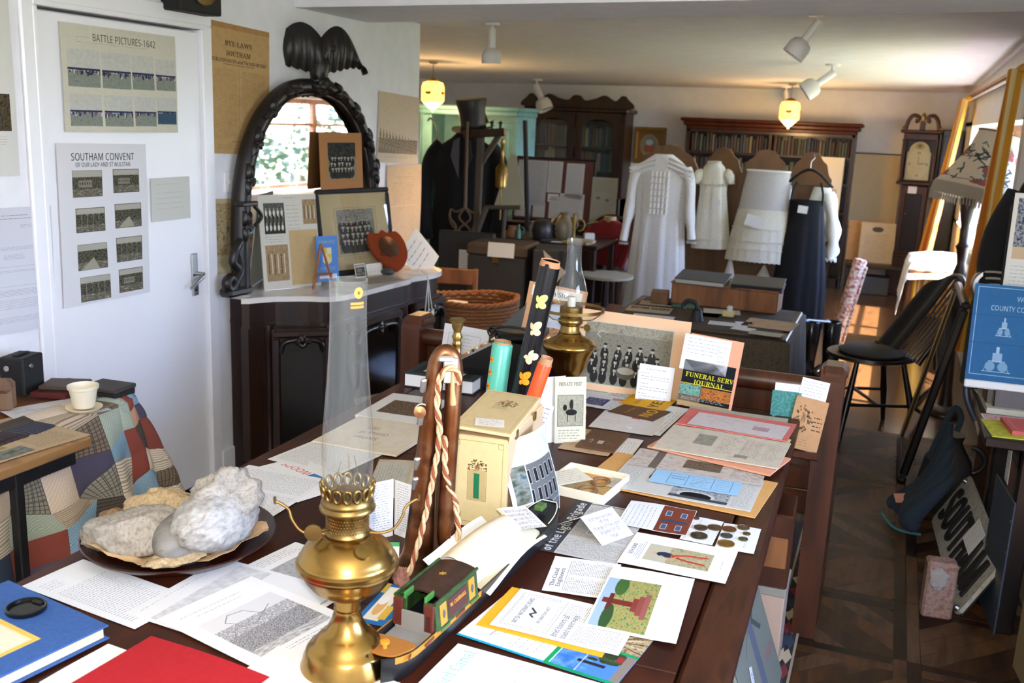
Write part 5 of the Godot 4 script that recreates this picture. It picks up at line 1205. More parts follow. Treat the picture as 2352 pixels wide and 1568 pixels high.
	part(t, "roof_edge", sh().tube([V(0.039, 0.0905, cz - 0.08), V(0.039, 0.0905, cz + 0.078)], 0.003, 8).tube([V(-0.039, 0.0905, cz - 0.08), V(-0.039, 0.0905, cz + 0.078)], 0.003, 8), M.cabin_green)
	for sx in [-1.0, 1.0]: part(t, "hatch_side", sh().bevel(V(sx * 0.02, 0.094, cz + 0.064), V(0.004, 0.012, 0.03), 0.001), plain("3f7a34", 0.5))
	var star := PackedVector2Array()
	for k in 12: star.append(Vector2(cos(TAU * k / 12), sin(TAU * k / 12)) * (0.008 if k % 2 == 0 else 0.003))
	part(t, "roof_star", sh().prism(star, 0.0008, Transform3D(Basis(V(1, 0, 0), V(0, 0, -1), V(0, 1, 0)), V(0.0, 0.0976, cz - 0.02))), plain("a8823c", 0.4))
	var pnl := Transform3D(Basis(V(0, 0, 1), 0.12) * Basis(Vector3.UP, PI / 2), V(0.0425, 0.064, cz))
	var np := part(t, "name_panel", sh().bevel(V(0.0, 0.0, 0.0), V(0.07, 0.034, 0.0016), 0.0004), plain("4a1f1c", 0.5), pnl)
	var tm := TextMesh.new()
	tm.text = "W. CARDALL"; tm.font = font("B"); tm.font_size = 16; tm.pixel_size = 0.00056; tm.depth = 0.0008; tm.curve_step = 1.0
	part(np, "lettering", tm, plain("c8922e", 0.4), TF(V(0, 0.004, 0.0009)))
	for sx in [-1.0, 1.0]:
		var sp := part(t, "side_panel", sh().bevel(V(sx * 0.053, 0, 0), V(0.022, 0.038, 0.0016), 0.0004), plain("b5862a", 0.45), pnl)
		part(sp, "rose", sh().prism(spoly([[-0.005, 0], [0, -0.008], [0.005, 0], [0, 0.008]]), 0.0006, TF(V(sx * 0.053, 0, 0.0014))), plain("54524c", 0.5))
	# cargo of letters, a thing of its own
	var lt := sh()
	lt.grid(func(u: float, v: float) -> Vector3:
		var x := lerpf(-0.052, 0.045, u)
		return V(x - 0.012 + 0.014 * v, 0.036 + 0.058 * sin(PI * clampf(u * 0.95, 0.0, 1.0)) * (0.75 + 0.25 * sin(v * 2.6)) + 0.02 * (1.0 - u), lerpf(-0.14, 0.075, v) * -1.0 - 0.02), 14, 10, pr("oldletter"), 0.0008)
	solo("old_letter", "curled old cream letter lying in the model barge's hold", "letter", lt, pm("oldletter"), TF(V(-0.668, TT, -1.665), -3.2))
	lt = sh()
	lt.grid(func(u: float, v: float) -> Vector3: return V(lerpf(-0.03, 0.032, u) - 0.012, 0.042 + 0.042 * (1.0 - u) + 0.004 * sin(v * 5.0), lerpf(-0.1, 0.13, v)), 6, 6, pr("blank"), 0.0008)
	solo("white_sheet", "white sheet sticking up from the model barge's hold", "sheet", lt, pm("blank"), TF(V(-0.685, TT + 0.004, -1.65), -5))
	lt = sh()
	lt.grid(func(u: float, v: float) -> Vector3: return V(lerpf(-0.02, 0.03, u), 0.052 - 0.02 * u + 0.012 * sin(v * 4.0), lerpf(-0.16, 0.12, v)), 6, 8, pr("cream"), 0.0008)
	solo("cream_sheet", "torn cream sheet along the side of the model barge's hold", "sheet", lt, pm("cream"), TF(V(-0.638, TT, -1.68), -3))
	solo("caption_card", "handwritten caption card about the coal barge, propped in the hold", "card", sheet("bargecard", 0.105, 0.07, 0.0008, 0.0, 0.002), pm("bargecard"), TF(V(-0.652, TT + 0.072, -1.815), 68, 22, -14))

func build_fossils() -> void:
	var o := V(-1.293, TT, -1.521)
	var t := thing("tray", "round dark brown wooden tray holding fossils", "tray", TF(o))
	part(t, "dish", sh().lathe([[0.0, 0.002], [0.13, 0.002], [0.16, 0.008], [0.19, 0.028], [0.194, 0.032], [0.191, 0.034], [0.182, 0.03], [0.155, 0.014], [0.13, 0.009], [0.0, 0.009]], 56), mat("tray_wood", Color("c8a08c"), 0.25, 0.0, noise_tex("mahogany", [], 512, 0.01), 2.0))
	var kp := sh()
	var nz := FastNoiseLite.new()
	nz.seed = 3; nz.frequency = 9.0
	kp.grid(func(u: float, v: float) -> Vector3:
		var an := u * TAU
		var x := cos(an) * v * (0.165 + 0.016 * sin(an * 5.0))
		var z := sin(an) * v * (0.165 + 0.016 * sin(an * 7.0))
		var e := clampf(sqrt(x * x + z * z) - 0.1, 0.0, 0.1)
		return V(x, 0.014 + e * 0.3 + 0.016 * absf(nz.get_noise_2d(x, z)) * (1.0 + 6.0 * e), z), 60, 22, Rect2(0, 0, 1, 1), 0.0006)
	solo("wrapping_paper", "crumpled tan wrapping paper lining the fossil tray", "paper", kp, M.kraft, TF(o, 40))
	# the large bivalve: grey valve, stone on top
	t = thing("shell_fossil", "large pale grey fossil bivalve lying in the tray", "fossil", TF(o + V(0.1, 0.08, 0.006), 12, -12, 22))
	var sn := FastNoiseLite.new()
	sn.seed = 8; sn.frequency = 2.2; sn.fractal_octaves = 4
	part(t, "valve", sh().grid(func(u: float, v: float) -> Vector3:
		var a := u * TAU
		var b := (0.5 - v) * PI * 0.998
		var dr := V(cos(a) * cos(b), sin(b), sin(a) * cos(b))
		var r := 1.0 + 0.008 * sin(acos(clampf(dr.z, -1.0, 1.0)) * 34.0) + 0.09 * sn.get_noise_3dv(dr)
		var x := cos(a) * cos(b)
		return V(x * 0.075 * r * (1.0 - 0.15 * x), sin(b) * 0.064 * r, sin(a) * cos(b) * 0.128 * r), 56, 44), M.shell)
	part(t, "stone_matrix", rock_shape(21, V(0.07, 0.058, 0.095), 0.3, 6, TF(V(0.02, 0.036, -0.02), 10)), M.rock_pale)
	part(t, "second_valve", sh().grid(func(u: float, v: float) -> Vector3:
		var a := u * TAU
		var b := (0.5 - v) * PI * 0.998
		return V(cos(a) * cos(b) * 0.05 - 0.06, sin(b) * 0.055 - 0.014, sin(a) * cos(b) * 0.11 + 0.02), 30, 24), mat("shell_dark", Color("c4c2be"), 0.7, 0.0, noise_tex("shelln", [], 256, 0.02), 3.0))
	solo("stone", "pale slab of ribbed fossil limestone at the front of the tray", "fossil", rock_shape(31, V(0.105, 0.05, 0.06), 0.18, 12), M.rock_pale, TF(o + V(-0.035, 0.06, 0.09), 34, 34, 0))
	solo("stone", "rounded tan stone at the back of the tray", "fossil", rock_shape(8, V(0.075, 0.042, 0.05), 0.25, 6), M.rock_tan, TF(o + V(-0.07, 0.06, -0.03), 30))
	solo("stone", "small brown pebble beside the ribbed slab", "fossil", rock_shape(12, V(0.035, 0.026, 0.028), 0.2, 4), mat("pebble", Color("c0a896"), 0.8, 0.0, noise_tex("rockt", [], 256, 0.03), 4.0), TF(o + V(-0.1, 0.062, 0.075), 10))
	solo("stone", "small grey pebble at the far rim of the tray", "fossil", rock_shape(14, V(0.026, 0.02, 0.02), 0.2, 4), mat("pebble_grey", Color("b5a698"), 0.8, 0.0, noise_tex("rockt", [], 256, 0.03), 4.0), TF(o + V(-0.03, 0.066, -0.055), 10))
	solo("stone", "rough cream lump of limestone on the wrapping paper", "fossil", rock_shape(18, V(0.055, 0.03, 0.04), 0.3, 5), M.rock, TF(o + V(-0.115, 0.04, 0.1), 10))
	solo("stone", "flat buff stone flake near the front rim of the tray", "fossil", rock_shape(23, V(0.06, 0.012, 0.028), 0.2, 9), M.rock_tan, TF(o + V(0.085, 0.04, 0.12), 50))
	solo("note_card", "small handwritten card between the fossils", "card", sheet("notewhite", 0.06, 0.08, 0.0008), pm("notewhite"), TF(o + V(0.015, 0.062, 0.045), 70, 30, 0))

func build_standing() -> void:
	# books and folders lying at the near left
	var t := thing("blue_book", "blue cloth bound book with cream handwritten label", "book", TF(V(-1.318, TT + 0.004, -1.015), -9.8))
	var bw := 0.28
	var bh := 0.36
	part(t, "cover", sh().bevel(V(0, 0.0245, 0), V(bw, 0.003, bh), 0.001).bevel(V(0, 0.0015, 0), V(bw, 0.003, bh), 0.001).bevel(V(-bw * 0.5, 0.013, 0), V(0.004, 0.026, bh), 0.001), mat("blue_cloth", Color("315b9c"), 0.8, 0.0, noise_tex("cottonn", [], 256, 0.05), 6.0))
	part(t, "pages", sh().box(V(-0.002, 0.013, 0), V(bw - 0.012, 0.02, bh - 0.012)), plain("d6c8a6"))
	part(t, "label", sheet("booklabel", 0.17, 0.2, 0.0005), pm("booklabel"), TF(V(0.004, 0.026, 0.011)))
	t = thing("lens_cap", "round black lens cap lying on the blue book", "lens cap", TF(V(-1.309, TT + 0.0305, -1.146), 0))
	part(t, "cap", sh().lathe([[0.0, 0.0], [0.031, 0.0], [0.033, 0.002], [0.033, 0.008], [0.0315, 0.009], [0.029, 0.008], [0.028, 0.0035], [0.0, 0.003]], 40), M.black_gloss); part(t, "clip", sh().bevel(V(0, 0.005, -0.024), V(0.02, 0.004, 0.008), 0.001), M.black_matt)
	t = thing("red_folder", "bright red card folder at the near edge of the table", "folder", TF(V(-0.966, TT + 0.006, -1.007), -4.6))
	part(t, "cover", sh().grid(func(u: float, v: float) -> Vector3: return V((u - 0.5) * 0.25, 0.012 + 0.004 * sin(u * 3.0), (v - 0.5) * 0.34), 6, 2, pr("redcover"), 0.0012), pm("redcover"))
	part(t, "contents", sh().bevel(V(0, 0.005, 0), V(0.235, 0.009, 0.32), 0.001), plain("dcdcd8"))
	t = thing("book", "thick dark green book with cream cover label near the pew", "book", TF(V(-1.34, TT + 0.001, -2.93), 3))
	part(t, "cover", sh().bevel(V(0, 0.046, 0), V(0.25, 0.004, 0.18), 0.001).bevel(V(0, 0.002, 0), V(0.25, 0.004, 0.18), 0.001).bevel(V(0, 0.024, -0.089), V(0.25, 0.048, 0.004), 0.001), mat("green_cloth", Color("28302d"), 0.7))
	part(t, "pages", sh().box(V(0, 0.024, 0.002), V(0.24, 0.04, 0.168)), plain("dfdedb")); part(t, "label", sheet("darkbook", 0.2, 0.14, 0.0005), pm("darkbook"), TF(V(0, 0.048, 0)))
	# black case with a scrolled clip and a row of beads (an old accordion-like music box)
	t = thing("black_case", "glossy black instrument case with strap and beaded edge beyond the bugle", "case", TF(V(-1.17, TT + 0.001, -3.0), 8))
	part(t, "body", sh().prism(poly([[-0.19, 0], [0.17, 0], [0.17, 0.12], [0.1, 0.165], [0.0, 0.17], [-0.19, 0.06]]), 0.13, TF(V(0, 0, 0.065))), M.black_gloss)
	part(t, "flap", sh().bevel(V(0.06, 0.185, 0), V(0.17, 0.03, 0.13), 0.01, Basis(V(0, 0, 1), 0.1)), M.black_gloss)
	part(t, "strap", sh().tube(smooth([V(-0.03, 0.19, 0.07), V(0.0, 0.22, 0.08), V(0.06, 0.225, 0.08), V(0.12, 0.21, 0.07)], 5), 0.008, 8, false, 0.5), M.black_matt)
	part(t, "scroll_clip", sh().tube(arc(V(-0.02, 0.205, 0.075), 0.014, -60, 240, 14), 0.006, 8).tube(smooth([V(-0.012, 0.195, 0.075), V(-0.002, 0.17, 0.075), V(-0.012, 0.13, 0.072)], 5), 0.005, 8), M.black_gloss)
	for k in 12: part(t, "bead", sh().lathe([[0, -0.006], [0.005, -0.003], [0.006, 0], [0.005, 0.003], [0, 0.006]], 10, TF(V(-0.175 + k * 0.0145, 0.075 + k * 0.0095, 0.066))), plain(["b85a3a", "d8c8a4", "2c2c2a", "e2d8c0"][k % 4], 0.4))
	part(t, "bead_rail", sh().tube([V(-0.19, 0.078, 0.064), V(-0.005, 0.186, 0.064)], 0.004, 6), plain("c9b48c", 0.5))
	part(t, "open_wing", sh().prism(poly([[0, 0], [0.11, 0.1], [0.12, 0.115], [0.1, 0.02]]), 0.002, TF(V(-0.03, 0.19, 0.0), -20, 0, 0)), plain("4a4f4c", 0.5))
	t = thing("display_board", "tan card headed File on Stocks standing behind the black case", "board", TF(V(-1.07, TT, -3.14), 6, -10))
	card(t, "board", "stockboard", 0.21, 0.25, TF(V(0, 0.085, 0), 0, 0, -6), 0.003); part(t, "prop", sh().box(V(0, 0.05, -0.03), V(0.02, 0.1, 0.06)), plain("b98a64"))
	t = thing("typed_form", "white form standing beside the pew end, behind the bugle", "sheet", TF(V(-1.36, TT, -3.08), 4, -8))
	card(t, "form", "formsheet", 0.17, 0.17, TF(V(0, 0, 0), 0, 0, -4)); part(t, "prop", sh().box(V(0, 0.04, -0.02), V(0.02, 0.08, 0.03)), plain("c9c9c6"))
	# large mounted photograph of the band
	t = thing("band_photograph", "large mounted photograph of a brass band on peach card", "photograph", TF(V(-0.765, TT, -3.112), 10, -11))
	card(t, "mount", "bandphoto", 0.37, 0.27, TF(V(0, 0, 0), 0, 0, -3), 0.004); part(t, "strut", sh().box(V(0, 0.06, -0.035), V(0.03, 0.12, 0.06)), plain("c8a074"))
	t = thing("caption_card", "handwritten card with red headings before the band photograph", "card", TF(V(-0.665, TT, -3.075), 12, -11))
	card(t, "card", "handcard", 0.115, 0.12, TF(V(0, 0, 0), 0, 0, -4), 0.001); card(t, "back_leg", "blank", 0.11, 0.1, TF(V(0, 0, -0.012), 0, 6), 0.001)
	t = thing("journal", "glossy funeral trade journal standing with a list clipped on top", "magazine", TF(V(-0.505, TT, -3.07), 10, -12))
	card(t, "cover", "journalbook", 0.165, 0.15, TF(V(0.005, 0.0, 0), 0, 0, -6), 0.003); card(t, "backing_board", "salmon", 0.17, 0.235, TF(V(0.012, 0, -0.004), 0, 0, -6), 0.003)
	card(t, "list", "journalcard", 0.15, 0.115, TF(V(-0.004, 0.118, 0.002), 0, 0, -6), 0.001)
	t = thing("green_booklet", "marbled green booklet with paper slip standing at the pew end", "booklet", TF(V(-0.245, 0.69, -3.12), 4, -6))
	card(t, "cover", "greenbook", 0.09, 0.15, TF(V(0, 0, 0)), 0.006); card(t, "slip", "notewhite", 0.085, 0.035, TF(V(0.004, 0.14, -0.001)))
	t = thing("crest_booklet", "tan booklet with engraved crest and note slip at the pew end", "booklet", TF(V(-0.185, 0.664, -3.105), 6, -10))
	card(t, "cover", "crestbook", 0.1, 0.165, TF(V(0, 0, 0.0), 0, 0, -8), 0.008); card(t, "slip", "notewhite", 0.085, 0.1, TF(V(0.014, 0.125, -0.002), 0, 0, -8))
	# ring buckles in a glazed box
	t = thing("specimen_box", "shallow white box with two ring shaped objects on buff card", "box", TF(V(-0.633, TT, -2.23), 84))
	var w := 0.17
	var h := 0.16
	part(t, "tray", sh().box(V(0, 0.002, 0), V(w, 0.004, h)).bevel(V(w / 2, 0.012, 0), V(0.005, 0.024, h), 0.001).bevel(V(-w / 2, 0.012, 0), V(0.005, 0.024, h), 0.001).bevel(V(0, 0.012, h / 2), V(w, 0.024, 0.005), 0.001).bevel(V(0, 0.012, -h / 2), V(w, 0.024, 0.005), 0.001), plain("e9e2cc", 0.7))
	part(t, "lining", sheet("buckle", w - 0.006, h - 0.006, 0.001), pm("buckle"), TF(V(0, 0.0045, 0)))
	for p in [V(0.035, 0.009, 0.025), V(-0.04, 0.009, 0.02)]: part(t, "ring", sh().tube(arc(p, 0.026, 0, 350, 30, V(1, 0, 0), V(0, 0, 0.75)), 0.0058, 8, true, 0.7), plain("8a6a44", 0.6))
	solo("specimen_card", "cream handwritten card resting on the specimen box", "card", sheet("notecream", 0.13, 0.075, 0.0008), pm("notecream"), TF(V(-0.685, TT + 0.027, -2.20), 52, 4))
	# tent card
	t = thing("tent_card", "folded white card about the Light Brigade anniversary", "card", TF(V(-0.535, TT, -1.985), 62))
	part(t, "written_leaf", sheet("anniversary", 0.1, 0.085, 0.0008), pm("anniversary"), TF(V(0.0, 0.022, 0.034), 0, 30)); part(t, "plain_leaf", sheet("blank", 0.1, 0.085, 0.0008), pm("blank"), TF(V(0.0, 0.022, -0.036), 0, -30))
	# folded white card and small coloured card by the bugle
	t = thing("folded_leaflet", "folded white leaflet standing between lamp and bugle", "leaflet", TF(V(-0.925, TT, -1.745), 30))
	card(t, "front_leaf", "leafcard", 0.06, 0.13, TF(V(-0.02, 0, 0), 28)); card(t, "back_leaf", "leafcard", 0.05, 0.125, TF(V(0.028, 0, -0.004), -46))
	t = thing("picture_card", "small white card with green and red picture at the bugle's foot", "card", TF(V(-0.848, TT, -1.60), 24, -20))
	card(t, "card", "greencard", 0.036, 0.06, Transform3D()); part(t, "prop", sh().box(V(0, 0.015, -0.01), V(0.01, 0.03, 0.016)), plain("d8d8d4"))
	# coins lying on the two cards
	var cx := [[-0.321, -2.097, 0.0154], [-0.292, -2.112, 0.0165], [-0.260, -2.118, 0.0161], [-0.316, -2.051, 0.0190], [-0.340, -2.147, 0.0067], [-0.232, -2.142, 0.0140], [-0.260, -2.079, 0.0137], [-0.254, -2.036, 0.0187], [-0.223, -2.077, 0.0107], [-0.220, -2.110, 0.0087]]
	var tone := ["5a4a36", "6a5238", "7a5230", "4f4434", "5a4a36", "6b5a40", "55584e", "8a6a30", "5f6048", "6a5a3a"]
	var words := ["small brown coin at the left of the first card", "brown penny in the upper middle of the cards", "reddish brown coin where the two cards meet", "largest dark coin on the first card", "tiny coin half hidden by the pub photograph", "brown coin at the upper right corner of the cards", "greenish worn coin in the middle of the second card", "largest golden coin on the second card", "small green coin at the right of the second card", "smallest coin near the right edge of the second card"]
	for k in cx.size():
		var r: float = cx[k][2]
		var q := thing("coin", words[k], "coin", TF(V(cx[k][0], TT + 0.0048, cx[k][1])), "coins on the two cards")
		var m := mat("coin%d" % k, Color(tone[k]), 0.4, 0.7)
		part(q, "disc", sh().lathe([[0.0, 0.0], [r, 0.0], [r, 0.0022], [r * 0.9, 0.0024], [r * 0.88, 0.0017], [0.0, 0.0017]], 28), m)
		part(q, "relief", rock_shape(40 + k, V(r * 0.5, 0.0012, r * 0.6), 0.3, 5, TF(V(0, 0.0017, 0))), m)

func build_papers() -> void:
	paper("leaflet", "white canal leaflet with pale green heading and blue map line at table edge", "leaflet", "oxford", -0.453, 0.7612, -1.296, 0.213, 0.330, 87.0, 0.0006, 0.0000, 0.0012)
	paper("poster", "colour canal poster with green border and lock photographs, under the waterways sheet", "poster", "canalposter", -0.464, 0.7617, -1.516, 0.199, 0.303, 82.8, 0.0006, 0.0000, 0.0012)
	paper("folder", "yellow card folder under the waterways information sheet", "folder", "yellowfolder", -0.487, 0.7632, -1.557, 0.164, 0.237, 88.0, 0.0010, 0.0000, 0.0012)
	paper("information_sheet", "white waterways board information sheet with ornamental border", "sheet", "waterways", -0.465, 0.7652, -1.563, 0.154, 0.239, 89.4, 0.0006, 0.0000, 0.0012)
	paper("newspaper_cutting", "newspaper cutting with white headline on black band", "newspaper", "brigade", -0.534, 0.7612, -1.982, 0.304, 0.175, 91.0, 0.0006, 0.0000, 0.0012)
	paper("article", "white article about canal engineers, its corner under the cross photograph", "sheet", "engineers", -0.491, 0.7627, -1.746, 0.158, 0.138, 99.3, 0.0006, 0.0000, 0.0012)
	paper("print_sheet", "white sheet with painting of a man in red trousers", "sheet", "bond", -0.335, 0.7637, -1.925, 0.168, 0.223, 90.0, 0.0006, 0.0000, 0.0012)
	paper("photograph_sheet", "white sheet with colour photograph of a red stone cross", "sheet", "crosssheet", -0.355, 0.7677, -1.688, 0.265, 0.165, 94.0, 0.0006, 0.0000, 0.0030)
	paper("photograph", "photograph of a red brick pub joined to a handwritten note", "photograph", "pubnote", -0.423, 0.7642, -2.108, 0.154, 0.158, 92.0, 0.0006, 0.0000, 0.0040)
	paper("coin_card", "white card with coins and tokens, half under the pub photograph", "card", "coincard", -0.316, 0.7622, -2.090, 0.144, 0.072, 89.4, 0.0006, 0.0000, 0.0012)
	paper("coin_card", "white card with coins and tokens nearest the table edge", "card", "coincard", -0.234, 0.7624, -2.084, 0.143, 0.083, 91.1, 0.0006, 0.0000, 0.0012)
	paper("folder", "orange manila folder at the bottom of the document pile", "folder", "manila", -0.424, 0.7612, -2.365, 0.261, 0.440, 85.0, 0.0040, 0.0000, 0.0012)
	paper("booklet", "booklet with black and white bridge photographs on the manila folder", "booklet", "bridgebook", -0.407, 0.7662, -2.353, 0.224, 0.357, 89.3, 0.0020, 0.0000, 0.0012)
	paper("plastic_sleeve", "clear sleeve with faded brown newspaper cutting, under the salmon folder", "sleeve", "sleeve", -0.404, 0.7692, -2.491, 0.145, 0.349, 90.0, 0.0006, 0.0000, 0.0012)
	paper("leaflet", "pale blue printed sheet lying across the document pile", "leaflet", "bluesheet", -0.385, 0.7712, -2.365, 0.099, 0.222, 90.6, 0.0006, 0.0000, 0.0012)
	paper("folder", "salmon pink folder under the folded cream newspaper", "folder", "salmon", -0.370, 0.7722, -2.612, 0.168, 0.351, 77.7, 0.0050, 0.0000, 0.0012)
	paper("newspaper", "folded cream newspaper with small engravings, on the salmon folder", "newspaper", "oldnews", -0.367, 0.7792, -2.661, 0.236, 0.340, 87.6, 0.0030, 0.0000, 0.0020)
	paper("sheet", "pale yellow sheet sticking out from the cream newspaper", "sheet", "yellowsheet", -0.366, 0.7777, -2.787, 0.084, 0.337, 87.4, 0.0006, 0.0000, 0.0012)
	paper("folder", "red folder on the far side of the document pile", "folder", "pinkfolder", -0.361, 0.7837, -2.874, 0.183, 0.324, 87.2, 0.0030, 0.0000, 0.0012)
	paper("certificate", "pale certificate with red scribbles lying on the red folder", "certificate", "certificate", -0.352, 0.7882, -2.855, 0.138, 0.277, 85.8, 0.0006, 0.0000, 0.0012)
	paper("envelope", "grey green envelope behind the red folder", "envelope", "greyenv", -0.374, 0.7832, -2.964, 0.098, 0.302, 91.2, 0.0006, 0.0000, 0.0012)
	paper("envelope", "cream envelope with small red mark beneath the yes and no cards", "envelope", "envelope", -0.676, 0.7618, -2.802, 0.188, 0.195, 90.8, 0.0006, 0.0000, 0.0012)
	paper("leaflet", "pale letter sheet with typed lines lying under the no card", "leaflet", "notewhite", -0.604, 0.7612, -2.888, 0.324, 0.114, 86.0, 0.0006, 0.0000, 0.0012)
	paper("leaflets", "spread of small printed poll leaflets behind the yes card", "leaflet", "leaflets", -0.808, 0.7622, -3.018, 0.223, 0.183, 87.1, 0.0006, 0.0000, 0.0012)
	paper("poll_card", "brown card lettered NO in yellow", "card", "no", -0.670, 0.7637, -2.926, 0.134, 0.157, 77.2, 0.0006, 0.0000, 0.0012)
	paper("poll_card", "yellow card lettered YES in brown", "card", "yes", -0.672, 0.7647, -3.046, 0.135, 0.151, 85.3, 0.0006, 0.0000, 0.0012)
	paper("folder", "tan card folder beneath the small brown notebook", "folder", "foldertan", -0.719, 0.7612, -2.575, 0.202, 0.144, 90.6, 0.0020, 0.0000, 0.0012)
	paper("notebook", "small brown notebook with white sketch on its cover", "notebook", "brownbook", -0.692, 0.7642, -2.585, 0.172, 0.111, 89.9, 0.0060, 0.0000, 0.0000)
	paper("card", "small cream card with sticker beside the brown notebook", "card", "tailcard", -0.614, 0.7622, -2.575, 0.158, 0.052, 91.5, 0.0010, 0.0000, 0.0012)
	paper("snapshot", "small monochrome snapshot near the hearse leaflet", "photograph", "snap", -0.861, 0.7612, -2.533, 0.128, 0.046, 97.8, 0.0006, 0.0000, 0.0012)
	paper("letter", "typed letter lying half under the fossil tray", "letter", "typed", -1.277, 0.7612, -1.298, 0.137, 0.297, 83.6, 0.0006, 0.0000, 0.0012)
	paper("sheet", "faint grey page under the drawing of the crowd under a tree", "sheet", "faintpage", -1.042, 0.7622, -1.369, 0.260, 0.280, 86.8, 0.0006, 0.0000, 0.0012)
	paper("drawing", "white sheet printed with grey drawing of crowd beneath a tree", "drawing", "reading", -0.948, 0.7637, -1.323, 0.216, 0.310, 77.3, 0.0006, 0.0000, 0.0012)
	paper("map_sheet", "page with grey picture and typed caption behind the big brass lamp", "sheet", "mappage", -0.988, 0.7612, -1.527, 0.180, 0.240, 80.0, 0.0006, 0.0000, 0.0012)
	paper("sheet", "blank white sheet beside the base of the big brass lamp", "sheet", "blank", -0.765, 0.7657, -1.196, 0.131, 0.240, 86.7, 0.0006, 0.0000, 0.0012)
	paper("sheet", "blank white sheet under the red folder", "sheet", "blank", -1.049, 0.7617, -1.082, 0.135, 0.200, 85.1, 0.0006, 0.0000, 0.0012)
	paper("newsletter", "printed newsletter behind the fossil tray", "newsletter", "newsletter", -1.330, 0.7622, -1.844, 0.260, 0.240, 90.7, 0.0006, 0.0000, 0.0012)
	paper("leaflet", "leaflet with blue picture and red lettering beyond the newsletter", "leaflet", "woods", -1.293, 0.7612, -1.954, 0.186, 0.255, 68.9, 0.0006, 0.0000, 0.0012)
	paper("letter", "closely typed page at the left edge of the long table", "letter", "typed2", -1.314, 0.7610, -2.125, 0.217, 0.222, 83.1, 0.0006, 0.0000, 0.0012)
	paper("document_bundle", "bundle of cream census papers with handwriting", "papers", "census", -1.279, 0.7622, -2.330, 0.265, 0.258, 90.2, 0.0050, 0.0000, 0.0020)
	paper("open_book", "open book page with dark photograph beyond the census papers", "book", "bookphoto", -1.331, 0.7612, -2.592, 0.265, 0.198, 92.8, 0.0080, 0.0000, 0.0012)
	paper("plan", "tan sheet with pale plan behind the folded white card", "plan", "tanplan", -1.068, 0.7608, -2.069, 0.264, 0.146, 110.6, 0.0006, 0.0000, 0.0012)
	paper("leaflet", "children's colour leaflet between lamp and model boat", "leaflet", "comic", -0.785, 0.7612, -1.482, 0.156, 0.070, 95.4, 0.0006, 0.0000, 0.0012)

func frame_around(parent: Node, called: String, w: float, h: float, bar: float, deep: float, m: Material, xf := Transform3D()) -> void:
	# a mitred picture frame, lower edge at y = 0, facing +z
	var s := sh()
	for q in [[V(0, bar * 0.5, 0), V(w, bar, deep)], [V(0, h - bar * 0.5, 0), V(w, bar, deep)], [V(-w * 0.5 + bar * 0.5, h * 0.5, 0), V(bar, h - 2 * bar, deep)], [V(w * 0.5 - bar * 0.5, h * 0.5, 0), V(bar, h - 2 * bar, deep)]]:
		s.bevel(q[0], q[1], minf(bar, deep) * 0.3)
	part(parent, called, s, m, xf)

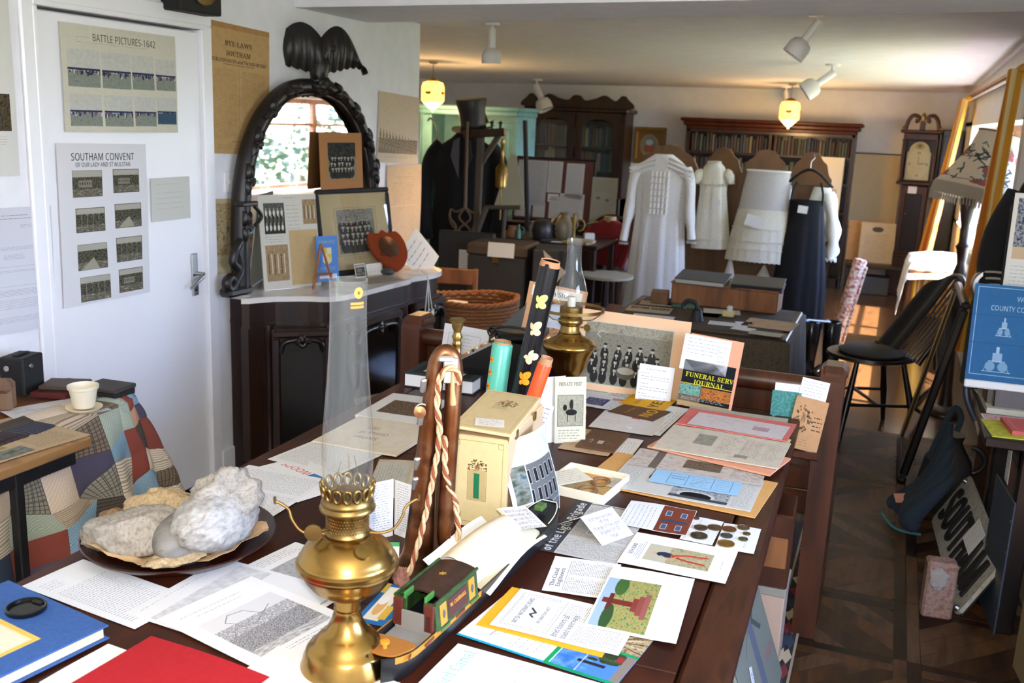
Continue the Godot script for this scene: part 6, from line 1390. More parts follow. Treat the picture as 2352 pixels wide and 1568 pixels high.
func build_left_side() -> void:
	wall_sheet("poster", "cream poster of battle photographs on the white door", "poster", "battle", -2.722, 1.725, -2.982, 0.583, 0.37, 90, 0.006)
	wall_sheet("poster", "white poster of convent photographs on the white door", "poster", "convent", -2.722, 1.21, -2.861, 0.44, 0.58, 90, 0.004, -0.9)
	wall_sheet("notice", "small faint notice on the white door beside the convent poster", "notice", "doornote", -2.724, 1.278, -3.221, 0.23, 0.172, 90, 0.002)
	wall_sheet("byelaws_poster", "yellowed bye-laws poster on the wall beside the door", "poster", "byelaws", -2.726, 1.72, -3.69, 0.43, 0.545, 90, 0.006, -2.0)
	wall_sheet("faded_print", "faded brown framed view hanging half behind the carved mirror", "print", "agedprint", -2.726, 1.09, -3.66, 0.4, 0.33, 90, 0.003, -2.0)
	wall_sheet("family_tree", "white family tree chart on the wall left of the door", "chart", "familytree", -2.726, 1.085, -2.44, 0.33, 0.42, 90, 0.006, -1.6)
	wall_sheet("poster", "white poster with dark picture at the left edge of the wall", "poster", "leftposter", -2.726, 1.679, -2.395, 0.19, 0.56, 90, 0.006)
	wall_sheet("mansion_print", "old print of a mansion with chimneys at the end of the wall", "print", "mansion", -2.726, 1.565, -5.18, 0.5, 0.39, 90, 0.006, -2.5)
	wall_sheet("notice", "tan notice with red heading below the mansion print", "notice", "redprint", -2.722, 1.12, -5.25, 0.44, 0.48, 90, 0.012, -1.0)
	var t := thing("light_switch", "white plastic light switch with three rockers", "switch", TF(V(-2.73, 1.328, -3.609), 90))
	part(t, "plate", sh().bevel(V(0, 0, 0.005), V(0.09, 0.09, 0.01), 0.003), plain("e6e6e6", 0.35))
	for k in 3: part(t, "rocker", sh().bevel(V(-0.016 + 0.016 * k, 0, 0.011), V(0.01, 0.022, 0.006), 0.002, Basis.from_euler(V(0.2, 0, 0.25))), plain("dcdcdc", 0.3))
	for k in 2: part(t, "screw", sh().lathe([[0, 0], [0.003, 0], [0.003, 0.0015], [0, 0.0015]], 10, TF(V(-0.032 + 0.064 * k, 0, 0.0095), 0, 90)), M.steel)
	t = thing("wall_clock", "black square clock with brass face above the door", "clock", TF(V(-2.73, 2.005, -3.33), 90))
	part(t, "case", sh().bevel(V(0, 0.13, 0.05), V(0.25, 0.26, 0.1), 0.006), M.black_matt)
	part(t, "dial", sh().lathe([[0, 0.0], [0.085, 0.0], [0.088, 0.004], [0.085, 0.008], [0.08, 0.005], [0, 0.004]], 40, TF(V(0.01, 0.115, 0.1), 0, 90)), M.brass_dull)
	# ---------- low table with newspaper ----------
	t = thing("side_table", "oak topped side table with black metal legs at the left", "table", TF(V(-2.4, 0, -1.5)))
	for k in 3: part(t, "top_board", sh().bevel(V(-0.2 + k * 0.2, 0.68, 0), V(0.197, 0.03, 1.22), 0.004), M.oak_edge)
	for sx in [-1.0, 1.0]:
		for sz in [-1.0, 1.0]: part(t, "leg", sh().bevel(V(sx * 0.25, 0.332, sz * 0.38), V(0.03, 0.664, 0.03), 0.004), M.iron)
	part(t, "rail", sh().box(V(0.25, 0.64, 0), V(0.025, 0.05, 1.16)).box(V(-0.25, 0.64, 0), V(0.025, 0.05, 1.16)).box(V(0, 0.64, -0.57), V(0.5, 0.05, 0.025)).box(V(0, 0.64, 0.57), V(0.5, 0.05, 0.025)), M.iron)
	solo("newspaper", "yellowed newspaper with picture panels on the oak side table", "newspaper", sheet("newspaper", 0.36, 0.33, 0.0015, 0.0, 0.003), pm("newspaper"), TF(V(-2.295, 0.6955, -1.955), 84))
	solo("plan", "white sheet with line plan under the cream cup", "sheet", sheet("plansheet", 0.26, 0.2, 0.0008, 0.0, 0.003), pm("plansheet"), TF(V(-2.37, 0.699, -2.24), 70))
	t = thing("chest", "low chest hidden under the patchwork quilt", "chest", TF(V(-2.51, 0, -2.28)))
	part(t, "body", sh().bevel(V(0, 0.34, -0.02), V(0.4, 0.68, 0.36), 0.01), M.brown_wood); part(t, "lid", sh().bevel(V(0, 0.683, -0.02), V(0.42, 0.012, 0.38), 0.003), M.brown_wood)
	build_quilt()
	t = thing("plant_pot", "cream pot standing in its saucer on the quilt", "pot", TF(V(-2.285, 0.705, -2.27)))
	part(t, "pot", sh().lathe([[0.0, 0.012], [0.03, 0.012], [0.033, 0.02], [0.042, 0.07], [0.046, 0.072], [0.047, 0.082], [0.044, 0.083], [0.041, 0.072], [0.031, 0.02], [0.0, 0.018]], 40), plain("e8dfc4", 0.45))
	part(t, "saucer", sh().lathe([[0.0, 0.0], [0.04, 0.0], [0.054, 0.01], [0.055, 0.013], [0.051, 0.013], [0.038, 0.006], [0.0, 0.006]], 40), plain("e6d6b0", 0.45))
	t = thing("box_camera", "old black box camera standing on the side table", "camera", TF(V(-2.6, 0.698, -2.33), 12))
	part(t, "body", sh().bevel(V(0, 0.072, 0), V(0.085, 0.125, 0.105), 0.004), mat("leatherette", Color("15151a"), 0.6, 0.0, noise_tex("leathern", ["8a8a8a", "ffffff"], 128, 0.12), 8.0))
	part(t, "front_panel", sh().bevel(V(0, 0.072, 0.055), V(0.08, 0.12, 0.006), 0.002), M.black_matt)
	for p in [V(-0.012, 0.1, 0.058), V(0.0, 0.04, 0.058)]: part(t, "lens", sh().lathe([[0, 0], [0.009, 0], [0.01, 0.003], [0.007, 0.004], [0.0, 0.002]], 16, TF(p, 0, 90)), M.steel)
	part(t, "winder", sh().lathe([[0, 0], [0.008, 0], [0.009, 0.004], [0.007, 0.008], [0, 0.008]], 16, TF(V(0.043, 0.105, 0.02), 0, 0, -90)), M.steel)
	part(t, "carry_handle", sh().bevel(V(0, 0.138, 0), V(0.016, 0.004, 0.07), 0.0015), M.black_matt)
	t = thing("leather_case", "brown leather case with flap beside the box camera", "case", TF(V(-2.53, 0.698, -2.16), 30))
	part(t, "body", sh().bevel(V(0, 0.05, 0), V(0.11, 0.1, 0.06), 0.012), plain("7a6048", 0.7)); part(t, "flap", sh().bevel(V(0, 0.085, 0.02), V(0.118, 0.045, 0.05), 0.014), plain("6b4f3c", 0.6)); part(t, "stud", sh().lathe([[0, 0], [0.005, 0.0], [0.004, 0.003], [0, 0.004]], 12, TF(V(0, 0.07, 0.045), 0, 90)), M.brass_dull)
	solo("red_book", "small dark red book under the box camera", "book", sh().bevel(V(0, 0.009, 0), V(0.12, 0.018, 0.08), 0.003), plain("5a1c1c", 0.7), TF(V(-2.5, 0.7, -2.36), 14))
	var lbl := ["flat black box with worn brown top behind the cream pot", "second flat black box beside the cream pot"]
	for k in 2:
		t = thing("flat_box", lbl[k], "box", TF(V(-2.49 + 0.135 * k, 0.702, -2.4 - 0.05 * k), 24 - 20 * k), "flat boxes by the cream pot")
		part(t, "base", sh().bevel(V(0, 0.011, 0), V(0.13, 0.022, 0.1), 0.003), M.black_matt); part(t, "lid", sh().bevel(V(0, 0.028, 0), V(0.136, 0.014, 0.106), 0.003), plain("4a3a30" if k == 0 else "3a342f", 0.6))

func build_quilt() -> void:
	# patches sewn edge to edge over the chest: u runs round the outside, v from the top down
	var t := thing("quilt", "patchwork quilt of striped, checked and plain pieces draped beside the door", "quilt")
	var path := [V(-2.2, 0, -1.35), V(-2.235, 0, -1.8), V(-2.25, 0, -2.15), V(-2.262, 0, -2.4), V(-2.3, 0, -2.5), V(-2.42, 0, -2.535), V(-2.62, 0, -2.55)]
	path = smooth(path, 8)
	var surf := func(u: float, v: float, lift: float) -> Vector3:
		var k := u * (path.size() - 1)
		var i := mini(int(k), path.size() - 2)
		var p: Vector3 = path[i].lerp(path[i + 1], k - i)
		var d: Vector3 = (path[i + 1] - path[i]).normalized()
		var o := V(-d.z, 0, d.x)
		if v < 0.22:
			var q := 1.0 - v / 0.22
			return p - o * (0.14 * q + 0.01) + V(0, 0.704 + lift - 0.004 * (1.0 - q) * (1.0 - q), 0)
		var w := (v - 0.22) / 0.78
		var fold := sin(u * 50.0) * 0.034 + sin(u * 19.0 + 1.0) * 0.035
		var out := 0.13 * sin(w * 1.3) + fold * w + lift
		return p + o * out + V(0, 0.7 - w * (0.52 + 0.06 * sin(u * 9.0)), 0)
	var cols := ["b8a58c", "7a6a58", "c9b9a0", "2c3a4c", "6e8ea0", "62282a", "3a2c2c", "a8795c", "4a4658", "cbb8a0", "4a4238", "8a8678", "222633", "7d3c30", "94a08c", "d8cbb4"]
	var kinds := []
	for k in cols.size():
		var im := Image.create(64, 64, false, Image.FORMAT_RGB8)
		im.fill(Color(cols[k]))
		for i in 64:
			match k % 5:
				0:
					if i % 10 < 3: im.fill_rect(Rect2i(0, i, 64, 1), Color(cols[k]).darkened(0.35))
				1:
					if i % 12 < 2: im.fill_rect(Rect2i(0, i, 64, 1), Color(cols[k]).darkened(0.5)); im.fill_rect(Rect2i(i, 0, 1, 64), Color(cols[k]).darkened(0.5))
				2:
					if i % 8 == 0: im.fill_rect(Rect2i(i, 0, 2, 64), Color(cols[k]).lightened(0.25))
				4:
					for j in 64:
						if (i / 4 + j / 4) % 3 == 0: im.set_pixel(i, j, Color(cols[k]).lightened(0.22))
		var m := StandardMaterial3D.new()
		m.roughness = 0.95; m.albedo_texture = ImageTexture.create_from_image(im)
		kinds.append(m)
	rng.seed = 9
	var nu := 15
	var nv := 8
	var jit := {}
	for j in nv + 1:
		for i in nu + 1:
			var e := Vector2(rng.randf_range(-0.32, 0.32), rng.randf_range(-0.3, 0.3))
			if i == 0 or i == nu: e.x = 0.0
			if j == 0 or j == nv: e.y = 0.0
			jit[Vector2i(i, j)] = Vector2((i + e.x) / nu, (j + e.y) / nv)
	var seam := sh()
	for j in nv:
		for i in nu:
			var a: Vector2 = jit[Vector2i(i, j)]
			var b: Vector2 = jit[Vector2i(i + 1, j)]
			var cc: Vector2 = jit[Vector2i(i + 1, j + 1)]
			var d: Vector2 = jit[Vector2i(i, j + 1)]
			var s := sh()
			s.grid(func(u: float, v: float) -> Vector3:
				var q := a.lerp(b, u).lerp(d.lerp(cc, u), v)
				var puff := 0.006 * sqrt(sin(PI * u) * sin(PI * v)) + 0.001
				return surf.call(q.x, q.y, puff), 8, 8, Rect2(0, 0, 1.6, 1.6))
			part(t, "patch", s, kinds[rng.randi() % kinds.size()])
	part(t, "lining", sh().grid(func(u: float, v: float) -> Vector3: return surf.call(u, v, -0.002), 60, 24), plain("5a4f46", 0.95))

func build_sideboard() -> void:
	var out := [[-2.72, -3.57], [-2.6, -3.575], [-2.5, -3.615], [-2.4, -3.69], [-2.315, -3.73], [-2.27, -3.8], [-2.25, -3.95], [-2.235, -4.2], [-2.225, -4.36], [-2.24, -4.44], [-2.215, -4.53], [-2.2, -4.62], [-2.22, -4.74], [-2.3, -4.83], [-2.45, -4.88], [-2.72, -4.9]]
	var flip := []
	for p in out: flip.append([p[0], -p[1]])
	var t := thing("sideboard", "carved dark wood sideboard with white marble top and glazed doors", "sideboard")
	var up := Transform3D(Basis(V(1, 0, 0), V(0, 0, -1), V(0, 1, 0)), V(0, 0.84, 0))
	var top := spoly(flip.slice(1, 15), 4)
	top.insert(0, Vector2(-2.72, 3.57)); top.append(Vector2(-2.72, 4.9))
	part(t, "marble_top", sh().prism(top, 0.024, up), M.marble)
	var shr := func(k: float) -> PackedVector2Array:
		var o := PackedVector2Array()
		for p in top: o.append(Vector2(-2.72 + (p.x + 2.72) * k, 4.23 + (p.y - 4.23) * (0.985 if k < 0.97 else 0.99)))
		return o
	part(t, "frieze", sh().prism(shr.call(0.95), 0.1, Transform3D(up.basis, V(0, 0.815, 0))), M.dark_wood)
	part(t, "moulding", sh().prism(shr.call(0.975), 0.018, Transform3D(up.basis, V(0, 0.72, 0))), M.dark_wood)
	part(t, "carcase", sh().prism(shr.call(0.9), 0.62, Transform3D(up.basis, V(0, 0.71, 0))), M.dark_wood)
	part(t, "plinth", sh().prism(shr.call(0.96), 0.09, Transform3D(up.basis, V(0, 0.092, 0))), M.dark_wood)
	# doors: glazed panels in frames set on the curve
	for q in [[V(-2.40, 0, -3.645), 39.0, 0.26], [V(-2.265, 0, -4.06), 86.0, 0.46], [V(-2.245, 0, -4.6), 84.0, 0.3]]:
		var d := part(t, "door", sh().box(V(0, 0.4, 0), V(q[2], 0.6, 0.012)), M.dark_wood, TF(q[0] + V(0.012, 0, 0), q[1]))
		part(d, "glass_panel", sh().box(V(0, 0.39, 0.009), V(q[2] - 0.07, 0.5, 0.006)), mat("dark_glass", Color("141312"), 0.08))
		frame_around(d, "door_frame", q[2], 0.6, 0.036, 0.03, M.dark_wood, TF(V(0, 0.1, 0.012)))
		var cv := sh()
		cv.tube(smooth([V(-q[2] * 0.36, 0.6, 0.03), V(-q[2] * 0.3, 0.645, 0.034), V(-0.03, 0.655, 0.036), V(0.0, 0.63, 0.04), V(0.03, 0.655, 0.036), V(q[2] * 0.3, 0.645, 0.034), V(q[2] * 0.36, 0.6, 0.03)], 5), 0.011, 8)
		part(d, "carved_swag", cv, M.ebony)
		for k in 3: part(d, "carved_boss", rock_shape(60 + k, V(0.02, 0.016, 0.012), 0.5, 3, TF(V(-0.022 + 0.022 * k, 0.655 + (0.008 if k == 1 else 0.0), 0.04))), M.ebony)
	for p in [V(-2.52, 0, -3.60), V(-2.30, 0, -3.745), V(-2.24, 0, -4.36), V(-2.22, 0, -4.74)]:
		part(t, "carved_column", sh().lathe([[0.022, 0.09], [0.022, 0.13], [0.014, 0.15], [0.018, 0.3], [0.02, 0.5], [0.014, 0.62], [0.024, 0.66], [0.02, 0.71]], 12, TF(p + V(-0.014, 0, -0.004))), M.dark_wood)
	# ---------- carved mirror with eagle ----------
	t = thing("carved_mirror", "arched wall mirror in black carved frame topped with a spread eagle", "mirror", TF(V(-2.66, 0.842, -4.135), 88.0))
	# local x along the wall away from the camera, z out of the wall
	var half := [[-0.56, 0.0], [-0.555, 0.3], [-0.53, 0.5], [-0.47, 0.66], [-0.36, 0.80], [-0.2, 0.895], [0.0, 0.92]]
	var ol := []
	for p in half: ol.append(p)
	for k in range(half.size() - 2, -1, -1): ol.append([-half[k][0], half[k][1]])
	var ring := []
	for p in ol: ring.append(V(p[0], p[1], 0.02))
	ring = smooth(ring, 6)
	var pane := PackedVector2Array()
	for p in ring: pane.append(Vector2(p.x * 0.97, p.y * 0.99 + 0.004))
	part(t, "mirror_glass", sh().prism(pane, 0.006, TF(V(0, 0, 0.006))), mat("mirror", Color("e4e4e0"), 0.02, 1.0))
	part(t, "back_board", sh().prism(pane, 0.012, TF(V(0, 0, -0.002))), M.carving)
	part(t, "frame", sh().tube(ring, 0.042, 12, false, 0.8), M.carving)
	var inner := []
	for p in ring: inner.append(V(p.x * 0.925, p.y * 0.95 + 0.01, 0.035))
	part(t, "inner_bead", sh().tube(inner, 0.008, 8), M.dark_wood)
	rng.seed = 17
	for k in range(1, ol.size() - 1):
		var p: Array = ol[k]
		var lf := sh()
		var tg := Vector2(ol[k + 1][0] - ol[k - 1][0], ol[k + 1][1] - ol[k - 1][1])
		var td := rad_to_deg(atan2(-tg.x, tg.y)) + (180.0 if k > 6 else 0.0)
		part(t, "carved_boss", rock_shape(80 + k, V(0.028, 0.024, 0.022), 0.4, 2, TF(V(p[0] * 0.98, p[1] * 0.99, 0.055))), M.carving)
		if true:
			lf.grid(func(u: float, v: float) -> Vector3:
				var a := (u - 0.5) * 2.0
				return V(a * 0.03 * (1.0 - v) * (0.3 + sqrt(v)), v * 0.07, 0.012 * sin(v * PI) + 0.012 * (1.0 - a * a)), 6, 6, Rect2(0, 0, 1, 1), 0.006)
		for j in 3: part(t, "carved_leaf", lf, M.carving, TF(V(p[0], p[1], 0.046), 0, 2, td + (j - 1) * 16.0 + (180.0 if j == 1 else 0.0) + rng.randf_range(-10, 10)))
	for sx in [-1.0, 1.0]:
		# scrolled feet and side brackets
		part(t, "scroll_foot", sh().tube(smooth([V(sx * 0.6, 0.2, 0.03), V(sx * 0.575, 0.12, 0.035), V(sx * 0.62, 0.06, 0.04), V(sx * 0.66, 0.035, 0.04), V(sx * 0.675, 0.065, 0.04), V(sx * 0.65, 0.085, 0.04), V(sx * 0.632, 0.066, 0.04)], 6), 0.022, 10), M.carving)
		part(t, "scroll_foot", sh().tube(smooth([V(sx * 0.575, 0.24, 0.04), V(sx * 0.62, 0.2, 0.045), V(sx * 0.635, 0.15, 0.045), V(sx * 0.6, 0.12, 0.045)], 6), 0.018, 10), M.carving)
		part(t, "foot_block", sh().bevel(V(sx * 0.6, 0.02, 0.03), V(0.16, 0.04, 0.07), 0.012), M.carving)
		part(t, "bracket", sh().bevel(V(sx * 0.545, 0.4, 0.05), V(0.1, 0.022, 0.06), 0.006).tube(smooth([V(sx * 0.5, 0.385, 0.06), V(sx * 0.46, 0.34, 0.065), V(sx * 0.5, 0.3, 0.06)], 5), 0.009, 8), M.carving)
	# the eagle
	var e := part(t, "eagle", rock_shape(71, V(0.045, 0.085, 0.04), 0.15, 0, TF(V(0.02, 1.0, 0.05), 0, 0, -10)), M.carving)
	e.transform = TF(V(0.02, 0, 0.05), -40) * TF(V(-0.02, 0, -0.05))
	part(e, "head", rock_shape(72, V(0.028, 0.024, 0.024), 0.1, 0, TF(V(0.075, 1.095, 0.055))).tube(smooth([V(0.04, 1.05, 0.05), V(0.06, 1.085, 0.052), V(0.09, 1.1, 0.055), V(0.112, 1.088, 0.055)], 4), [0.03, 0.028, 0.027, 0.026, 0.026, 0.025, 0.024, 0.022, 0.019, 0.014, 0.011, 0.008, 0.004], 10), M.carving)
	part(e, "perch", rock_shape(73, V(0.07, 0.05, 0.045), 0.4, 5, TF(V(0.02, 0.925, 0.045))), M.carving)
	for sx in [-1.0, 1.0]:
		part(e, "wing", sh().grid(func(u: float, v: float) -> Vector3:
			var hi := 0.16 * sin(PI * minf(1.0, 0.18 + u * 0.82)) - 0.06 * u * u + 0.02
			var bot := -0.06 + 0.03 * u + 0.012 * absf(sin(u * 22.0))
			return V(0.02 + sx * u * 0.25, 1.03 + lerpf(hi, bot, v * (1.0 - 0.25 * u * u)), 0.05 + 0.028 * sin(PI * v) - 0.09 * u * u + 0.006 * sin(u * 44.0) * v), 36, 12, Rect2(0, 0, 1, 1), 0.012), M.carving)
	# ---------- exhibits on the marble ----------
	var Y0 := 0.841
	t = thing("display_board", "cream board of cricket team photographs leaning on the mirror", "board", TF(V(-2.56, Y0, -3.84), 64, -7))
	card(t, "board", "cricket", 0.3, 0.43, TF(V(0, 0, 0)), 0.004)
	t = thing("badge_card", "blue card with yellow shield badge on a small easel", "card", TF(V(-2.47, Y0, -3.955), 62, -6))
	card(t, "card", "badgecard", 0.115, 0.215, TF(V(0.03, 0.02, 0)), 0.002)
	t = thing("small_easel", "small wooden table easel beside the blue badge card", "easel", TF(V(-2.45, Y0, -3.90), 62))
	for sx in [-1.0, 1.0]: part(t, "leg", sh().tube([V(sx * 0.055, 0.005, 0.03), V(0.0, 0.21, 0.005)], 0.006, 8), mat("easel_wood", Color("8a5230"), 0.5))
	part(t, "back_leg", sh().tube([V(0, 0.2, 0), V(0, 0.005, -0.06)], 0.006, 8), M.easel_wood); part(t, "cross_bar", sh().bevel(V(0, 0.07, 0.03), V(0.09, 0.012, 0.014), 0.003), M.easel_wood)
	t = thing("framed_photograph", "large black framed team photograph leaning on the mirror", "picture", TF(V(-2.52, Y0, -4.39), 72, -9))
	frame_around(t, "frame", 0.5, 0.435, 0.026, 0.024, M.black_matt); card(t, "print", "teamphoto", 0.46, 0.395, TF(V(0, 0.02, -0.002)), 0.002); part(t, "glazing", sh().box(V(0, 0.217, 0.005), V(0.455, 0.39, 0.002)), M.pane)
	t = thing("framed_photograph", "smaller brown mounted photograph high against the mirror", "picture", TF(V(-2.592, Y0 + 0.431, -4.33), 82, -3))
	card(t, "mount", "cadets", 0.33, 0.275, TF(V(0, 0, 0)), 0.004); part(t, "ledge", sh().box(V(0, 0.003, -0.003), V(0.33, 0.006, 0.01)), plain("6a4a30"))
	t = thing("small_picture", "small brown framed picture behind the wooden shield", "picture", TF(V(-2.6, Y0, -4.72), 74, -8))
	frame_around(t, "frame", 0.15, 0.23, 0.02, 0.016, M.brown_wood); card(t, "print", "oval", 0.12, 0.2, TF(V(0, 0.015, 0)), 0.002)
	t = thing("shield", "polished copper coloured shield plaque lying on the marble top", "shield", TF(V(-2.36, Y0 + 0.012, -4.50), 66, -38))
	var so := spoly([[0, -0.13], [0.09, -0.06], [0.115, 0.03], [0.09, 0.1], [0.03, 0.095], [0.0, 0.115], [-0.03, 0.095], [-0.09, 0.1], [-0.115, 0.03], [-0.09, -0.06]], 4)
	part(t, "plaque", sh().prism(so, 0.02, TF(V(0, 0.13, 0.01))), mat("shield_wood", Color("7a2f12"), 0.15))
	part(t, "boss", sh().lathe([[0, 0], [0.06, 0.0], [0.062, 0.006], [0.05, 0.01], [0.0, 0.016]], 28, TF(V(0, 0.14, 0.01), 0, 90)), mat("shield_boss", Color("5a3a28"), 0.35, 0.6)); for k in 3: part(t, "stud", sh().bevel(V(-0.08 + 0.02 * k, 0.07 + 0.03 * k, 0.012), V(0.024, 0.016, 0.006), 0.002), M.copper)
	t = thing("envelope", "white envelope corner standing at the end of the sideboard", "envelope", TF(V(-2.33, Y0, -4.78), 70, -14, 20)); card(t, "sheet", "tailcard", 0.2, 0.22, TF(V(0.02, -0.02, 0), 0, 0, 20), 0.001, 0.01)
	solo("card", "small white card leaning behind the shield", "card", sh().grid(func(u: float, v: float) -> Vector3: return V((u - 0.5) * 0.1, (1.0 - v) * 0.1, 0), 1, 1, pr("whitecard"), 0.001), pm("whitecard"), TF(V(-2.47, Y0 + 0.12, -4.6), 70, -20, -8))
	solo("card", "cream note card in front of the framed team photograph", "card", sh().grid(func(u: float, v: float) -> Vector3: return V((u - 0.5) * 0.11, (1.0 - v) * 0.06, 0), 1, 1, pr("tailcard"), 0.001), pm("tailcard"), TF(V(-2.43, Y0, -4.39), 72, -16))
	solo("portrait_card", "small oval portrait card below the framed team photograph", "card", sh().grid(func(u: float, v: float) -> Vector3: return V((u - 0.5) * 0.07, (1.0 - v) * 0.07, 0), 1, 1, pr("snap"), 0.001), pm("snap"), TF(V(-2.45, Y0, -4.28), 72, -14))
	solo("stone_pipe", "dark rounded stone lying before the framed photograph", "stone", rock_shape(91, V(0.035, 0.02, 0.02), 0.2, 2), plain("3a3a3e", 0.5), TF(V(-2.38, Y0 + 0.018, -4.42)))
	solo("sheet", "grey printed sheet flat on the marble before the shield", "sheet", sheet("tableleaf", 0.24, 0.16, 0.0008, 0, 0.002), pm("tableleaf"), TF(V(-2.35, Y0, -4.26), 70))
	t = thing("luggage_tag", "buff tag on white strings hanging off the sideboard end", "tag", TF(V(-2.19, Y0, -4.49), 60))
	for k in 3: part(t, "string", sh().tube(smooth([V(-0.02 + 0.01 * k, 0.03, -0.02), V(0.0, 0.0, 0.012), V(0.012 * (k - 1), -0.1, 0.022), V(-0.02 + 0.03 * k, -0.22 - 0.01 * k, 0.02)], 5), 0.003, 6), plain("c9c6bc"))
	part(t, "tag", sh().grid(func(u: float, v: float) -> Vector3: return V(lerpf(-0.13, 0.03, u), -0.3 + 0.07 * u + 0.07 * (1.0 - v), 0.03 + 0.03 * sin(u * 3.0)), 8, 2, pr("cream"), 0.001), pm("cream"))
	t = thing("framed_text", "tilted framed label standing on the floor behind the pew", "label", TF(V(-1.82, 0.24, -3.5), 30, -20, 12))
	part(t, "board", sh().bevel(V(0, 0.14, 0), V(0.26, 0.28, 0.02), 0.004), plain("6a6658")); card(t, "label", "notecream", 0.13, 0.07, TF(V(0.02, 0.2, 0.011)), 0.001); part(t, "stand", sh().bevel(V(0, -0.1, -0.04), V(0.24, 0.27, 0.08), 0.006), M.dark_wood)

var book_mesh := {}
func nth(i: int) -> String: return "%d%s" % [i, "th" if i % 10 > 3 or i % 10 == 0 or (i > 10 and i < 20) else ["st", "nd", "rd"][i % 10 - 1]]
func book_row(x0: float, x1: float, y: float, z: float, hmin: float, hmax: float, where: String, sd: int, pal: Array, wmin := 0.025, wmax := 0.05) -> void:
	# each book a thing; a rounded spine towards +z
	var g := RandomNumberGenerator.new()
	g.seed = sd
	var x := x0
	var i := 0
	while x < x1 - wmin:
		i += 1
		var w := minf(g.randf_range(wmin, wmax), x1 - x)
		var h := g.randf_range(hmin, hmax)
		var k := g.randi() % pal.size()
		if not book_mesh.has("unit"):
			var s := sh()
			s.prism(poly([[-0.5, -0.5], [0.5, -0.5], [0.5, 0.4], [0.3, 0.48], [0.0, 0.5], [-0.3, 0.48], [-0.5, 0.4]]), 1.0, Transform3D(Basis(V(1, 0, 0), V(0, 0, 1), V(0, 1, 0)), V(0, 1, 0)))
			book_mesh["unit"] = s.done()
		var tilt := 0.0 if g.randf() < 0.97 else g.randf_range(-5.0, 0.0)
		solo("book", "%s book, %s from the left %s" % [pal[k][0], nth(i), where], "book", book_mesh["unit"], plain(pal[k][1], 0.75), Transform3D(Basis.from_euler(V(0, 0, deg_to_rad(tilt))) * Basis.from_scale(V(w - 0.002, h, 0.14)), V(x + w * 0.5, y, z)), "books " + where)
		x += w
func spot_light(called_label: String, at: Vector3, yaw: float, tilt: float, lit: float, sc := 1.0) -> void:
	# base plate on the ceiling, stem, can
	var t := thing("spotlight", called_label, "spotlight", TF(at, yaw), "ceiling spotlights")
	part(t, "mount", sh().lathe([[0, -0.014], [0.04 * sc, -0.014], [0.042 * sc, 0.0], [0, 0.0]], 20), M.spot_white)
	part(t, "stem", sh().tube([V(0, -0.012, 0), V(0, -0.05 * sc, 0)], 0.007 * sc, 8), M.spot_white)
	var hd := TF(V(0, -0.05 * sc, 0), 0, tilt)
	part(t, "neck", sh().lathe([[0.0, -0.09 * sc], [0.021 * sc, -0.09 * sc], [0.021 * sc, 0.01], [0.019 * sc, 0.02], [0.0, 0.02]], 18, hd), M.spot_white)
	part(t, "can", sh().lathe([[0.05 * sc, -0.175 * sc], [0.056 * sc, -0.175 * sc], [0.056 * sc, -0.125 * sc], [0.045 * sc, -0.1 * sc], [0.021 * sc, -0.088 * sc], [0.02 * sc, -0.1 * sc], [0.042 * sc, -0.115 * sc], [0.05 * sc, -0.175 * sc]], 28, hd), M.spot_white)
	var bm: Material = plain("8a8a88", 0.3)
	if lit > 0.0:
		bm = mat("bulb_lit", Color("ffd9a0"), 0.4)
		bm.emission_enabled = true; bm.emission = Color(1.0, 0.7, 0.35); bm.emission_energy_multiplier = 2.2
		var l := SpotLight3D.new()
		l.name = "lamp_light"; t.add_child(l); l.transform = hd * TF(V(0, -0.18 * sc, 0), 0, -90)
		l.light_energy = lit; l.light_color = Color(1.0, 0.8, 0.55); l.spot_angle = 50; l.spot_range = 12.0; l.spot_attenuation = 2.0; l.light_size = 0.04; l.shadow_enabled = true
	part(t, "bulb", sh().lathe([[0.0, -0.172 * sc], [0.025 * sc, -0.168 * sc], [0.042 * sc, -0.15 * sc], [0.03 * sc, -0.11 * sc], [0, -0.1 * sc]], 20, hd), bm)
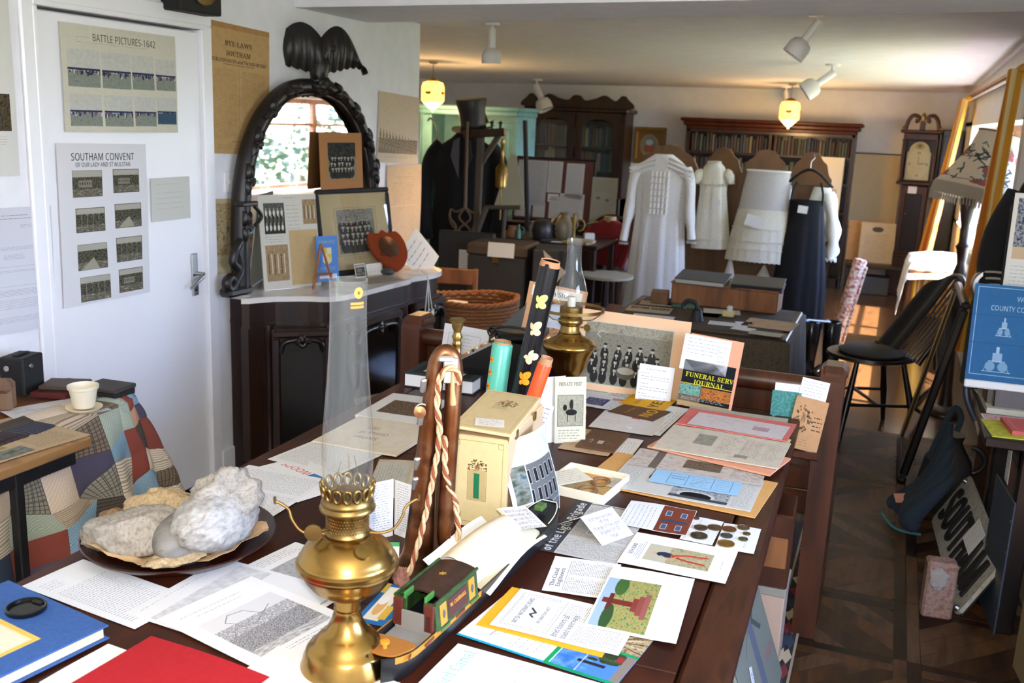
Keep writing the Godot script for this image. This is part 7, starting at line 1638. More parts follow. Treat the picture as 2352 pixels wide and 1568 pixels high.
func pendant(label: String, at: Vector3, k: float) -> void:
	var t := thing("pendant_lamp", label, "pendant lamp", TF(at), "octagonal glass pendant lamps")
	part(t, "ceiling_rose", sh().lathe([[0, -0.025], [0.03, -0.022], [0.045, 0.0], [0, 0]], 20), plain("a89a8a", 0.5))
	part(t, "flex", sh().tube([V(0, 0, 0), V(0, -0.15, 0)], 0.004, 6), plain("8a8070", 0.5))
	part(t, "gallery", sh().lathe([[0.0, -0.175], [0.05, -0.175], [0.055, -0.165], [0.03, -0.145], [0, -0.14]], 16), M.brass_dark)
	var s := sh()
	s.lathe([[0.0, -0.425], [0.03, -0.415], [0.085, -0.365], [0.105, -0.345], [0.105, -0.225], [0.09, -0.185], [0.05, -0.172]], 8, TF(V(0, 0, 0), 22.5))
	part(t, "glass_shade", s, M.shade_glass)
	part(t, "finial", sh().lathe([[0, -0.445], [0.012, -0.435], [0.014, -0.422], [0, -0.418]], 10), plain("d8a850", 0.4))
	var i := 0
	for a in 8:
		if a % 2 == 0:
			part(t, "floral_motif", sh().prism(spoly([[-0.03, 0], [-0.012, 0.016], [0.0, 0.006], [0.014, 0.018], [0.03, 0.0], [0.012, -0.014], [-0.014, -0.012]], 3), 0.001, TF(Basis(Vector3.UP, TAU * a / 8.0) * V(0, -0.275, 0.0985), rad_to_deg(TAU * a / 8.0))), plain("b8862a", 0.5))
	var l := OmniLight3D.new()
	l.name = "lamp_light"; t.add_child(l); l.position = V(0, -0.47, 0)
	l.light_energy = k; l.light_color = Color(1.0, 0.8, 0.55); l.light_size = 0.09; l.omni_range = 14.0; l.omni_attenuation = 2.0; l.shadow_enabled = true
func strip(parent: Node, called: String, a: Vector3, b: Vector3, w: float, d: float, m: Material) -> void:
	var y := (b - a).normalized()
	var x := y.cross(V(0, 0, 1)).normalized()
	part(parent, called, sh().bevel((a + b) * 0.5, V(w, a.distance_to(b), d), 0.004, Basis(x, y, x.cross(y))), m)

func build_far_room() -> void:
	for q in [["lit white spotlight nearest the beam, above the sideboard end", V(-2.25, 0, -5.4), 0.0, 0.0, 1.6, 1.0], ["white spotlight by the beam angled to the left", V(-0.44, 0, -5.05), -80.0, -34.0, 0.0, 1.0], ["white spotlight in the middle of the far ceiling", V(-0.55, 0, -8.0), -80.0, -52.0, 0.0, 1.35], ["white spotlight before the tall glazed cabinet", V(-3.86, 0, -10.6), 80.0, -28.0, 0.0, 1.6], ["white spotlight half hidden by a pendant lamp", V(-1.2, 0, -11.0), 20.0, -30.0, 0.0, 1.3]]:
		spot_light(q[0], V(q[1].x, ceil_y(q[1].x, q[1].z), q[1].z), q[2], q[3], q[4], q[5])
	pendant("glowing octagonal pendant lamp beside the end of the left wall", V(-4.0, ceil_y(-4.0, -8.25), -8.25), 0.7)
	pendant("glowing octagonal pendant lamp above the wide bookcase", V(-1.08, ceil_y(-1.08, -10.4), -10.4), 0.7)
	# ---------- teal cupboard ----------
	var t := thing("cupboard", "tall pale teal painted cupboard with open door behind the coat", "cupboard", TF(V(-3.8, 0, -8.85)))
	part(t, "carcase", sh().box(V(-0.48, 0.86, 0), V(0.03, 1.72, 0.5)).box(V(0.48, 0.86, 0), V(0.03, 1.72, 0.5)).box(V(0, 0.86, -0.24), V(0.96, 1.72, 0.02)).box(V(0, 1.7, 0), V(0.96, 0.03, 0.5)).box(V(0, 0.05, 0), V(0.96, 0.1, 0.5)).box(V(0, 1.1, 0), V(0.94, 0.02, 0.46)), M.teal_paint)
	part(t, "cornice", sh().bevel(V(0, 1.73, 0.01), V(1.06, 0.04, 0.56), 0.012).bevel(V(0, 1.69, 0.005), V(1.02, 0.05, 0.53), 0.012), M.teal_paint)
	var d := part(t, "door", sh().bevel(V(0.23, 0.88, 0), V(0.46, 1.5, 0.022), 0.004), M.teal_paint, TF(V(0.02, 0, 0.26), 8))
	frame_around(d, "door_frame", 0.44, 1.46, 0.07, 0.02, M.teal_paint, TF(V(0.23, 0.15, 0.014)))
	part(t, "stile", sh().bevel(V(-0.42, 0.88, 0.255), V(0.1, 1.55, 0.02), 0.004), M.teal_paint)
	part(t, "cable", sh().tube(smooth([V(-0.4, 1.6, 0.28), V(-0.36, 1.62, 0.29), V(-0.3, 1.5, 0.29), V(-0.32, 1.2, 0.29), V(-0.4, 1.0, 0.285)], 6), 0.008, 6), M.iron)
	# ---------- coat and top hat on a stand ----------
	t = thing("tailcoat", "black tailcoat displayed on a dark stand", "coat", TF(V(-3.28, 0, -7.4), 10))
	part(t, "body", garment([[0.5, 0.28, 0.13], [0.8, 0.27, 0.14], [1.05, 0.24, 0.13], [1.25, 0.26, 0.13], [1.4, 0.24, 0.11], [1.48, 0.12, 0.08], [1.53, 0.07, 0.06]], 7, 0.012), M.velvet)
	for sx in [-1.0, 1.0]:
		part(t, "sleeve", sh().tube(smooth([V(sx * 0.2, 1.43, 0), V(sx * 0.29, 1.3, 0.02), V(sx * 0.32, 1.05, 0.04), V(sx * 0.31, 0.8, 0.08), V(sx * 0.29, 0.66, 0.11)], 4), 0.06, 12), M.velvet)
		part(t, "lapel", sh().prism(poly([[0, 0], [sx * 0.07, 0.18], [sx * 0.05, 0.3], [0, 0.33]]), 0.008, TF(V(sx * 0.02, 1.16, 0.135), sx * -12)), mat("lapel", Color("15161b"), 0.5))
	part(t, "stand", sh().tube([V(0, 0.0, 0), V(0, 1.58, 0)], 0.02, 10).lathe([[0, 0], [0.2, 0], [0.18, 0.03], [0.03, 0.05]], 20), M.dark_wood)
	t = thing("top_hat", "tall black top hat set above the tailcoat", "hat", TF(V(-3.2, 1.545, -7.36), 0, 8, 4))
	part(t, "crown", sh().lathe([[0.105, 0.0], [0.1, 0.06], [0.106, 0.15], [0.126, 0.24], [0.12, 0.25], [0.0, 0.252]], 36), mat("hat_silk", Color("17161a"), 0.5))
	part(t, "brim", sh().grid(func(u: float, v: float) -> Vector3:
		var a := u * TAU
		var r := lerpf(0.1, 0.185, v)
		return V(cos(a) * r * 0.95, 0.004 + 0.03 * v * v * absf(cos(a)) - 0.012 * v * absf(sin(a)), sin(a) * r), 36, 5, Rect2(0, 0, 1, 1), 0.004), M.hat_silk)
	part(t, "band", sh().lathe([[0.107, 0.004], [0.104, 0.04], [0.1, 0.04]], 36), M.black_matt)
	t = thing("top_hat", "second dark hat with pale lining behind the tall top hat", "hat", TF(V(-3.24, 1.575, -7.56), 0, 10, 20))
	part(t, "crown", sh().lathe([[0.09, 0.0], [0.088, 0.08], [0.07, 0.12], [0.0, 0.13]], 28), M.hat_silk); part(t, "brim", sh().lathe([[0.09, 0.0], [0.15, 0.004], [0.15, 0.009], [0.09, 0.006]], 28), plain("8a8070"))
	# ---------- carpet beater ----------
	t = thing("carpet_beater", "woven cane carpet beater hanging in front of the tailcoat", "carpet beater", Transform3D(Basis.from_scale(V(1.15, 1.15, 1.0)), V(-3.05, 0.66, -6.9)))
	var cane := mat("cane", Color("5f4a33"), 0.6)
	part(t, "handle", sh().tube([V(0, 0.27, 0), V(0.0, 0.83, 0)], [0.013, 0.009], 8), cane)
	for q in [[[0, 0.27], [-0.06, 0.24], [-0.105, 0.25], [-0.1, 0.16], [-0.02, 0.09], [0.05, 0.0], [0.0, -0.01], [-0.05, 0.0]], [[0, 0.27], [0.06, 0.24], [0.105, 0.25], [0.1, 0.16], [0.02, 0.09], [-0.05, 0.0]], [[0, 0.27], [-0.04, 0.2], [0.04, 0.12], [-0.06, 0.06], [-0.085, 0.05], [-0.06, -0.0], [0.0, -0.012]], [[0, 0.27], [0.04, 0.2], [-0.04, 0.12], [0.06, 0.06], [0.085, 0.05], [0.06, 0.0], [0.0, -0.012]], [[-0.105, 0.25], [-0.11, 0.2], [-0.06, 0.14], [-0.09, 0.07]], [[0.105, 0.25], [0.11, 0.2], [0.06, 0.14], [0.09, 0.07]]]:
		var pts := []
		for p in q: pts.append(V(p[0], p[1], 0.004 * sin(p[0] * 90.0)))
		part(t, "cane_loop", sh().tube(smooth(pts, 5), 0.0075, 7), cane)
	# timber stand with cross arm, syringe and pole
	t = thing("timber_stand", "rough timber post with cross arm beside the tailcoat", "stand", TF(V(-2.98, 0, -6.95)))
	strip(t, "post", V(0.0, 0.0, 0), V(0.02, 1.52, 0), 0.05, 0.04, mat("grey_timber", Color("4c4238"), 0.8))
	strip(t, "strut", V(0.01, 1.28, 0.0), V(0.17, 1.53, 0.0), 0.04, 0.03, M.grey_timber); strip(t, "cross_arm", V(-0.11, 1.52, 0.01), V(0.22, 1.55, 0.01), 0.06, 0.05, M.dark_wood)
	for k in 2: part(t, "peg", sh().lathe([[0.012, 1.57], [0.01, 1.6], [0.018, 1.62], [0.0, 1.63]], 10, TF(V(0.11 + 0.07 * k, 0, 0.01))), M.dark_wood)
	t = thing("brass_syringe", "brass garden syringe hanging by the timber stand", "syringe", TF(V(-2.84, 1.0, -7.1)))
	part(t, "barrel", sh().lathe([[0.0, 0.12], [0.045, 0.13], [0.048, 0.28], [0.03, 0.3], [0.014, 0.32], [0.014, 0.45], [0.02, 0.46], [0.01, 0.5], [0.0, 0.5]], 20), M.brass_dull); part(t, "rod", sh().tube([V(0, 0.14, 0), V(0, -0.12, 0)], 0.006, 8), M.brass_dark)
	part(t, "ring", sh().tube(arc(V(0, 0.515, 0), 0.02, 0, 350, 18), 0.004, 6, true), M.steel)
	solo("long_pole", "long thin black pole leaning behind the brass syringe", "pole", sh().tube([V(-2.78, 0.0, -7.72), V(-2.93, 1.64, -7.8)], 0.02, 10), M.black_matt)
	t = thing("card_pendant", "pale triangular card hanging behind the brass syringe", "card", TF(V(-2.83, 0.95, -7.25))); part(t, "card", sh().prism(poly([[-0.13, 0], [0.14, 0.0], [0.05, 0.42], [0.0, 0.44]]), 0.003), plain("a8a58c"))
	# bentwood cradle-like frame and spinning tackle
	t = thing("bentwood_stand", "curved grey bentwood frame standing by the trunk", "stand", TF(V(-2.9, 0, -6.75)))
	part(t, "curved_stile", sh().tube(smooth([V(-0.02, 0.0, 0), V(-0.01, 0.5, 0), V(0.0, 0.72, 0), V(0.05, 0.9, 0), V(0.09, 1.0, 0)], 5), 0.022, 8), M.grey_timber); part(t, "top_bar", sh().tube([V(0.08, 1.0, 0), V(0.36, 1.02, 0)], 0.016, 8), M.grey_timber); part(t, "upright", sh().tube([V(0.22, 0.55, 0), V(0.24, 1.02, 0)], 0.014, 8), M.grey_timber)
	part(t, "foot", sh().bevel(V(0.1, 0.02, 0), V(0.4, 0.04, 0.1), 0.008), M.grey_timber)
	# ---------- exhibits table in the middle distance ----------
	t = thing("exhibit_table", "dark table crowded with pots and small tools in the far room", "table", TF(V(-2.5, 0, -7.35)))
	part(t, "table_top", sh().bevel(V(0, 0.73, 0), V(0.95, 0.03, 0.6), 0.006), M.dark_wood); part(t, "front_panel", sh().bevel(V(0, 0.42, 0.26), V(0.9, 0.55, 0.02), 0.004), M.dark_wood)
	for sx in [-1.0, 1.0]:
		for sz in [-1.0, 1.0]: part(t, "leg", sh().bevel(V(sx * 0.43, 0.36, sz * 0.26), V(0.05, 0.72, 0.05), 0.006), M.dark_wood)
	var y0 := 0.746
	var pots := [["stone jug standing on the exhibit table", -2.38, -7.3, [[0, 0], [0.05, 0], [0.07, 0.05], [0.07, 0.12], [0.045, 0.17], [0.03, 0.19], [0.036, 0.21], [0, 0.21]], "7a6f56"], ["dark squat pot left of the stone jug", -2.52, -7.2, [[0, 0], [0.07, 0], [0.085, 0.06], [0.07, 0.13], [0.05, 0.15], [0, 0.15]], "23211f"], ["brass candlestick right of the stone jug", -2.28, -7.25, [[0, 0], [0.045, 0], [0.04, 0.012], [0.012, 0.03], [0.01, 0.12], [0.018, 0.15], [0.012, 0.2], [0.02, 0.21], [0, 0.21]], "8a7434"], ["small copper pot at the left of the exhibit table", -2.75, -7.15, [[0, 0], [0.04, 0], [0.05, 0.04], [0.035, 0.08], [0.04, 0.09], [0, 0.09]], "8a5a30"], ["small green bottle at the left of the exhibit table", -2.68, -7.1, [[0, 0], [0.022, 0], [0.022, 0.06], [0.009, 0.08], [0.009, 0.11], [0, 0.11]], "3f6a5a"], ["white lidded jar behind the small bottles", -2.62, -7.3, [[0, 0], [0.04, 0], [0.042, 0.08], [0.03, 0.1], [0.03, 0.12], [0, 0.13]], "9a968a"], ["black kettle shaped pot behind the jug", -2.45, -7.42, [[0, 0], [0.06, 0], [0.09, 0.06], [0.07, 0.14], [0.03, 0.16], [0.01, 0.19], [0, 0.19]], "1a1a1c"]]
	for q in pots:
		t = thing("pot", q[0], "pot", TF(V(q[1], y0, q[2])))
		part(t, "body", sh().lathe(q[3], 22), plain(q[4], 0.45))
		part(t, "handle", sh().tube(arc(V(q[3][2][0] * 0.95, q[3][-2][1] * 0.6, 0), q[3][-2][1] * 0.22, -90, 90, 8), 0.006, 6), plain(q[4], 0.45))
	var junk := [["open black notebook on the exhibit table", -2.42, -7.12, 0.16, 0.012, 0.1, "1d1f22", 20], ["small pale card on the front of the exhibit table", -2.36, -7.08, 0.09, 0.003, 0.05, "d6d3c8", 8], ["cream paper pile at the right of the exhibit table", -2.2, -7.2, 0.2, 0.02, 0.12, "a89c84", 4], ["white cup shaped paper on the exhibit table", -2.2, -7.4, 0.08, 0.05, 0.05, "cfcdc4", 30], ["flat wooden tray on the exhibit table", -2.18, -7.1, 0.16, 0.015, 0.12, "8a7350", -6], ["small brass plate on the exhibit table", -2.28, -7.1, 0.08, 0.012, 0.05, "b09a50", 0]]
	for q in junk:
		t = thing("exhibit", q[0], "exhibit", TF(V(q[1], y0, q[2]), q[7])); part(t, "base", sh().bevel(V(0, q[4] * 0.5, 0), V(q[3], q[4], q[5]), 0.002), plain(q[6], 0.6)); part(t, "top", sh().bevel(V(0.004, q[4] + 0.002, 0.002), V(q[3] * 0.85, 0.004, q[5] * 0.8), 0.001), plain(Color(q[6]).lightened(0.12).to_html(false), 0.6))
	# trunks, cards, chair, basket
	t = thing("trunk", "dark trunk with card label behind the wicker basket", "trunk", TF(V(-2.52, 0, -6.4), 4))
	part(t, "body", sh().bevel(V(0, 0.36, 0), V(0.42, 0.72, 0.36), 0.01), mat("trunk_grey", Color("2f2d28"), 0.7)); part(t, "lid", sh().bevel(V(0, 0.76, 0), V(0.44, 0.09, 0.38), 0.02), mat("trunk_lid", Color("4a3a28"), 0.6)); part(t, "lock", sh().bevel(V(0.0, 0.7, 0.19), V(0.05, 0.05, 0.01), 0.002), M.brass_dark)
	card(t, "label", "whitecard", 0.19, 0.1, TF(V(0.04, 0.72, 0.2), 0, -6), 0.001)
	t = thing("trunk", "taller dark case with corner paper to the right of the labelled trunk", "trunk", TF(V(-2.14, 0, -6.38), 14))
	part(t, "body", sh().bevel(V(0, 0.4, 0), V(0.26, 0.8, 0.34), 0.01), plain("2b2a26", 0.7)); part(t, "strap", sh().box(V(0.06, 0.4, 0.172), V(0.03, 0.8, 0.006)), plain("1c1a18")); part(t, "folded_sheet", sh().prism(poly([[-0.06, 0.22], [0.0, 0.17], [0.1, 0.08], [-0.01, -0.06], [-0.03, 0.1]]), 0.002, TF(V(0.0, 0.58, 0.185))), plain("b8ae98"))
	t = thing("text_panel", "dark framed text panel at the left behind the wooden chair", "panel", TF(V(-2.85, 0.0, -6.5), 6)); part(t, "panel", sh().bevel(V(0, 0.42, 0), V(0.42, 0.84, 0.05), 0.008), plain("24211d", 0.6)); card(t, "text", "notewhite", 0.1, 0.19, TF(V(0.0, 0.52, 0.026)), 0.001); card(t, "text", "notewhite", 0.04, 0.18, TF(V(0.14, 0.5, 0.026)), 0.001)
	t = thing("wooden_chair", "brown wooden chair with curved back rail behind the basket", "chair", TF(V(-2.72, 0, -5.95), 12))
	part(t, "seat", sh().bevel(V(0, 0.4, 0.18), V(0.38, 0.03, 0.36), 0.008), M.brown_wood); part(t, "back_rail", sh().bevel(V(0, 0.6, 0), V(0.36, 0.11, 0.022), 0.008), M.brown_wood)
	for sx in [-1.0, 1.0]:
		part(t, "leg", sh().bevel(V(sx * 0.17, 0.33, 0), V(0.034, 0.66, 0.03), 0.006), M.brown_wood); part(t, "leg", sh().bevel(V(sx * 0.17, 0.2, 0.33), V(0.034, 0.4, 0.034), 0.006), M.brown_wood)
	t = thing("stool", "low dark stool carrying the wicker basket", "stool", TF(V(-2.23, 0, -5.2)))
	part(t, "seat", sh().bevel(V(0, 0.33, 0), V(0.4, 0.03, 0.4), 0.006), M.dark_wood)
	for k in 4: part(t, "leg", sh().bevel(V(0.16 * (1 if k % 2 else -1), 0.16, 0.16 * (1 if k < 2 else -1)), V(0.04, 0.32, 0.04), 0.005), M.dark_wood)
	t = thing("wicker_basket", "large oval wicker basket with paper slip, beyond the pew", "basket", TF(V(-2.23, 0.346, -5.2), 40))
	var wk := sh()
	for r in 13:
		var y := 0.008 + r * 0.0205
		var rr := 0.2 + 0.065 * sin(r / 12.0 * 1.5)
		var q := []
		for k in 48:
			var a := TAU * k / 48
			q.append(V(cos(a) * (rr + 0.006 * (1 if (k + r) % 2 else -1)), y, sin(a) * (rr * 0.82 + 0.006 * (1 if (k + r) % 2 else -1))))
		wk.tube(q, 0.0125, 6, true)
	part(t, "woven_wall", wk, M.wicker); part(t, "base", sh().lathe([[0, 0], [0.2, 0.0], [0.2, 0.012], [0, 0.012]], 30, Transform3D(), 1, 0.82), M.wicker)
	part(t, "rim", rope([V(0.275, 0.275, 0.0), V(0.19, 0.27, 0.16), V(0.0, 0.26, 0.225), V(-0.19, 0.27, 0.16), V(-0.275, 0.275, 0), V(-0.19, 0.27, -0.16), V(0, 0.26, -0.225), V(0.19, 0.27, -0.16), V(0.275, 0.275, 0)], 0.017, 50.0), M.wicker)
	part(t, "contents", sh().lathe([[0, 0.2], [0.2, 0.19], [0.24, 0.18]], 24, Transform3D(), 1, 0.82), plain("6a4a38", 0.95))
	solo("paper_slip", "small pale paper slip lying in the wicker basket", "paper", sheet("tailcard", 0.12, 0.08, 0.0008, 0, 0.006), pm("tailcard"), TF(V(-2.33, 0.575, -5.2), 20, 8))
	# notice boards
	t = thing("notice_board", "dark framed board of white documents leaning before the tall cabinet", "notice board", TF(V(-2.76, 0.8, -8.1), 2, -8))
	part(t, "board", sh().bevel(V(0, 0.26, -0.01), V(0.7, 0.53, 0.02), 0.004), plain("5a3226", 0.7)); frame_around(t, "frame", 0.72, 0.55, 0.016, 0.03, M.black_matt, TF(V(0, -0.01, 0)))
	for q in [["noticea", -0.205, 0.12, 0.27, 0.39], ["noticeb", 0.0, 0.24, 0.13, 0.27], ["noticeb", 0.18, 0.2, 0.16, 0.3], ["noticec", -0.27, 0.02, 0.15, 0.13], ["noticec", -0.12, 0.02, 0.11, 0.13], ["noticec", 0.17, 0.02, 0.22, 0.22], ["noticec", 0.02, 0.02, 0.1, 0.19], ["whitecard", 0.0, 0.16, 0.1, 0.07]]: card(t, "document", q[0], q[3], q[4], TF(V(q[1], q[2], 0.002)), 0.001)
	t = thing("board_stand", "dark cabinet supporting the notice board", "cabinet", TF(V(-2.72, 0, -8.15))); part(t, "body", sh().bevel(V(0, 0.38, 0), V(1.0, 0.76, 0.4), 0.008), M.dark_wood); part(t, "top", sh().bevel(V(0, 0.775, 0), V(1.05, 0.03, 0.44), 0.006), M.dark_wood)
	t = thing("poster_board", "grey printed poster standing right of the notice board", "poster", TF(V(-2.29, 0.79, -8.05), 2, -6)); card(t, "sheet", "poster", 0.22, 0.41, TF(V(0, 0, 0)), 0.004)
	part(t, "strut", sh().bevel(V(0, 0.14, -0.03), V(0.03, 0.26, 0.04), 0.003), M.dark_wood)
	# red uniform jacket on a chair
	t = thing("bentwood_chair", "dark hoop backed chair under the red jacket", "chair", TF(V(-2.16, 0, -7.9)))
	part(t, "hoop", sh().tube(arc(V(0, 0.7, 0), 0.2, 0, 180, 14) , 0.014, 8), M.dark_wood); part(t, "seat", sh().bevel(V(0, 0.44, 0.18), V(0.4, 0.03, 0.38), 0.01), M.dark_wood)
	for sx in [-1.0, 1.0]:
		part(t, "leg", sh().tube([V(sx * 0.2, 0.7, 0), V(sx * 0.18, 0, -0.02)], 0.016, 8), M.dark_wood); part(t, "leg", sh().tube([V(sx * 0.17, 0.43, 0.34), V(sx * 0.18, 0, 0.36)], 0.016, 8), M.dark_wood)
	t = thing("red_jacket", "dark red uniform jacket hung on a chair back", "jacket", TF(V(-2.16, 0, -7.84)))
	part(t, "body", garment([[0.5, 0.13, 0.07], [0.65, 0.14, 0.08], [0.76, 0.17, 0.08], [0.83, 0.14, 0.06], [0.87, 0.06, 0.05]], 5, 0.008), M.red_cloth)
	for sx in [-1.0, 1.0]: part(t, "sleeve", sh().tube(smooth([V(sx * 0.13, 0.8, 0), V(sx * 0.18, 0.72, 0.03), V(sx * 0.15, 0.58, 0.06), V(sx * 0.12, 0.5, 0.07)], 4), 0.036, 10), M.red_cloth); part(t, "epaulette", sh().bevel(V(sx * 0.15, 0.835, 0), V(0.08, 0.016, 0.07), 0.006, Basis(V(0, 0, 1), -0.3 * sx)), plain("8a7a50", 0.6))
	part(t, "collar", sh().lathe([[0.055, 0.85], [0.05, 0.9], [0.045, 0.9], [0.048, 0.85]], 20), plain("9a8a60", 0.7))
	t = thing("lace_table", "small round table with white lace edge by the nightgown", "table", TF(V(-1.93, 0, -7.0)))
	part(t, "table_top", sh().lathe([[0, 0.535], [0.2, 0.53], [0.205, 0.55], [0, 0.555]], 36, Transform3D(), 1, 1, func(a: float) -> float: return 1.0 + 0.012 * sin(a * 24.0)), plain("a8a08c", 0.8)); part(t, "post", sh().lathe([[0.14, 0.0], [0.1, 0.03], [0.025, 0.08], [0.03, 0.3], [0.02, 0.53]], 16), M.dark_wood); part(t, "shelf", sh().lathe([[0, 0.28], [0.17, 0.28], [0.17, 0.3], [0, 0.3]], 24), M.brown_wood)
	# ---------- tall glazed cabinet ----------
	t = thing("glazed_cabinet", "tall dark bookcase cabinet with carved crest and arched glass doors", "bookcase", TF(V(-3.54, 0, -11.28)))
	part(t, "carcase", sh().box(V(-0.57, 0.9, 0), V(0.04, 1.76, 0.36)).box(V(0.57, 0.9, 0), V(0.04, 1.76, 0.36)).box(V(0, 0.9, -0.17), V(1.16, 1.76, 0.02)).box(V(0, 1.76, 0), V(1.16, 0.04, 0.36)).bevel(V(0, 0.4, 0), V(1.18, 0.8, 0.42), 0.01), M.dark_wood)
	for y in [1.08, 1.36]: part(t, "shelf", sh().box(V(0, y, 0), V(1.1, 0.02, 0.3)), M.dark_wood)
	part(t, "cornice", sh().bevel(V(0, 1.78, 0.02), V(1.26, 0.05, 0.44), 0.014), M.dark_wood)
	part(t, "crest", sh().prism(spoly([[-0.6, 0.0], [-0.6, 0.13], [-0.54, 0.16], [-0.46, 0.1], [-0.34, 0.16], [-0.22, 0.12], [-0.1, 0.1], [-0.04, 0.15], [0.04, 0.15], [0.1, 0.1], [0.22, 0.12], [0.34, 0.16], [0.46, 0.1], [0.54, 0.16], [0.6, 0.13], [0.6, 0.0]], 4), 0.03, TF(V(0, 1.79, 0.2))), M.dark_wood)
	for sx in [-1.0, 1.0]:
		d = part(t, "door", sh().prism(_arch_ring(0.27, 0.95, 0.075), 0.022, TF(V(sx * 0.28, 0.81, 0.19))), M.dark_wood)
		part(d, "pane", sh().box(V(sx * 0.28, 1.24, 0.18), V(0.4, 0.84, 0.003)), M.pane)
	var pal := [["dark brown", "2a2019"], ["olive green", "34362a"], ["navy blue", "20263a"], ["tan", "5a4f3c"], ["grey green", "3c4036"], ["maroon", "33201d"], ["black", "171716"]]
	var palg := [["olive", "55543c"], ["buff", "82785c"], ["blue", "2f384f"], ["rust", "5a3c2c"], ["green", "3c4636"]]
	for q in [[-4.02, -3.58, 1.37, "on the cabinet's upper left shelf"], [-3.5, -3.06, 1.37, "on the cabinet's upper right shelf"], [-4.02, -3.58, 1.09, "on the cabinet's lower left shelf"], [-3.5, -3.06, 1.09, "on the cabinet's lower right shelf"]]: book_row(q[0], q[1], q[2], -11.28, 0.2, 0.25, q[3], int(q[0] * 100) + int(q[2] * 100), palg)
	# framed oval picture
	t = thing("gilt_picture", "small gilt framed picture with oval view on the back wall", "picture", TF(V(-2.74, 1.2, -11.47), 0))
	frame_around(t, "frame", 0.38, 0.42, 0.045, 0.03, mat("gilt_frame", Color("7a5a20"), 0.4, 0.4)); card(t, "print", "oval", 0.3, 0.34, TF(V(0, 0.04, 0.002)), 0.002)
	# ---------- wide bookcase ----------
	t = thing("bookcase", "wide dark open bookcase with heavy cornice along the back wall", "bookcase", TF(V(-1.35, 0, -11.28)))
	part(t, "carcase", sh().box(V(-0.88, 0.82, 0), V(0.04, 1.64, 0.34)).box(V(0.88, 0.82, 0), V(0.04, 1.64, 0.34)).box(V(0, 0.82, -0.16), V(1.76, 1.64, 0.02)).box(V(0, 1.62, 0), V(1.78, 0.05, 0.34)).box(V(0.02, 0.82, 0.0), V(0.03, 1.6, 0.32)).box(V(0, 0.05, 0), V(1.76, 0.1, 0.34)), M.dark_wood)
	part(t, "cornice", sh().bevel(V(0, 1.725, 0.03), V(1.92, 0.04, 0.44), 0.014).bevel(V(0, 1.685, 0.02), V(1.86, 0.05, 0.4), 0.014).bevel(V(0, 1.645, 0.01), V(1.8, 0.04, 0.37), 0.01), M.mahogany)
	for y in [1.375, 1.1, 0.8, 0.5]: part(t, "shelf", sh().box(V(0, y, 0.01), V(1.74, 0.022, 0.31)), M.dark_wood)
	book_row(-2.2, -1.36, 1.387, -11.24, 0.15, 0.2, "on the wide bookcase's top left shelf", 5, pal, 0.024, 0.042)
	book_row(-1.3, -0.5, 1.387, -11.24, 0.15, 0.2, "on the wide bookcase's top right shelf", 6, pal, 0.024, 0.042)
	book_row(-2.2, -1.36, 1.112, -11.24, 0.16, 0.22, "on the wide bookcase's second left shelf", 7, pal, 0.03, 0.05)
	book_row(-1.3, -0.5, 1.112, -11.24, 0.16, 0.22, "on the wide bookcase's second right shelf", 8, pal, 0.03, 0.05)
	t = thing("album_sheets", "cream album page with photographs at the right of the bookcase", "album", TF(V(-0.72, 0.55, -11.06), 0, -3)); card(t, "sheet", "albumpage", 0.36, 0.84, TF(V(0, 0, 0)), 0.004)
	part(t, "stand", sh().bevel(V(0, -0.27, -0.02), V(0.3, 0.54, 0.04), 0.004), M.dark_wood)
	# faded board and things under it
	t = thing("faded_board", "large faded buff panel hanging beside the clock", "panel", TF(V(-0.22, 0.64, -11.48))); card(t, "sheet", "fadedboard", 0.52, 0.8, TF(V(0, 0, 0.004)), 0.004); part(t, "batten", sh().bevel(V(0, 0.8, 0.006), V(0.54, 0.016, 0.014), 0.003).bevel(V(0, 0.0, 0.006), V(0.54, 0.016, 0.014), 0.003), M.dark_wood)
	t = thing("side_bench", "low dark bench below the faded panel", "bench", TF(V(-0.1, 0, -11.0))); part(t, "top", sh().bevel(V(0, 0.3, 0), V(0.6, 0.04, 0.36), 0.006), M.dark_wood); for k in 4: part(t, "leg", sh().bevel(V(0.27 * (1 if k % 2 else -1), 0.14, 0.14 * (1 if k < 2 else -1)), V(0.05, 0.28, 0.05), 0.005), M.dark_wood)
	t = thing("document_board", "cream document with oval crest leaning on the bench", "board", TF(V(-0.12, 0.322, -10.98), 0, -8)); card(t, "sheet", "pageframe", 0.34, 0.42, TF(V(0, 0, 0)), 0.006)
	t = thing("drawing_board", "bare brown board behind the cream document", "board", TF(V(-0.2, 0.322, -11.1), 0, -6)); card(t, "sheet", "drawboard", 0.44, 0.42, TF(V(0, 0, 0)), 0.012)
	solo("file_box", "grey blue file box under the low bench", "box", sh().bevel(V(0, 0.09, 0), V(0.34, 0.18, 0.26), 0.006), plain("4a5058", 0.7), TF(V(-0.12, 0, -11.02)))
	build_clock()
	# ---------- cloth covered table before the screen ----------
	t = thing("covered_table", "table under a dark patterned fringed cloth beyond the pew", "table", TF(V(-0.88, 0, -5.3)))
	part(t, "table_top", sh().bevel(V(0, 0.63, 0), V(0.94, 0.03, 0.86), 0.006), M.dark_wood)
	for k in 4: part(t, "leg", sh().bevel(V(0.42 * (1 if k % 2 else -1), 0.31, 0.38 * (1 if k < 2 else -1)), V(0.05, 0.62, 0.05), 0.005), M.dark_wood)
	var cl := sh()
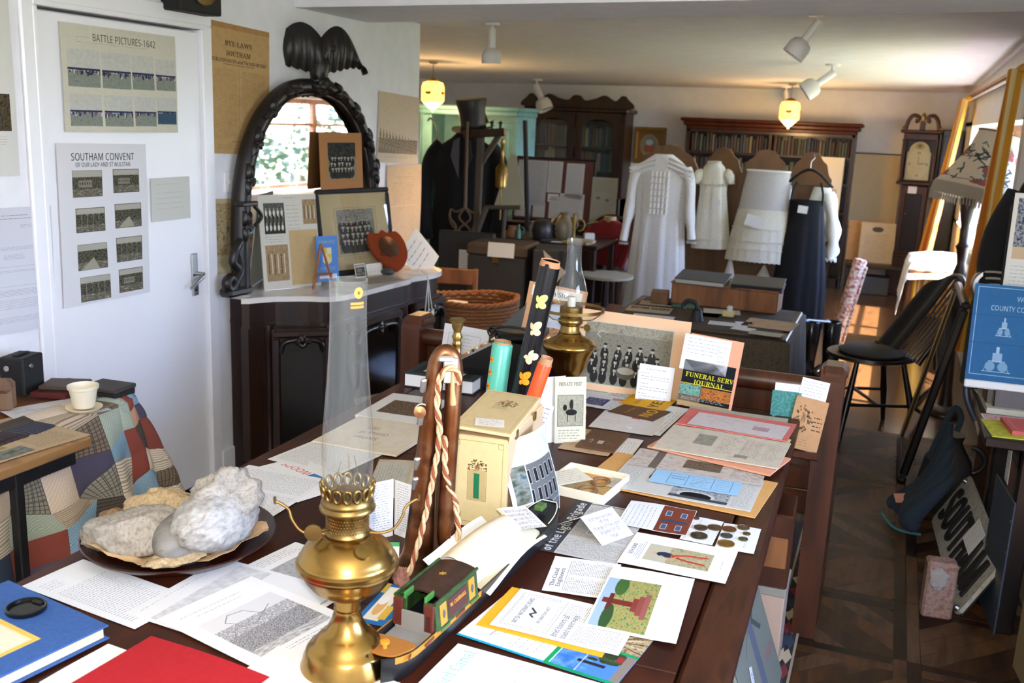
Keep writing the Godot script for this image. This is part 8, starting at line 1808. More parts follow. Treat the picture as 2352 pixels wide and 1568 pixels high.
	cl.grid(func(u: float, v: float) -> Vector3:
		var a := u * TAU
		var ca := cos(a)
		var sa := sin(a)
		var m := maxf(absf(ca), absf(sa))
		var q := V(ca / m * 0.485, 0, sa / m * 0.445)
		if v < 0.25: return q * (v / 0.25) + V(0, 0.65, 0)
		var w := (v - 0.25) / 0.75
		return q * (1.0 + w * (0.05 + 0.05 * sin(u * 60.0))) + V(0, 0.65 - w * 0.5, 0), 120, 14, Rect2(0, 0, 6, 3))
	solo("tablecloth", "dark olive patterned cloth with fringe on the table beyond the pew", "tablecloth", cl, mat("tapestry", c("ffffff"), 0.95, 0.0, noise_tex("tapestryn", ["1f1d16", "3a3524", "4c3a26", "2a2c20"], 256, 0.05, 1, 1, 3), 3.0), TF(V(-0.88, 0, -5.3)))
	t = thing("writing_box", "brown wooden box at the far end of the covered table", "box", TF(V(-0.83, 0.652, -5.62), -2)); part(t, "body", sh().bevel(V(0, 0.06, 0), V(0.6, 0.12, 0.2), 0.006), M.brown_wood); part(t, "lid", sh().bevel(V(0, 0.123, 0), V(0.61, 0.012, 0.21), 0.003), M.brown_wood)
	solo("block", "small wooden block left of the writing box", "block", sh().bevel(V(0, 0.035, 0), V(0.1, 0.07, 0.12), 0.006), M.screen_wood, TF(V(-1.19, 0.652, -5.5), 10))
	for k in 2:
		t = thing("album", ["closed grey album on the left of the writing box", "grey album with dark spine on the right of the writing box"][k], "album", TF(V(-0.97 + 0.31 * k, 0.783, -5.61), -3 + 4 * k, 8)); part(t, "cover", sh().bevel(V(0, 0.03, 0), V(0.29, 0.006, 0.2), 0.002).bevel(V(0, 0.003, 0), V(0.29, 0.006, 0.2), 0.002), plain(["454b50", "4a4840"][k], 0.6)); part(t, "pages", sh().box(V(0, 0.016, 0), V(0.275, 0.022, 0.19)), plain(["b0aca0", "1a1c26"][k], 0.8))
	t = thing("bell", "small black hand bell on the covered table", "bell", TF(V(-0.9, 0.652, -5.1))); part(t, "cup", sh().lathe([[0.04, 0.0], [0.034, 0.012], [0.026, 0.05], [0.02, 0.06], [0.0, 0.064]], 20), M.iron); part(t, "handle", sh().tube(smooth([V(0, 0.06, 0), V(-0.01, 0.09, 0), V(-0.05, 0.1, 0), V(-0.075, 0.075, 0), V(-0.07, 0.05, 0)], 5), 0.012, 8), M.iron)
	var tp := [["white sheet beside the hand bell", "blank", -0.82, -5.42, 0.2, 0.13, 10], ["pale blue leaflet on the covered table", "notewhite", -0.73, -5.08, 0.2, 0.09, 4], ["large buff card at the right of the covered table", "foldertan", -0.53, -5.2, 0.26, 0.24, -4], ["grey photograph page at the left of the covered table", "tablephoto", -1.19, -5.25, 0.24, 0.17, 6], ["white printed sheet at the near left of the covered table", "notewhite", -1.12, -5.05, 0.22, 0.1, 5], ["small white card near the front of the covered table", "whitecard", -0.64, -5.0, 0.11, 0.08, -12], ["buff sheet at the far left of the covered table", "tableleaf", -1.2, -5.46, 0.18, 0.12, 8], ["grey folder near the front edge of the covered table", "greyenv", -0.52, -4.94, 0.16, 0.09, -5], ["white slip near the middle of the covered table", "blank", -0.66, -5.16, 0.09, 0.05, 16], ["dark green book lying at the back of the covered table", "greenbook", -1.06, -5.48, 0.16, 0.1, 4]]
	for q in tp: solo("paper", q[0], "paper", sheet(q[1], q[4], q[5], 0.002), pm(q[1]), TF(V(q[2], 0.6525, q[3]), q[6]))
	t = thing("ink_bottle", "small white capped bottle on a cream box on the covered table", "bottle", TF(V(-0.76, 0.653, -5.3))); part(t, "bottle", sh().lathe([[0, 0.03], [0.016, 0.03], [0.016, 0.055], [0.01, 0.06], [0, 0.06]], 14), plain("c8c6bc", 0.4)); part(t, "box", sh().bevel(V(-0.004, 0.015, 0), V(0.06, 0.03, 0.045), 0.003), plain("cdbb80", 0.6))
	# boots
	for k in 2:
		t = thing("boot", ["tall black riding boot nearer the covered table", "tall black riding boot nearer the window"][k], "boot", TF(V(-0.44 + 0.13 * k, 0, -6.85 - 0.06 * k), -20), "pair of riding boots")
		part(t, "shaft", sh().lathe([[0.045, 0.04], [0.044, 0.1], [0.055, 0.22], [0.062, 0.38], [0.058, 0.385], [0.05, 0.37]], 20, TF(V(0, 0, -0.05))), M.black_gloss); part(t, "foot", rock_shape(3, V(0.045, 0.05, 0.13), 0.02, 0, TF(V(0, 0.05, 0.04))), M.black_gloss); part(t, "sole", sh().bevel(V(0, 0.008, 0.03), V(0.085, 0.016, 0.26), 0.006), M.black_matt)
	solo("boot_card", "white card lying across the tops of the riding boots", "card", sheet("whitecard", 0.15, 0.05, 0.001), pm("whitecard"), TF(V(-0.38, 0.389, -6.9), 4))

func _arch_ring(hw: float, h: float, bar: float) -> PackedVector2Array:
	# a door frame with an arched opening, open at a hairline slit below
	var o := PackedVector2Array([Vector2(-0.001, 0), Vector2(-hw, 0), Vector2(-hw, h), Vector2(hw, h), Vector2(hw, 0), Vector2(0.001, 0), Vector2(0.001, bar), Vector2(hw - bar, bar)])
	for k in 13:
		var a := PI * k / 12.0
		o.append(Vector2(cos(a) * (hw - bar), h - bar - 0.13 + sin(a) * 0.13))
	o.append(Vector2(-hw + bar, bar)); o.append(Vector2(-0.001, bar))
	return o

func build_clock() -> void:
	var t := thing("longcase_clock", "dark longcase clock with painted dial and swan neck pediment in the corner", "clock", TF(V(0.19, 0, -11.2), -6))
	var w := mat("clock_wood", c("ffffff"), 0.3, 0.0, noise_tex("clockwood", ["1c0e08", "341a0e", "431f10", "281309"], 256, 0.015, 1, 6), 2.0)
	part(t, "base", sh().bevel(V(0, 0.2, 0), V(0.36, 0.4, 0.22), 0.008).bevel(V(0, 0.41, 0), V(0.34, 0.05, 0.2), 0.012), w)
	part(t, "trunk", sh().bevel(V(0, 0.78, 0), V(0.25, 0.72, 0.17), 0.006), w)
	var d := part(t, "trunk_door", sh().bevel(V(0, 0.76, 0.09), V(0.16, 0.6, 0.012), 0.004), mat("clock_door", Color("5a2a18"), 0.3, 0.0, noise_tex("mahogany", [], 512, 0.01), 2.0))
	part(d, "escutcheon", sh().lathe([[0, 0], [0.008, 0], [0, 0.003]], 10, TF(V(-0.06, 0.85, 0.097), 0, 90)), M.brass_dull)
	part(t, "hood_base", sh().bevel(V(0, 1.165, 0.01), V(0.37, 0.035, 0.24), 0.01), w)
	part(t, "hood", sh().box(V(-0.15, 1.4, 0), V(0.03, 0.44, 0.2)).box(V(0.15, 1.4, 0), V(0.03, 0.44, 0.2)).box(V(0, 1.4, -0.09), V(0.32, 0.44, 0.02)).bevel(V(0, 1.64, 0.0), V(0.33, 0.07, 0.22), 0.008), w)
	part(t, "hood_cornice", sh().bevel(V(0, 1.69, 0.01), V(0.4, 0.035, 0.25), 0.012), w)
	for sx in [-1.0, 1.0]:
		part(t, "column", sh().lathe([[0.016, 1.19], [0.016, 1.21], [0.011, 1.22], [0.0105, 1.58], [0.016, 1.59], [0.016, 1.61]], 14, TF(V(sx * 0.158, 0, 0.11))), w)
		part(t, "swan_neck", sh().tube(smooth([V(sx * 0.16, 1.71, 0.08), V(sx * 0.14, 1.8, 0.08), V(sx * 0.1, 1.85, 0.08), V(sx * 0.05, 1.84, 0.08), V(sx * 0.05, 1.8, 0.08), V(sx * 0.075, 1.795, 0.08)], 5), 0.02, 8), w)
		part(t, "finial", sh().lathe([[0.006, 1.7], [0.014, 1.72], [0.012, 1.735], [0, 1.745]], 12, TF(V(sx * 0.18, 0, 0.1))), M.brass_dull)
	part(t, "finial", sh().lathe([[0.012, 1.79], [0.026, 1.83], [0.02, 1.86], [0, 1.885]], 14, TF(V(0, 0, 0.08))), M.brass_dull); part(t, "plinth_block", sh().bevel(V(0, 1.75, 0.07), V(0.05, 0.09, 0.05), 0.005), w)
	var dl := poly([[-0.115, 0.0], [0.115, 0.0], [0.115, 0.28]])
	for k in 11: dl.append(Vector2(cos(PI * k / 10.0) * 0.1, 0.29 + sin(PI * k / 10.0) * 0.1))
	dl.append(Vector2(-0.115, 0.28))
	var s := sh()
	s.prism(dl, 0.004, TF(V(0, 0, 0)))
	var r := pr("dial")
	for k in s.t.size(): s.t[k] = r.position + Vector2((s.v[k].x + 0.115) / 0.23, 1.0 - s.v[k].y / 0.39) * r.size
	part(t, "dial", s, pm("dial"), TF(V(0, 1.2, 0.075)))
	card(t, "paper_label", "blank", 0.085, 0.075, TF(V(-0.02, 1.06, 0.088)), 0.001)
	t = thing("clock_shadow_box", "dark cupboard standing between the clock and the curtain", "cupboard", TF(V(0.485, 0, -11.3))); part(t, "body", sh().bevel(V(0, 0.86, 0), V(0.2, 1.72, 0.3), 0.008), M.ebony); part(t, "door", sh().bevel(V(0, 0.86, 0.155), V(0.17, 1.6, 0.012), 0.004), M.ebony)

func garment(rows: Array, folds: int, amp: float, sd := 1.0) -> Shape:
	# rows: [height, half width, half depth] from hem to neck
	var f := func(u: float, v: float) -> Vector3:
		var k := (1.0 - v) * (rows.size() - 1)
		var i := mini(int(k), rows.size() - 2)
		var q := smoothstep(0.0, 1.0, k - i)
		q = k - i
		var y: float = lerpf(rows[i][0], rows[i + 1][0], q)
		var w: float = lerpf(rows[i][1], rows[i + 1][1], q)
		var d: float = lerpf(rows[i][2], rows[i + 1][2], q)
		var a := -u * TAU
		var loose := v
		var r := 1.0 + loose * (amp / maxf(w, 0.05)) * (sin(a * folds + sd) + 0.5 * sin(a * (folds * 2 + 1) + sd * 2.0))
		return V(cos(a) * w * r, y, sin(a) * d * (r + loose * amp * 4.0 * sin(a * folds * 2.0 + sd)))
	return sh().grid(f, 72, rows.size() * 5)
func lace(y: float, w: float, d: float, n: int, r: float) -> Shape:
	var q := []
	for k in n:
		var a := TAU * k / n
		q.append(V(cos(a) * w, y + (r if k % 2 else -r), sin(a) * d))
	return sh().tube(q, r * 0.7, 5, true)

func build_clothes() -> void:
	# folding screen with four scalloped leaves
	var zz := -7.75
	var t := thing("folding_screen", "brown wooden folding screen with scalloped tops hung with old clothes", "screen", TF(V(0, 0, zz)))
	for q in [[-1.69, 0.27, 1.5, 3.0], [-1.27, 0.17, 1.5, -4.0], [-0.94, 0.19, 1.5, 4.0], [-0.61, 0.16, 1.5, -4.0]]:
		var hw: float = q[1]
		var o := [[-hw, 0.06], [hw, 0.06], [hw, 1.3], [hw * 0.86, 1.33], [hw * 0.72, 1.41], [hw * 0.5, 1.44], [hw * 0.32, 1.49], [0.0, 1.5], [-hw * 0.32, 1.49], [-hw * 0.5, 1.44], [-hw * 0.72, 1.41], [-hw * 0.86, 1.33], [-hw, 1.3]]
		part(t, "leaf", sh().prism(poly(o), 0.022, TF(V(q[0], 0, 0), q[3])), M.screen_wood)
		part(t, "foot", sh().bevel(V(q[0], 0.03, 0), V(hw * 1.8, 0.06, 0.05), 0.006), M.screen_wood)
	# nightgown
	t = thing("nightgown", "long white cotton nightgown with ruffled front on the screen", "nightgown", TF(V(-1.70, 0, zz + 0.13)))
	part(t, "body", garment([[0.06, 0.25, 0.09], [0.5, 0.22, 0.08], [0.9, 0.19, 0.07], [1.15, 0.19, 0.065], [1.3, 0.22, 0.06], [1.38, 0.14, 0.05], [1.43, 0.07, 0.04]], 9, 0.014), M.cotton)
	for sx in [-1.0, 1.0]:
		var arm := smooth([V(sx * 0.18, 1.33, 0.0), V(sx * 0.225, 1.2, 0.01), V(sx * 0.235, 1.0, 0.02), V(sx * 0.255, 0.88, 0.02), V(sx * 0.27, 0.79 if sx > 0 else 0.74, 0.03)], 4)
		var ra := []
		for k in arm.size(): ra.append(0.06 + 0.006 * sin(k * 0.9) - 0.026 * pow(float(k) / arm.size(), 3.0))
		part(t, "sleeve", sh().tube(arm, ra, 14, false, 0.7), M.cotton)
		part(t, "cuff", lace(0.77 if sx > 0 else 0.72, 0.036, 0.028, 22, 0.007), M.cotton, TF(V(sx * 0.27, 0, 0.03)))
		part(t, "collar_frill", sh().grid(func(u: float, v: float) -> Vector3: return V(sx * lerpf(0.05, 0.24 + 0.015 * sin(v * 20.0), u), 1.42 - 0.1 * u - 0.09 * v, 0.06 + 0.01 * sin(v * 16.0 + u * 6.0)), 8, 16, Rect2(0, 0, 1, 1), 0.003), M.cotton)
	for k in 7: part(t, "front_ruffle", sh().grid(func(u: float, v: float) -> Vector3: return V(lerpf(-0.075, 0.075, u), 1.3 - k * 0.048 - 0.04 * v, 0.072 + 0.012 * v + 0.004 * sin(u * 30.0)), 20, 3, Rect2(0, 0, 1, 1), 0.002), M.cotton)
	part(t, "hanger_loop", sh().bevel(V(0, 1.42, 0.0), V(0.08, 0.02, 0.02), 0.004), M.screen_wood)
	# child's dress
	t = thing("child_dress", "small cream short sleeved child's dress on the screen", "dress", TF(V(-1.265, 0, zz + 0.1), 0, 0, 2))
	part(t, "body", garment([[0.73, 0.145, 0.06], [0.95, 0.12, 0.055], [1.15, 0.1, 0.05], [1.28, 0.1, 0.045], [1.35, 0.08, 0.04], [1.4, 0.04, 0.03]], 6, 0.008), M.cotton_cream)
	for sx in [-1.0, 1.0]: part(t, "sleeve", rock_shape(50, V(0.042, 0.06, 0.04), 0.15, 0, TF(V(sx * 0.115, 1.28, 0.0), 0, 0, sx * 20)), M.cotton_cream); part(t, "sleeve_frill", lace(1.235, 0.034, 0.03, 18, 0.006), M.cotton_cream, TF(V(sx * 0.125, 0, 0.0)))
	part(t, "neck_frill", lace(1.385, 0.05, 0.036, 22, 0.009), M.cotton_cream); part(t, "tuck_band", lace(0.8, 0.145, 0.066, 60, 0.004), M.cotton_cream); part(t, "bodice_band", lace(1.22, 0.106, 0.055, 40, 0.007), M.cotton_cream)
	card(t, "label", "whitecard", 0.06, 0.05, TF(V(0.04, 1.06, 0.062)), 0.001)
	# petticoat
	t = thing("petticoat", "white tiered petticoat skirt hung in the middle of the screen", "skirt", TF(V(-0.90, 0, zz + 0.13)))
	part(t, "yoke", garment([[1.05, 0.2, 0.07], [1.2, 0.18, 0.06], [1.33, 0.16, 0.05], [1.345, 0.155, 0.048]], 5, 0.004), M.muslin)
	part(t, "tier", garment([[0.67, 0.265, 0.09], [0.85, 0.24, 0.085], [1.06, 0.2, 0.072]], 26, 0.008), M.cotton_cream)
	for y in [[0.668, 0.266], [0.76, 0.255], [0.82, 0.247], [0.92, 0.232]]: part(t, "lace_band", lace(y[0], y[1], 0.092, 90, 0.0035), M.cotton)
	part(t, "waistband", sh().tube(arc(V(0, 1.345, 0), 0.158, 0, 351, 40, V(1, 0, 0), V(0, 0, 0.32)), 0.008, 8, true), M.cotton)
	card(t, "label", "whitecard", 0.13, 0.09, TF(V(-0.07, 0.93, 0.1), 0, -6, -14), 0.001)
	# velvet dress on a hanger
	t = thing("velvet_dress", "long black velvet dress on a black hanger at the screen's right end", "dress", TF(V(-0.60, 0, zz + 0.15)))
	part(t, "body", garment([[0.2, 0.2, 0.1], [0.5, 0.19, 0.09], [0.8, 0.16, 0.08], [1.05, 0.13, 0.07], [1.15, 0.125, 0.065]], 8, 0.01), M.velvet)
	for sx in [-1.0, 1.0]: part(t, "strap", sh().tube(smooth([V(sx * 0.11, 1.12, 0.02), V(sx * 0.11, 1.2, 0.02), V(sx * 0.085, 1.28, 0.0)], 4), 0.016, 8, false, 0.5), M.velvet)
	card(t, "label", "whitecard", 0.07, 0.055, TF(V(-0.02, 1.06, 0.085), 0, 0, -5), 0.001)
	t = thing("coat_hanger", "black coat hanger above the velvet dress", "hanger", TF(V(-0.6, 1.3, zz + 0.14)))
	part(t, "bar", sh().tube(smooth([V(-0.17, -0.05, 0), V(-0.08, 0.04, 0), V(0, 0.075, 0), V(0.08, 0.04, 0), V(0.17, -0.05, 0)], 5), 0.011, 8), M.black_gloss); part(t, "lower_bar", sh().tube([V(-0.15, -0.04, 0), V(0.15, -0.045, 0)], 0.005, 6), plain("2f4030", 0.5)); part(t, "hook", sh().tube(smooth([V(0, 0.08, 0), V(0, 0.13, 0), V(0.02, 0.16, -0.01), V(0.01, 0.185, -0.03)], 5), 0.003, 6), M.steel)
	t = thing("blouse", "white blouse sleeve hanging behind the velvet dress", "blouse", TF(V(-0.45, 0, zz + 0.03)))
	var sl := smooth([V(-0.02, 1.2, 0), V(0.03, 1.05, 0.02), V(0.055, 0.9, 0.02), V(0.06, 0.8, 0.02), V(0.05, 0.72, 0.03)], 4)
	var sr := []
	for k in sl.size(): sr.append(0.05 + 0.012 * sin(k * 1.1) - 0.016 * pow(float(k) / sl.size(), 4.0))
	part(t, "sleeve", sh().tube(sl, sr, 14), M.cotton_cream); part(t, "body", garment([[0.85, 0.1, 0.04], [1.1, 0.1, 0.04], [1.25, 0.06, 0.03]], 5, 0.006), M.cotton_cream, TF(V(-0.06, 0, 0))); part(t, "cuff", lace(0.715, 0.045, 0.035, 20, 0.011), M.cotton_cream, TF(V(0.05, 0, 0.03)))
	for k in 2:
		t = thing("apron_string", ["white lace apron tie hanging below the child's dress", "white cloth corner hanging below the petticoat"][k], "cloth", TF(V(-1.13 + 0.26 * k, 0.4, zz + 0.08)))
		part(t, "cloth", garment([[0.0, 0.05 + 0.02 * k, 0.025], [0.15, 0.035 + 0.012 * k, 0.02], [0.27 - 0.04 * k, 0.01, 0.01]], 4, 0.006), M.cotton)
		part(t, "edge", lace(0.005, 0.05 + 0.02 * k, 0.026, 20, 0.008), M.cotton)
	t = thing("floral_roll", "roll of cream cloth with red roses standing beside the screen", "roll", TF(V(-0.31, 0, -7.85), 0, 0, -10))
	var fm := mat("floral", c("ffffff"), 0.8, 0.0, noise_tex("floraln", ["c8b89a", "d8cbb0", "c0a888", "9a2c34", "6a6a48"], 256, 0.045, 1, 1, 2), 2.6)
	part(t, "roll", sh().lathe([[0, 0.0], [0.05, 0.0], [0.05, 0.72], [0.044, 0.73], [0.0, 0.73]], 22), fm); part(t, "loose_edge", sh().bevel(V(0.052, 0.35, 0.02), V(0.03, 0.68, 0.02), 0.008), fm)

func build_right_side() -> void:
	# curtain rail and curtains
	var rail := thing("curtain_rail", "brown wooden curtain rail along the right wall", "rail", TF(V(0.56, 2.03, -8.4)))
	part(rail, "rail", sh().bevel(V(0, 0, 0), V(0.03, 0.035, 5.4), 0.008), M.brown_wood); part(rail, "track", sh().bevel(V(-0.004, -0.03, 0), V(0.02, 0.014, 5.4), 0.004), plain("b8b0a4", 0.4))
	var stripes := Image.create(256, 8, false, Image.FORMAT_RGB8)
	var sc := ["c98a1e", "d8a83a", "b96a1e", "d9c48a", "c98a1e", "a8541e", "e0b850", "cbb890"]
	for k in 256: stripes.fill_rect(Rect2i(k, 0, 1, 8), Color(sc[(k / 11) % 8]))
	var cm := StandardMaterial3D.new()
	cm.albedo_texture = ImageTexture.create_from_image(stripes); cm.roughness = 0.9; cm.backlight_enabled = true; cm.backlight = Color(0.4, 0.24, 0.06)
	for q in [["yellow striped curtain beside the longcase clock", -10.6, -10.1, 0.14, 0.2], ["tan striped curtain at the right edge of the view", -5.66, -5.86, 0.55, 0.05]]:
		var s := sh()
		s.grid(func(u: float, v: float) -> Vector3:
			var z := lerpf(q[1], q[2], u) + 0.05 * v * (u - 0.5)
			return V(0.5 + 0.03 * sin(u * 22.0) - q[4] * v + 0.03 * v * sin(u * 9.0), 2.0 - v * lerpf(1.84, 1.2, q[3]), z), 60, 12, Rect2(0, 0, 1, 1), 0.003)
		var t0 := thing("curtain", q[0], "curtain", Transform3D(), "striped curtains")
		part(t0, "cloth", s, cm); part(t0, "heading", sh().bevel(V(0.53, 2.0, (q[1] + q[2]) * 0.5), V(0.05, 0.04, absf(q[1] - q[2]) + 0.02), 0.008), plain("b98a2e", 0.9))
	# table under a white cloth in the sun
	var t := thing("window_table", "small table by the window under a sunlit white cloth", "table", TF(V(0.36, 0, -8.2)))
	part(t, "table_top", sh().bevel(V(0, 0.66, 0), V(0.4, 0.03, 0.7), 0.006), M.brown_wood)
	for k in 4: part(t, "leg", sh().bevel(V(0.17 * (1 if k % 2 else -1), 0.32, 0.3 * (1 if k < 2 else -1)), V(0.04, 0.64, 0.04), 0.005), M.brown_wood)
	var cl := sh()
	cl.grid(func(u: float, v: float) -> Vector3:
		var x := lerpf(-0.5, 0.42, u)
		var y := 0.7 + 0.07 * exp(-pow((u - 0.62) * 3.0, 2.0)) * (0.6 + 0.4 * sin(v * 5.0))
		var px := clampf(x, -0.21, 0.21)
		if x < -0.21: y = 0.69 - (-0.21 - x) * 0.9
		if x > 0.21: y = 0.72 - (x - 0.21) * 0.6
		var z := (v - 0.5) * 0.78
		return V(px + (x - px) * 0.12 + 0.012 * sin(v * 18.0), y - 0.1 * pow(absf(2.0 * v - 1.0), 6.0) + 0.01 * sin(v * 22.0 + u * 8.0), z), 30, 30, Rect2(0, 0, 1, 1), 0.002)
	solo("white_cloth", "white cloth draped over the table by the window", "cloth", cl, M.cotton, TF(V(0.36, 0, -8.2)))
	solo("orange_cloth", "orange striped cloth hanging under the white cloth", "cloth", sh().grid(func(u: float, v: float) -> Vector3: return V(-0.02 + lerpf(-0.14, 0.1, u), 0.64 - v * 0.3, 0.365 + 0.012 * sin(u * 26.0)), 30, 3, Rect2(0, 0, 0.8, 1), 0.002), cm, TF(V(0.36, 0, -8.2)))
	solo("window_card", "small red lettered card standing on the window sill", "card", sh().bevel(V(0, 0.05, 0), V(0.005, 0.1, 0.14), 0.002), plain("b8746a"), TF(V(0.68, 0.866, -8.9), 20))
	for k in 3: 
		t = thing("glass_jar", ["clear glass jar on the window sill nearest the standard lamp", "short glass jar on the window sill beside the red card", "tall glass jar on the window sill behind the lamp pole"][k], "jar", TF(V(0.66, 0.866, -7.4 - 0.45 * k))); part(t, "jar", sh().lathe([[0, 0], [0.04, 0], [0.045, 0.02], [0.045, 0.09 + 0.03 * k], [0.03, 0.12 + 0.03 * k], [0.034, 0.13 + 0.03 * k]], 20), M.clear_glass); part(t, "stopper", sh().lathe([[0, 0.13 + 0.03 * k], [0.03, 0.13 + 0.03 * k], [0.02, 0.16 + 0.03 * k], [0, 0.165 + 0.03 * k]], 14), plain("a8a49a", 0.4))
	# standard lamp
	t = thing("standard_lamp", "turned wooden standard lamp with tilted floral shade by the window", "lamp", Transform3D(Basis.from_scale(V(1.11, 1.11, 1.11)), V(0.441, -0.186, -6.35)))
	part(t, "pole", sh().lathe([[0.0, 0.17], [0.1, 0.17], [0.095, 0.19], [0.04, 0.215], [0.03, 0.3], [0.022, 0.6], [0.03, 0.8], [0.02, 0.88], [0.034, 0.95], [0.022, 1.0], [0.03, 1.07], [0.038, 1.09], [0.024, 1.11], [0.022, 1.2], [0.034, 1.28], [0.036, 1.34], [0.02, 1.36], [0.008, 1.365], [0.008, 1.42]], 22, TF(V(0, 0, 0), 0, 0, 1.5)), M.dark_wood)
	var shd := Image.create(256, 128, false, Image.FORMAT_RGB8)
	shd.fill(Color("c4b8a4"))
	rng.seed = 77
	for k in 90:
		var cx := rng.randf() * 256
		var cy := 20 + rng.randf() * 90
		if k % 9 == 0:
			for j in 5: blob(shd, cx + rng.randf_range(-6, 6), cy + rng.randf_range(-6, 6), 6, 6, Color(["8a4a40", "b07858", "a8685a"][k % 3]))
		else:
			for j in 4: stroke(shd, [[cx, cy], [cx + rng.randf_range(-12, 12), cy + rng.randf_range(-11, 11)]], 2.4, Color(["3c4a42", "55605a", "2f3a3c"][k % 3]))
	var sm := StandardMaterial3D.new()
	sm.albedo_texture = ImageTexture.create_from_image(shd); sm.roughness = 0.9; sm.backlight_enabled = true; sm.backlight = Color(0.25, 0.22, 0.18)
	var sxf := TF(V(0.0, 1.33, 0.0), 20, 0, -12)
	var so := part(t, "shade", sh().lathe([[0.225, 0.06], [0.2, 0.1], [0.15, 0.19], [0.115, 0.28], [0.1, 0.36]], 40, sxf), sm)
	part(so, "band", sh().lathe([[0.232, 0.0], [0.232, 0.05], [0.226, 0.062], [0.222, 0.05], [0.222, 0.0]], 40, sxf), plain("9a9082", 0.9))
	var fr := sh()
	for k in 90:
		var a := TAU * k / 90
		fr.box(sxf * V(cos(a) * 0.227, -0.018, sin(a) * 0.227), V(0.006, 0.036, 0.006))
	part(so, "fringe", fr, plain("8f8678", 0.9)); so.get_node("fringe").set_meta("kind", "stuff")
	part(so, "top_ring", sh().tube(arc(sxf * V(0, 0.36, 0), 0.1, 0, 352, 36, sxf.basis.x, sxf.basis.z), 0.005, 6, true), plain("6a5a4c", 0.8))
	# Windsor chair
	t = thing("windsor_chair", "dark stick back Windsor chair in the aisle with its seat to the left", "chair", TF(V(-0.02, 0, -5.72), -66))
	# local z is the front of the seat
	part(t, "seat", sh().lathe([[0.0, 0.425], [0.19, 0.425], [0.225, 0.44], [0.22, 0.455], [0.12, 0.448], [0, 0.444]], 32, TF(V(0, 0, 0)), 0.98, 1.08), M.ebony)
	for k in 4:
		var a := V(0.13 * (1 if k % 2 else -1), 0.43, 0.13 * (1 if k < 2 else -1))
		part(t, "leg", sh().tube([a, a * V(1.35, 0.5, 1.35), V(a.x * 1.65, 0.0, a.z * 1.65)], [0.014, 0.02, 0.012], 10), M.ebony)
	part(t, "stretcher", sh().tube([V(-0.18, 0.2, 0.18), V(-0.18, 0.2, -0.18)], 0.01, 8), M.ebony); part(t, "stretcher", sh().tube([V(0.18, 0.2, 0.18), V(0.18, 0.2, -0.18)], 0.01, 8), M.ebony); part(t, "stretcher", sh().tube([V(-0.18, 0.2, 0.0), V(0.18, 0.2, 0.0)], 0.01, 8), M.ebony)
	var bow := []
	for k in 21:
		var a := PI * k / 20.0
		bow.append(V(cos(a) * 0.23, 0.45 + pow(sin(a), 0.7) * 0.45, -0.16 - 0.28 * pow(sin(a), 0.7)))
	part(t, "bow", sh().tube(bow, 0.016, 10), M.ebony)
	for k in 9:
		var x := lerpf(-0.15, 0.15, k / 8.0)
		var q := sqrt(maxf(0.0, 1.0 - pow(x * 1.25 / 0.23, 2.0)))
		part(t, "spindle", sh().tube([V(x, 0.45, -0.17), V(x * 1.25, 0.45 + 0.45 * pow(q, 0.7), -0.16 - 0.28 * pow(q, 0.7))], 0.007, 8), M.ebony)
	part(t, "cushion", sh().lathe([[0, 0.456], [0.17, 0.456], [0.18, 0.468], [0.15, 0.482], [0, 0.485]], 28), plain("2a2822", 0.95))
	t = thing("dark_cloth", "dark cloth thrown over the back of the Windsor chair", "cloth", TF(V(-0.02, 0, -5.72), -66))
	part(t, "cloth", sh().grid(func(u: float, v: float) -> Vector3: return V(lerpf(-0.23, 0.02, u), lerpf(0.9, 0.47, v) - 0.1 * pow(1.0 - u, 2.0) * (1.0 - v), -0.13 + 0.012 * sin(u * 9.0) - (0.28 - 0.06 * pow(1.0 - u, 2.0)) * (1.0 - v)), 16, 10, Rect2(0, 0, 1, 1), 0.006), M.velvet)
	part(t, "hem", sh().tube([V(-0.23, 0.47, -0.122), V(0.02, 0.47, -0.125)], 0.008, 6), M.velvet)
	# tall glazed frame leaning to the right
	t = thing("leaning_frame", "tall black picture frame with glass leaning in the aisle", "frame", TF(V(0.19, 0.0, -5.25), -90, -11))
	frame_around(t, "frame", 0.7, 0.93, 0.035, 0.04, M.ebony); part(t, "gilt_slip", sh().box(V(-0.32, 0.46, 0.016), V(0.008, 0.84, 0.006)).box(V(0.32, 0.46, 0.016), V(0.008, 0.84, 0.006)), M.brass_dark)
	part(t, "glazed_print", sh().box(V(0, 0.465, 0.004), V(0.63, 0.86, 0.006)), mat("dark_mirror", Color("1a1916"), 0.06))
	# dark right-hand table with what stands on it
	t = thing("right_table", "black wooden table at the right edge carrying books and a blueprint", "table", TF(V(0.72, 0, -3.86)))
	part(t, "table_top", sh().bevel(V(0, 0.7, 0), V(0.72, 0.035, 1.0), 0.006), M.ebony); part(t, "apron", sh().box(V(-0.22, 0.63, 0), V(0.02, 0.1, 0.74)).box(V(0.05, 0.63, 0.37), V(0.54, 0.1, 0.02)).box(V(0.05, 0.63, -0.37), V(0.54, 0.1, 0.02)), M.ebony)
	for k in 4: part(t, "leg", sh().bevel(V(0.3 if k % 2 else -0.2, 0.34, 0.36 * (1 if k < 2 else -1)), V(0.06, 0.68, 0.06), 0.006), M.ebony)
	part(t, "lower_board", sh().bevel(V(0.1, 0.2, 0.2), V(0.02, 0.36, 0.4), 0.004), M.pew_wood)
	card(t, "hanging_label", "notewhite", 0.1, 0.17, TF(V(-0.235, 0.47, 0.16), -90, 0, 6), 0.001)
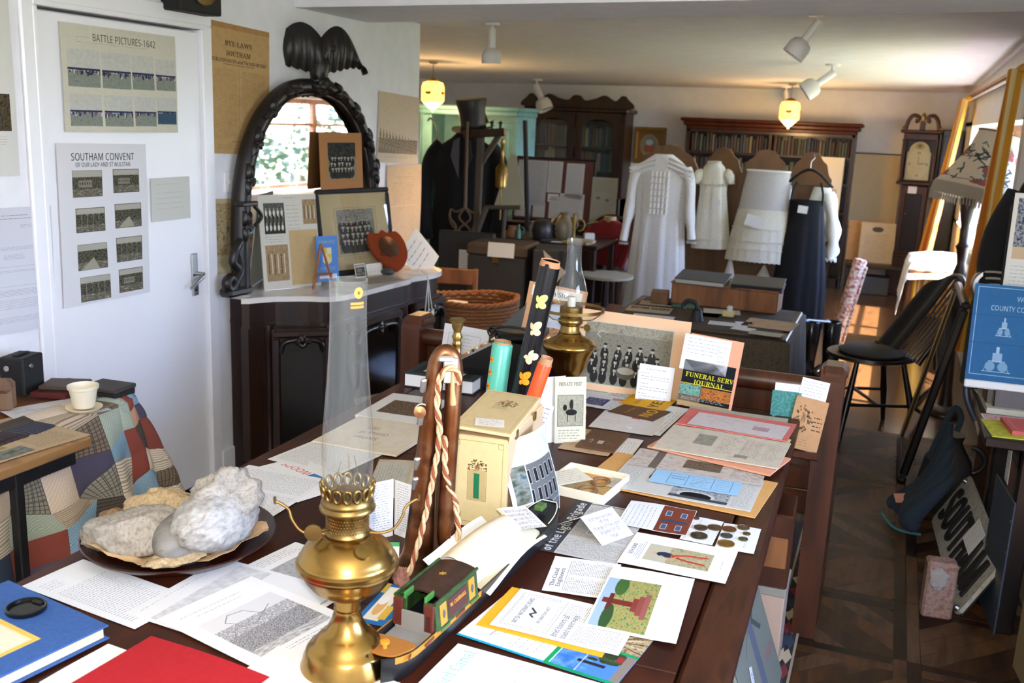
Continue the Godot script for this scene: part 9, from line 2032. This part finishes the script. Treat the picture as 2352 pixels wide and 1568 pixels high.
	t = thing("blueprint", "blue framed print of traction engines lettered county council", "print", TF(V(0.475, 0.80, -3.72), 2, -13)); card(t, "sheet", "blueprint", 0.34, 0.34, TF(V(0, 0.02, 0)), 0.006); part(t, "lower_edge", sh().bevel(V(0, 0.006, 0.004), V(0.34, 0.028, 0.016), 0.004), plain("c9c9c2", 0.5)); part(t, "prop", sh().bevel(V(0.04, 0.02, -0.08), V(0.26, 0.16, 0.1), 0.004), M.dark_wood)
	part(t, "support", sh().bevel(V(0.05, -0.04, -0.02), V(0.24, 0.09, 0.06), 0.004), M.dark_wood)
	t = thing("photo_display", "plastic sleeve with photograph and handwritten note above the blueprint", "display", TF(V(0.47, 1.12, -3.86), 2, -6)); card(t, "photograph", "sleevephoto", 0.15, 0.25, TF(V(0, 0.1, 0)), 0.004); card(t, "note", "sleevenote", 0.15, 0.13, TF(V(0, -0.02, 0.003)), 0.002); part(t, "board", sh().bevel(V(0.02, 0.06, -0.02), V(0.2, 0.5, 0.016), 0.003), M.black_matt)
	part(t, "easel", sh().bevel(V(0.04, -0.24, -0.05), V(0.16, 0.36, 0.05), 0.004), M.dark_wood)
	t = thing("uniform_coat", "black uniform coat with striped cuff hanging at the right edge", "coat", TF(V(0.64, 0.0, -4.12), -10)); part(t, "body", garment([[0.75, 0.26, 0.12], [1.1, 0.24, 0.12], [1.35, 0.24, 0.12], [1.5, 0.2, 0.1], [1.6, 0.08, 0.06]], 6, 0.01), M.velvet)
	part(t, "sleeve", sh().tube(smooth([V(-0.2, 1.45, 0.02), V(-0.25, 1.3, 0.06), V(-0.25, 1.15, 0.1), V(-0.2, 1.08, 0.14)], 4), 0.055, 12), M.velvet)
	for k in 3: part(t, "cuff_stripe", sh().tube(arc(V(-0.232 + 0.008 * k, 1.15 - 0.022 * k, 0.105 + 0.01 * k), 0.057, 0, 350, 18, V(1, 0, 0), V(0, 0.35, 0.94)), 0.005, 6, true), plain("8f8a7c", 0.7))
	part(t, "stand", sh().tube([V(0, 0.722, -0.02), V(0, 1.6, 0)], 0.02, 8).lathe([[0, 0.722], [0.16, 0.722], [0.14, 0.745], [0.03, 0.76]], 16), M.dark_wood)
	t = thing("brass_gauge", "round steel rimmed gauge beside the blueprint", "gauge", TF(V(0.37, 1.045, -4.05), 10)); part(t, "case", sh().lathe([[0, -0.03], [0.06, -0.03], [0.066, 0.0], [0.062, 0.02], [0.05, 0.022], [0.046, 0.008], [0, 0.006]], 32, TF(V(0, 0.066, 0), 0, 90)), M.steel); part(t, "dial", sh().lathe([[0, 0.0], [0.024, 0.0], [0.022, 0.012], [0, 0.014]], 20, TF(V(0, 0.066, 0.008), 0, 90)), plain("6a5a4c", 0.4)); part(t, "stand", sh().bevel(V(0.02, -0.16, 0), V(0.13, 0.33, 0.1), 0.008), M.black_matt); card(t, "tag", "whitecard", 0.06, 0.05, TF(V(0.01, 0.135, 0)), 0.001)
	t = thing("horseshoe", "blue grey bent metal tube at the table corner", "tube", TF(V(0.36, 0.74, -3.98), 20)); part(t, "bent_tube", sh().tube(smooth([V(0.12, 0.03, 0), V(0.02, 0.06, 0.0), V(-0.03, 0.03, 0.02), V(-0.035, -0.04, 0.04), V(0.0, -0.12, 0.06)], 6), 0.014, 10), mat("blue_metal", Color("39424f"), 0.4, 0.4)); part(t, "collar", sh().lathe([[0.018, 0.0], [0.018, 0.02]], 12, TF(V(0.06, 0.05, 0.0), 0, 0, 70)), M.blue_metal)
	var rp := [["grey green book lying on the black table", "greyenv", 0.52, -3.82, 0.28, 0.3, 0.02, 2], ["white typed slip at the corner of the black table", "notewhite", 0.42, -3.98, 0.1, 0.12, 0.002, 8], ["red and white picture cards on the black table", "redcards", 0.49, -3.58, 0.24, 0.14, 0.003, 4], ["yellow magazine under the pink book", "yellowmag", 0.5, -3.48, 0.26, 0.2, 0.004, 6], ["pink book with ruled border on the yellow magazine", "pinkbook", 0.53, -3.5, 0.2, 0.16, 0.014, 8]]
	for k in rp.size(): solo("printed_item", rp[k][0], "printed matter", sheet(rp[k][1], rp[k][4], rp[k][5], rp[k][6]), pm(rp[k][1]), TF(V(rp[k][2], 0.7185 + (0.0 if k < 4 else 0.0045), rp[k][3]), rp[k][7]))
	t = thing("dark_jug", "dark rounded jug on the floor behind the leaning frame", "jug", TF(V(0.36, 0, -4.62))); part(t, "body", sh().lathe([[0, 0], [0.09, 0], [0.12, 0.1], [0.1, 0.24], [0.05, 0.32], [0.06, 0.36], [0, 0.36]], 24), plain("1d1c1b", 0.35)); part(t, "handle", sh().tube(arc(V(0.09, 0.25, 0), 0.06, -80, 90, 10), 0.012, 8), plain("1d1c1b", 0.35))
	t = thing("brown_case", "tall brown box standing behind the leaning frame", "case", TF(V(0.58, 0, -4.75), 6)); part(t, "body", sh().bevel(V(0.02, 0.38, 0), V(0.18, 0.76, 0.3), 0.01), mat("case_brown", Color("4a3020"), 0.6)); part(t, "lid", sh().bevel(V(0.02, 0.78, 0), V(0.19, 0.05, 0.31), 0.01), M.case_brown)
	# blue grey cloth bag
	t = thing("cloth_bag", "dark blue grey folded cloth bag slumped against the table leg", "bag", TF(V(0.25, 0, -4.4)))
	for k in 5: part(t, "fold", sh().tube(smooth([V(0.08 + 0.008 * k, 0.47 - 0.05 * k, 0.0 + 0.03 * k), V(0.06 - 0.006 * k, 0.3 - 0.03 * k, 0.02 + 0.035 * k), V(-0.01 - 0.006 * k, 0.15 - 0.016 * k, 0.03 + 0.04 * k), V(-0.12 + 0.03 * k, 0.07 - 0.004 * k, 0.02 + 0.04 * k)], 6), [0.02, 0.024, 0.028, 0.032, 0.036, 0.038, 0.04, 0.042, 0.046, 0.048, 0.05, 0.052, 0.054, 0.054, 0.052, 0.048, 0.044, 0.036, 0.02], 10, false, 0.8), M.navy_cloth)
	part(t, "handle", sh().tube(smooth([V(0.11, 0.44, 0.02), V(0.12, 0.5, 0.0), V(0.09, 0.53, -0.01), V(0.05, 0.42, 0.0), V(0.02, 0.3, 0.0)], 6), 0.013, 8), M.navy_cloth)
	part(t, "patch", sh().bevel(V(-0.06, 0.135, 0.09), V(0.08, 0.004, 0.05), 0.001, Basis.from_euler(V(0.5, 0.3, 0.1))), plain("b07a62", 0.9)); part(t, "piping", sh().tube(smooth([V(-0.14, 0.03, 0.04), V(-0.08, 0.01, 0.14), V(0.02, 0.01, 0.16)], 5), 0.006, 6), plain("2f6a6c", 0.8))
	# cast sign lettered SOUTHAM, leaning; raised letters on a pale plate
	var sg := thing("cast_sign", "cast metal village sign lettered SOUTHAM leaning on the floor", "sign", Transform3D(Basis(Vector3.UP, deg_to_rad(-86.5)) * Basis.from_euler(V(deg_to_rad(-28), 0, 0)), V(0.345, 0.004, -4.0)))
	var pl := poly([[-0.46, 0.02], [-0.44, 0.0], [0.44, 0.0], [0.46, 0.02], [0.46, 0.23], [0.44, 0.26], [0.3, 0.26], [0.28, 0.24], [0.26, 0.26], [-0.44, 0.26], [-0.46, 0.23]])
	part(sg, "plate", sh().prism(pl, 0.014, TF(V(0, 0, 0))), M.stone_letter); part(sg, "rim", sh().prism(pl, 0.004, TF(V(0.006, -0.004, -0.014))), M.black_matt)
	var tm := TextMesh.new()
	tm.text = "SOUTHAM"; tm.font = font("b"); tm.font_size = 64; tm.pixel_size = 0.0029; tm.depth = 0.01; tm.curve_step = 2.0
	part(sg, "lettering", tm, M.black_matt, TF(V(0, 0.125, 0.004)) * Transform3D(Basis.from_scale(V(0.92, 1.2, 1)), Vector3.ZERO))
	for p in [V(-0.42, 0.235, 0.002), V(0.28, 0.235, 0.002), V(0.44, 0.02, 0.002)]: part(sg, "bolt", sh().lathe([[0, 0], [0.012, 0], [0.01, 0.012], [0, 0.014]], 10, TF(p, 0, 90)), M.steel)
	card(sg, "caption", "notewhite", 0.17, 0.1, TF(V(0.12, 0.14, 0.011)), 0.001)
	t = thing("stone_brick", "worn red brick standing on end against the sign", "brick", TF(V(0.305, 0, -3.52), 6)); part(t, "brick", sh().bevel(V(0, 0.105, 0), V(0.1, 0.21, 0.068), 0.008), M.brick); part(t, "mortar", rock_shape(66, V(0.03, 0.04, 0.008), 0.4, 4, TF(V(-0.01, 0.15, 0.034))), plain("8a8278", 0.95))
	t = thing("edge_plate", "thin enamel plate standing on edge by the table leg", "plate", TF(V(0.475, 0, -3.6), -84)); part(t, "plate", sh().bevel(V(0, 0.24, 0), V(0.3, 0.48, 0.006), 0.002), plain("3a4450", 0.4)); for k in 4: part(t, "rivet", sh().lathe([[0, 0], [0.006, 0], [0, 0.004]], 8, TF(V(0.14, 0.08 + 0.11 * k, 0.003), 0, 90)), M.steel)
	t = thing("cardboard_box", "open tan cardboard box in the lower right corner", "box", TF(V(0.70, 0, -3.08), 8))
	for q in [[V(-0.14, 0.12, 0), V(0.008, 0.24, 0.4)], [V(0.14, 0.12, 0), V(0.008, 0.24, 0.4)], [V(0, 0.12, 0.2), V(0.28, 0.24, 0.008)], [V(0, 0.12, -0.2), V(0.28, 0.24, 0.008)]]: part(t, "side", sh().bevel(q[0], q[1], 0.002), plain("7d6a44", 0.9))
	part(t, "bottom", sh().box(V(0, 0.006, 0), V(0.28, 0.008, 0.4)), plain("7d6a44", 0.9)); solo("newspaper_wad", "crumpled grey paper in the cardboard box", "paper", rock_shape(88, V(0.1, 0.1, 0.16), 0.5, 8), plain("a8a494", 0.9), TF(V(0.70, 0.12, -3.08)))
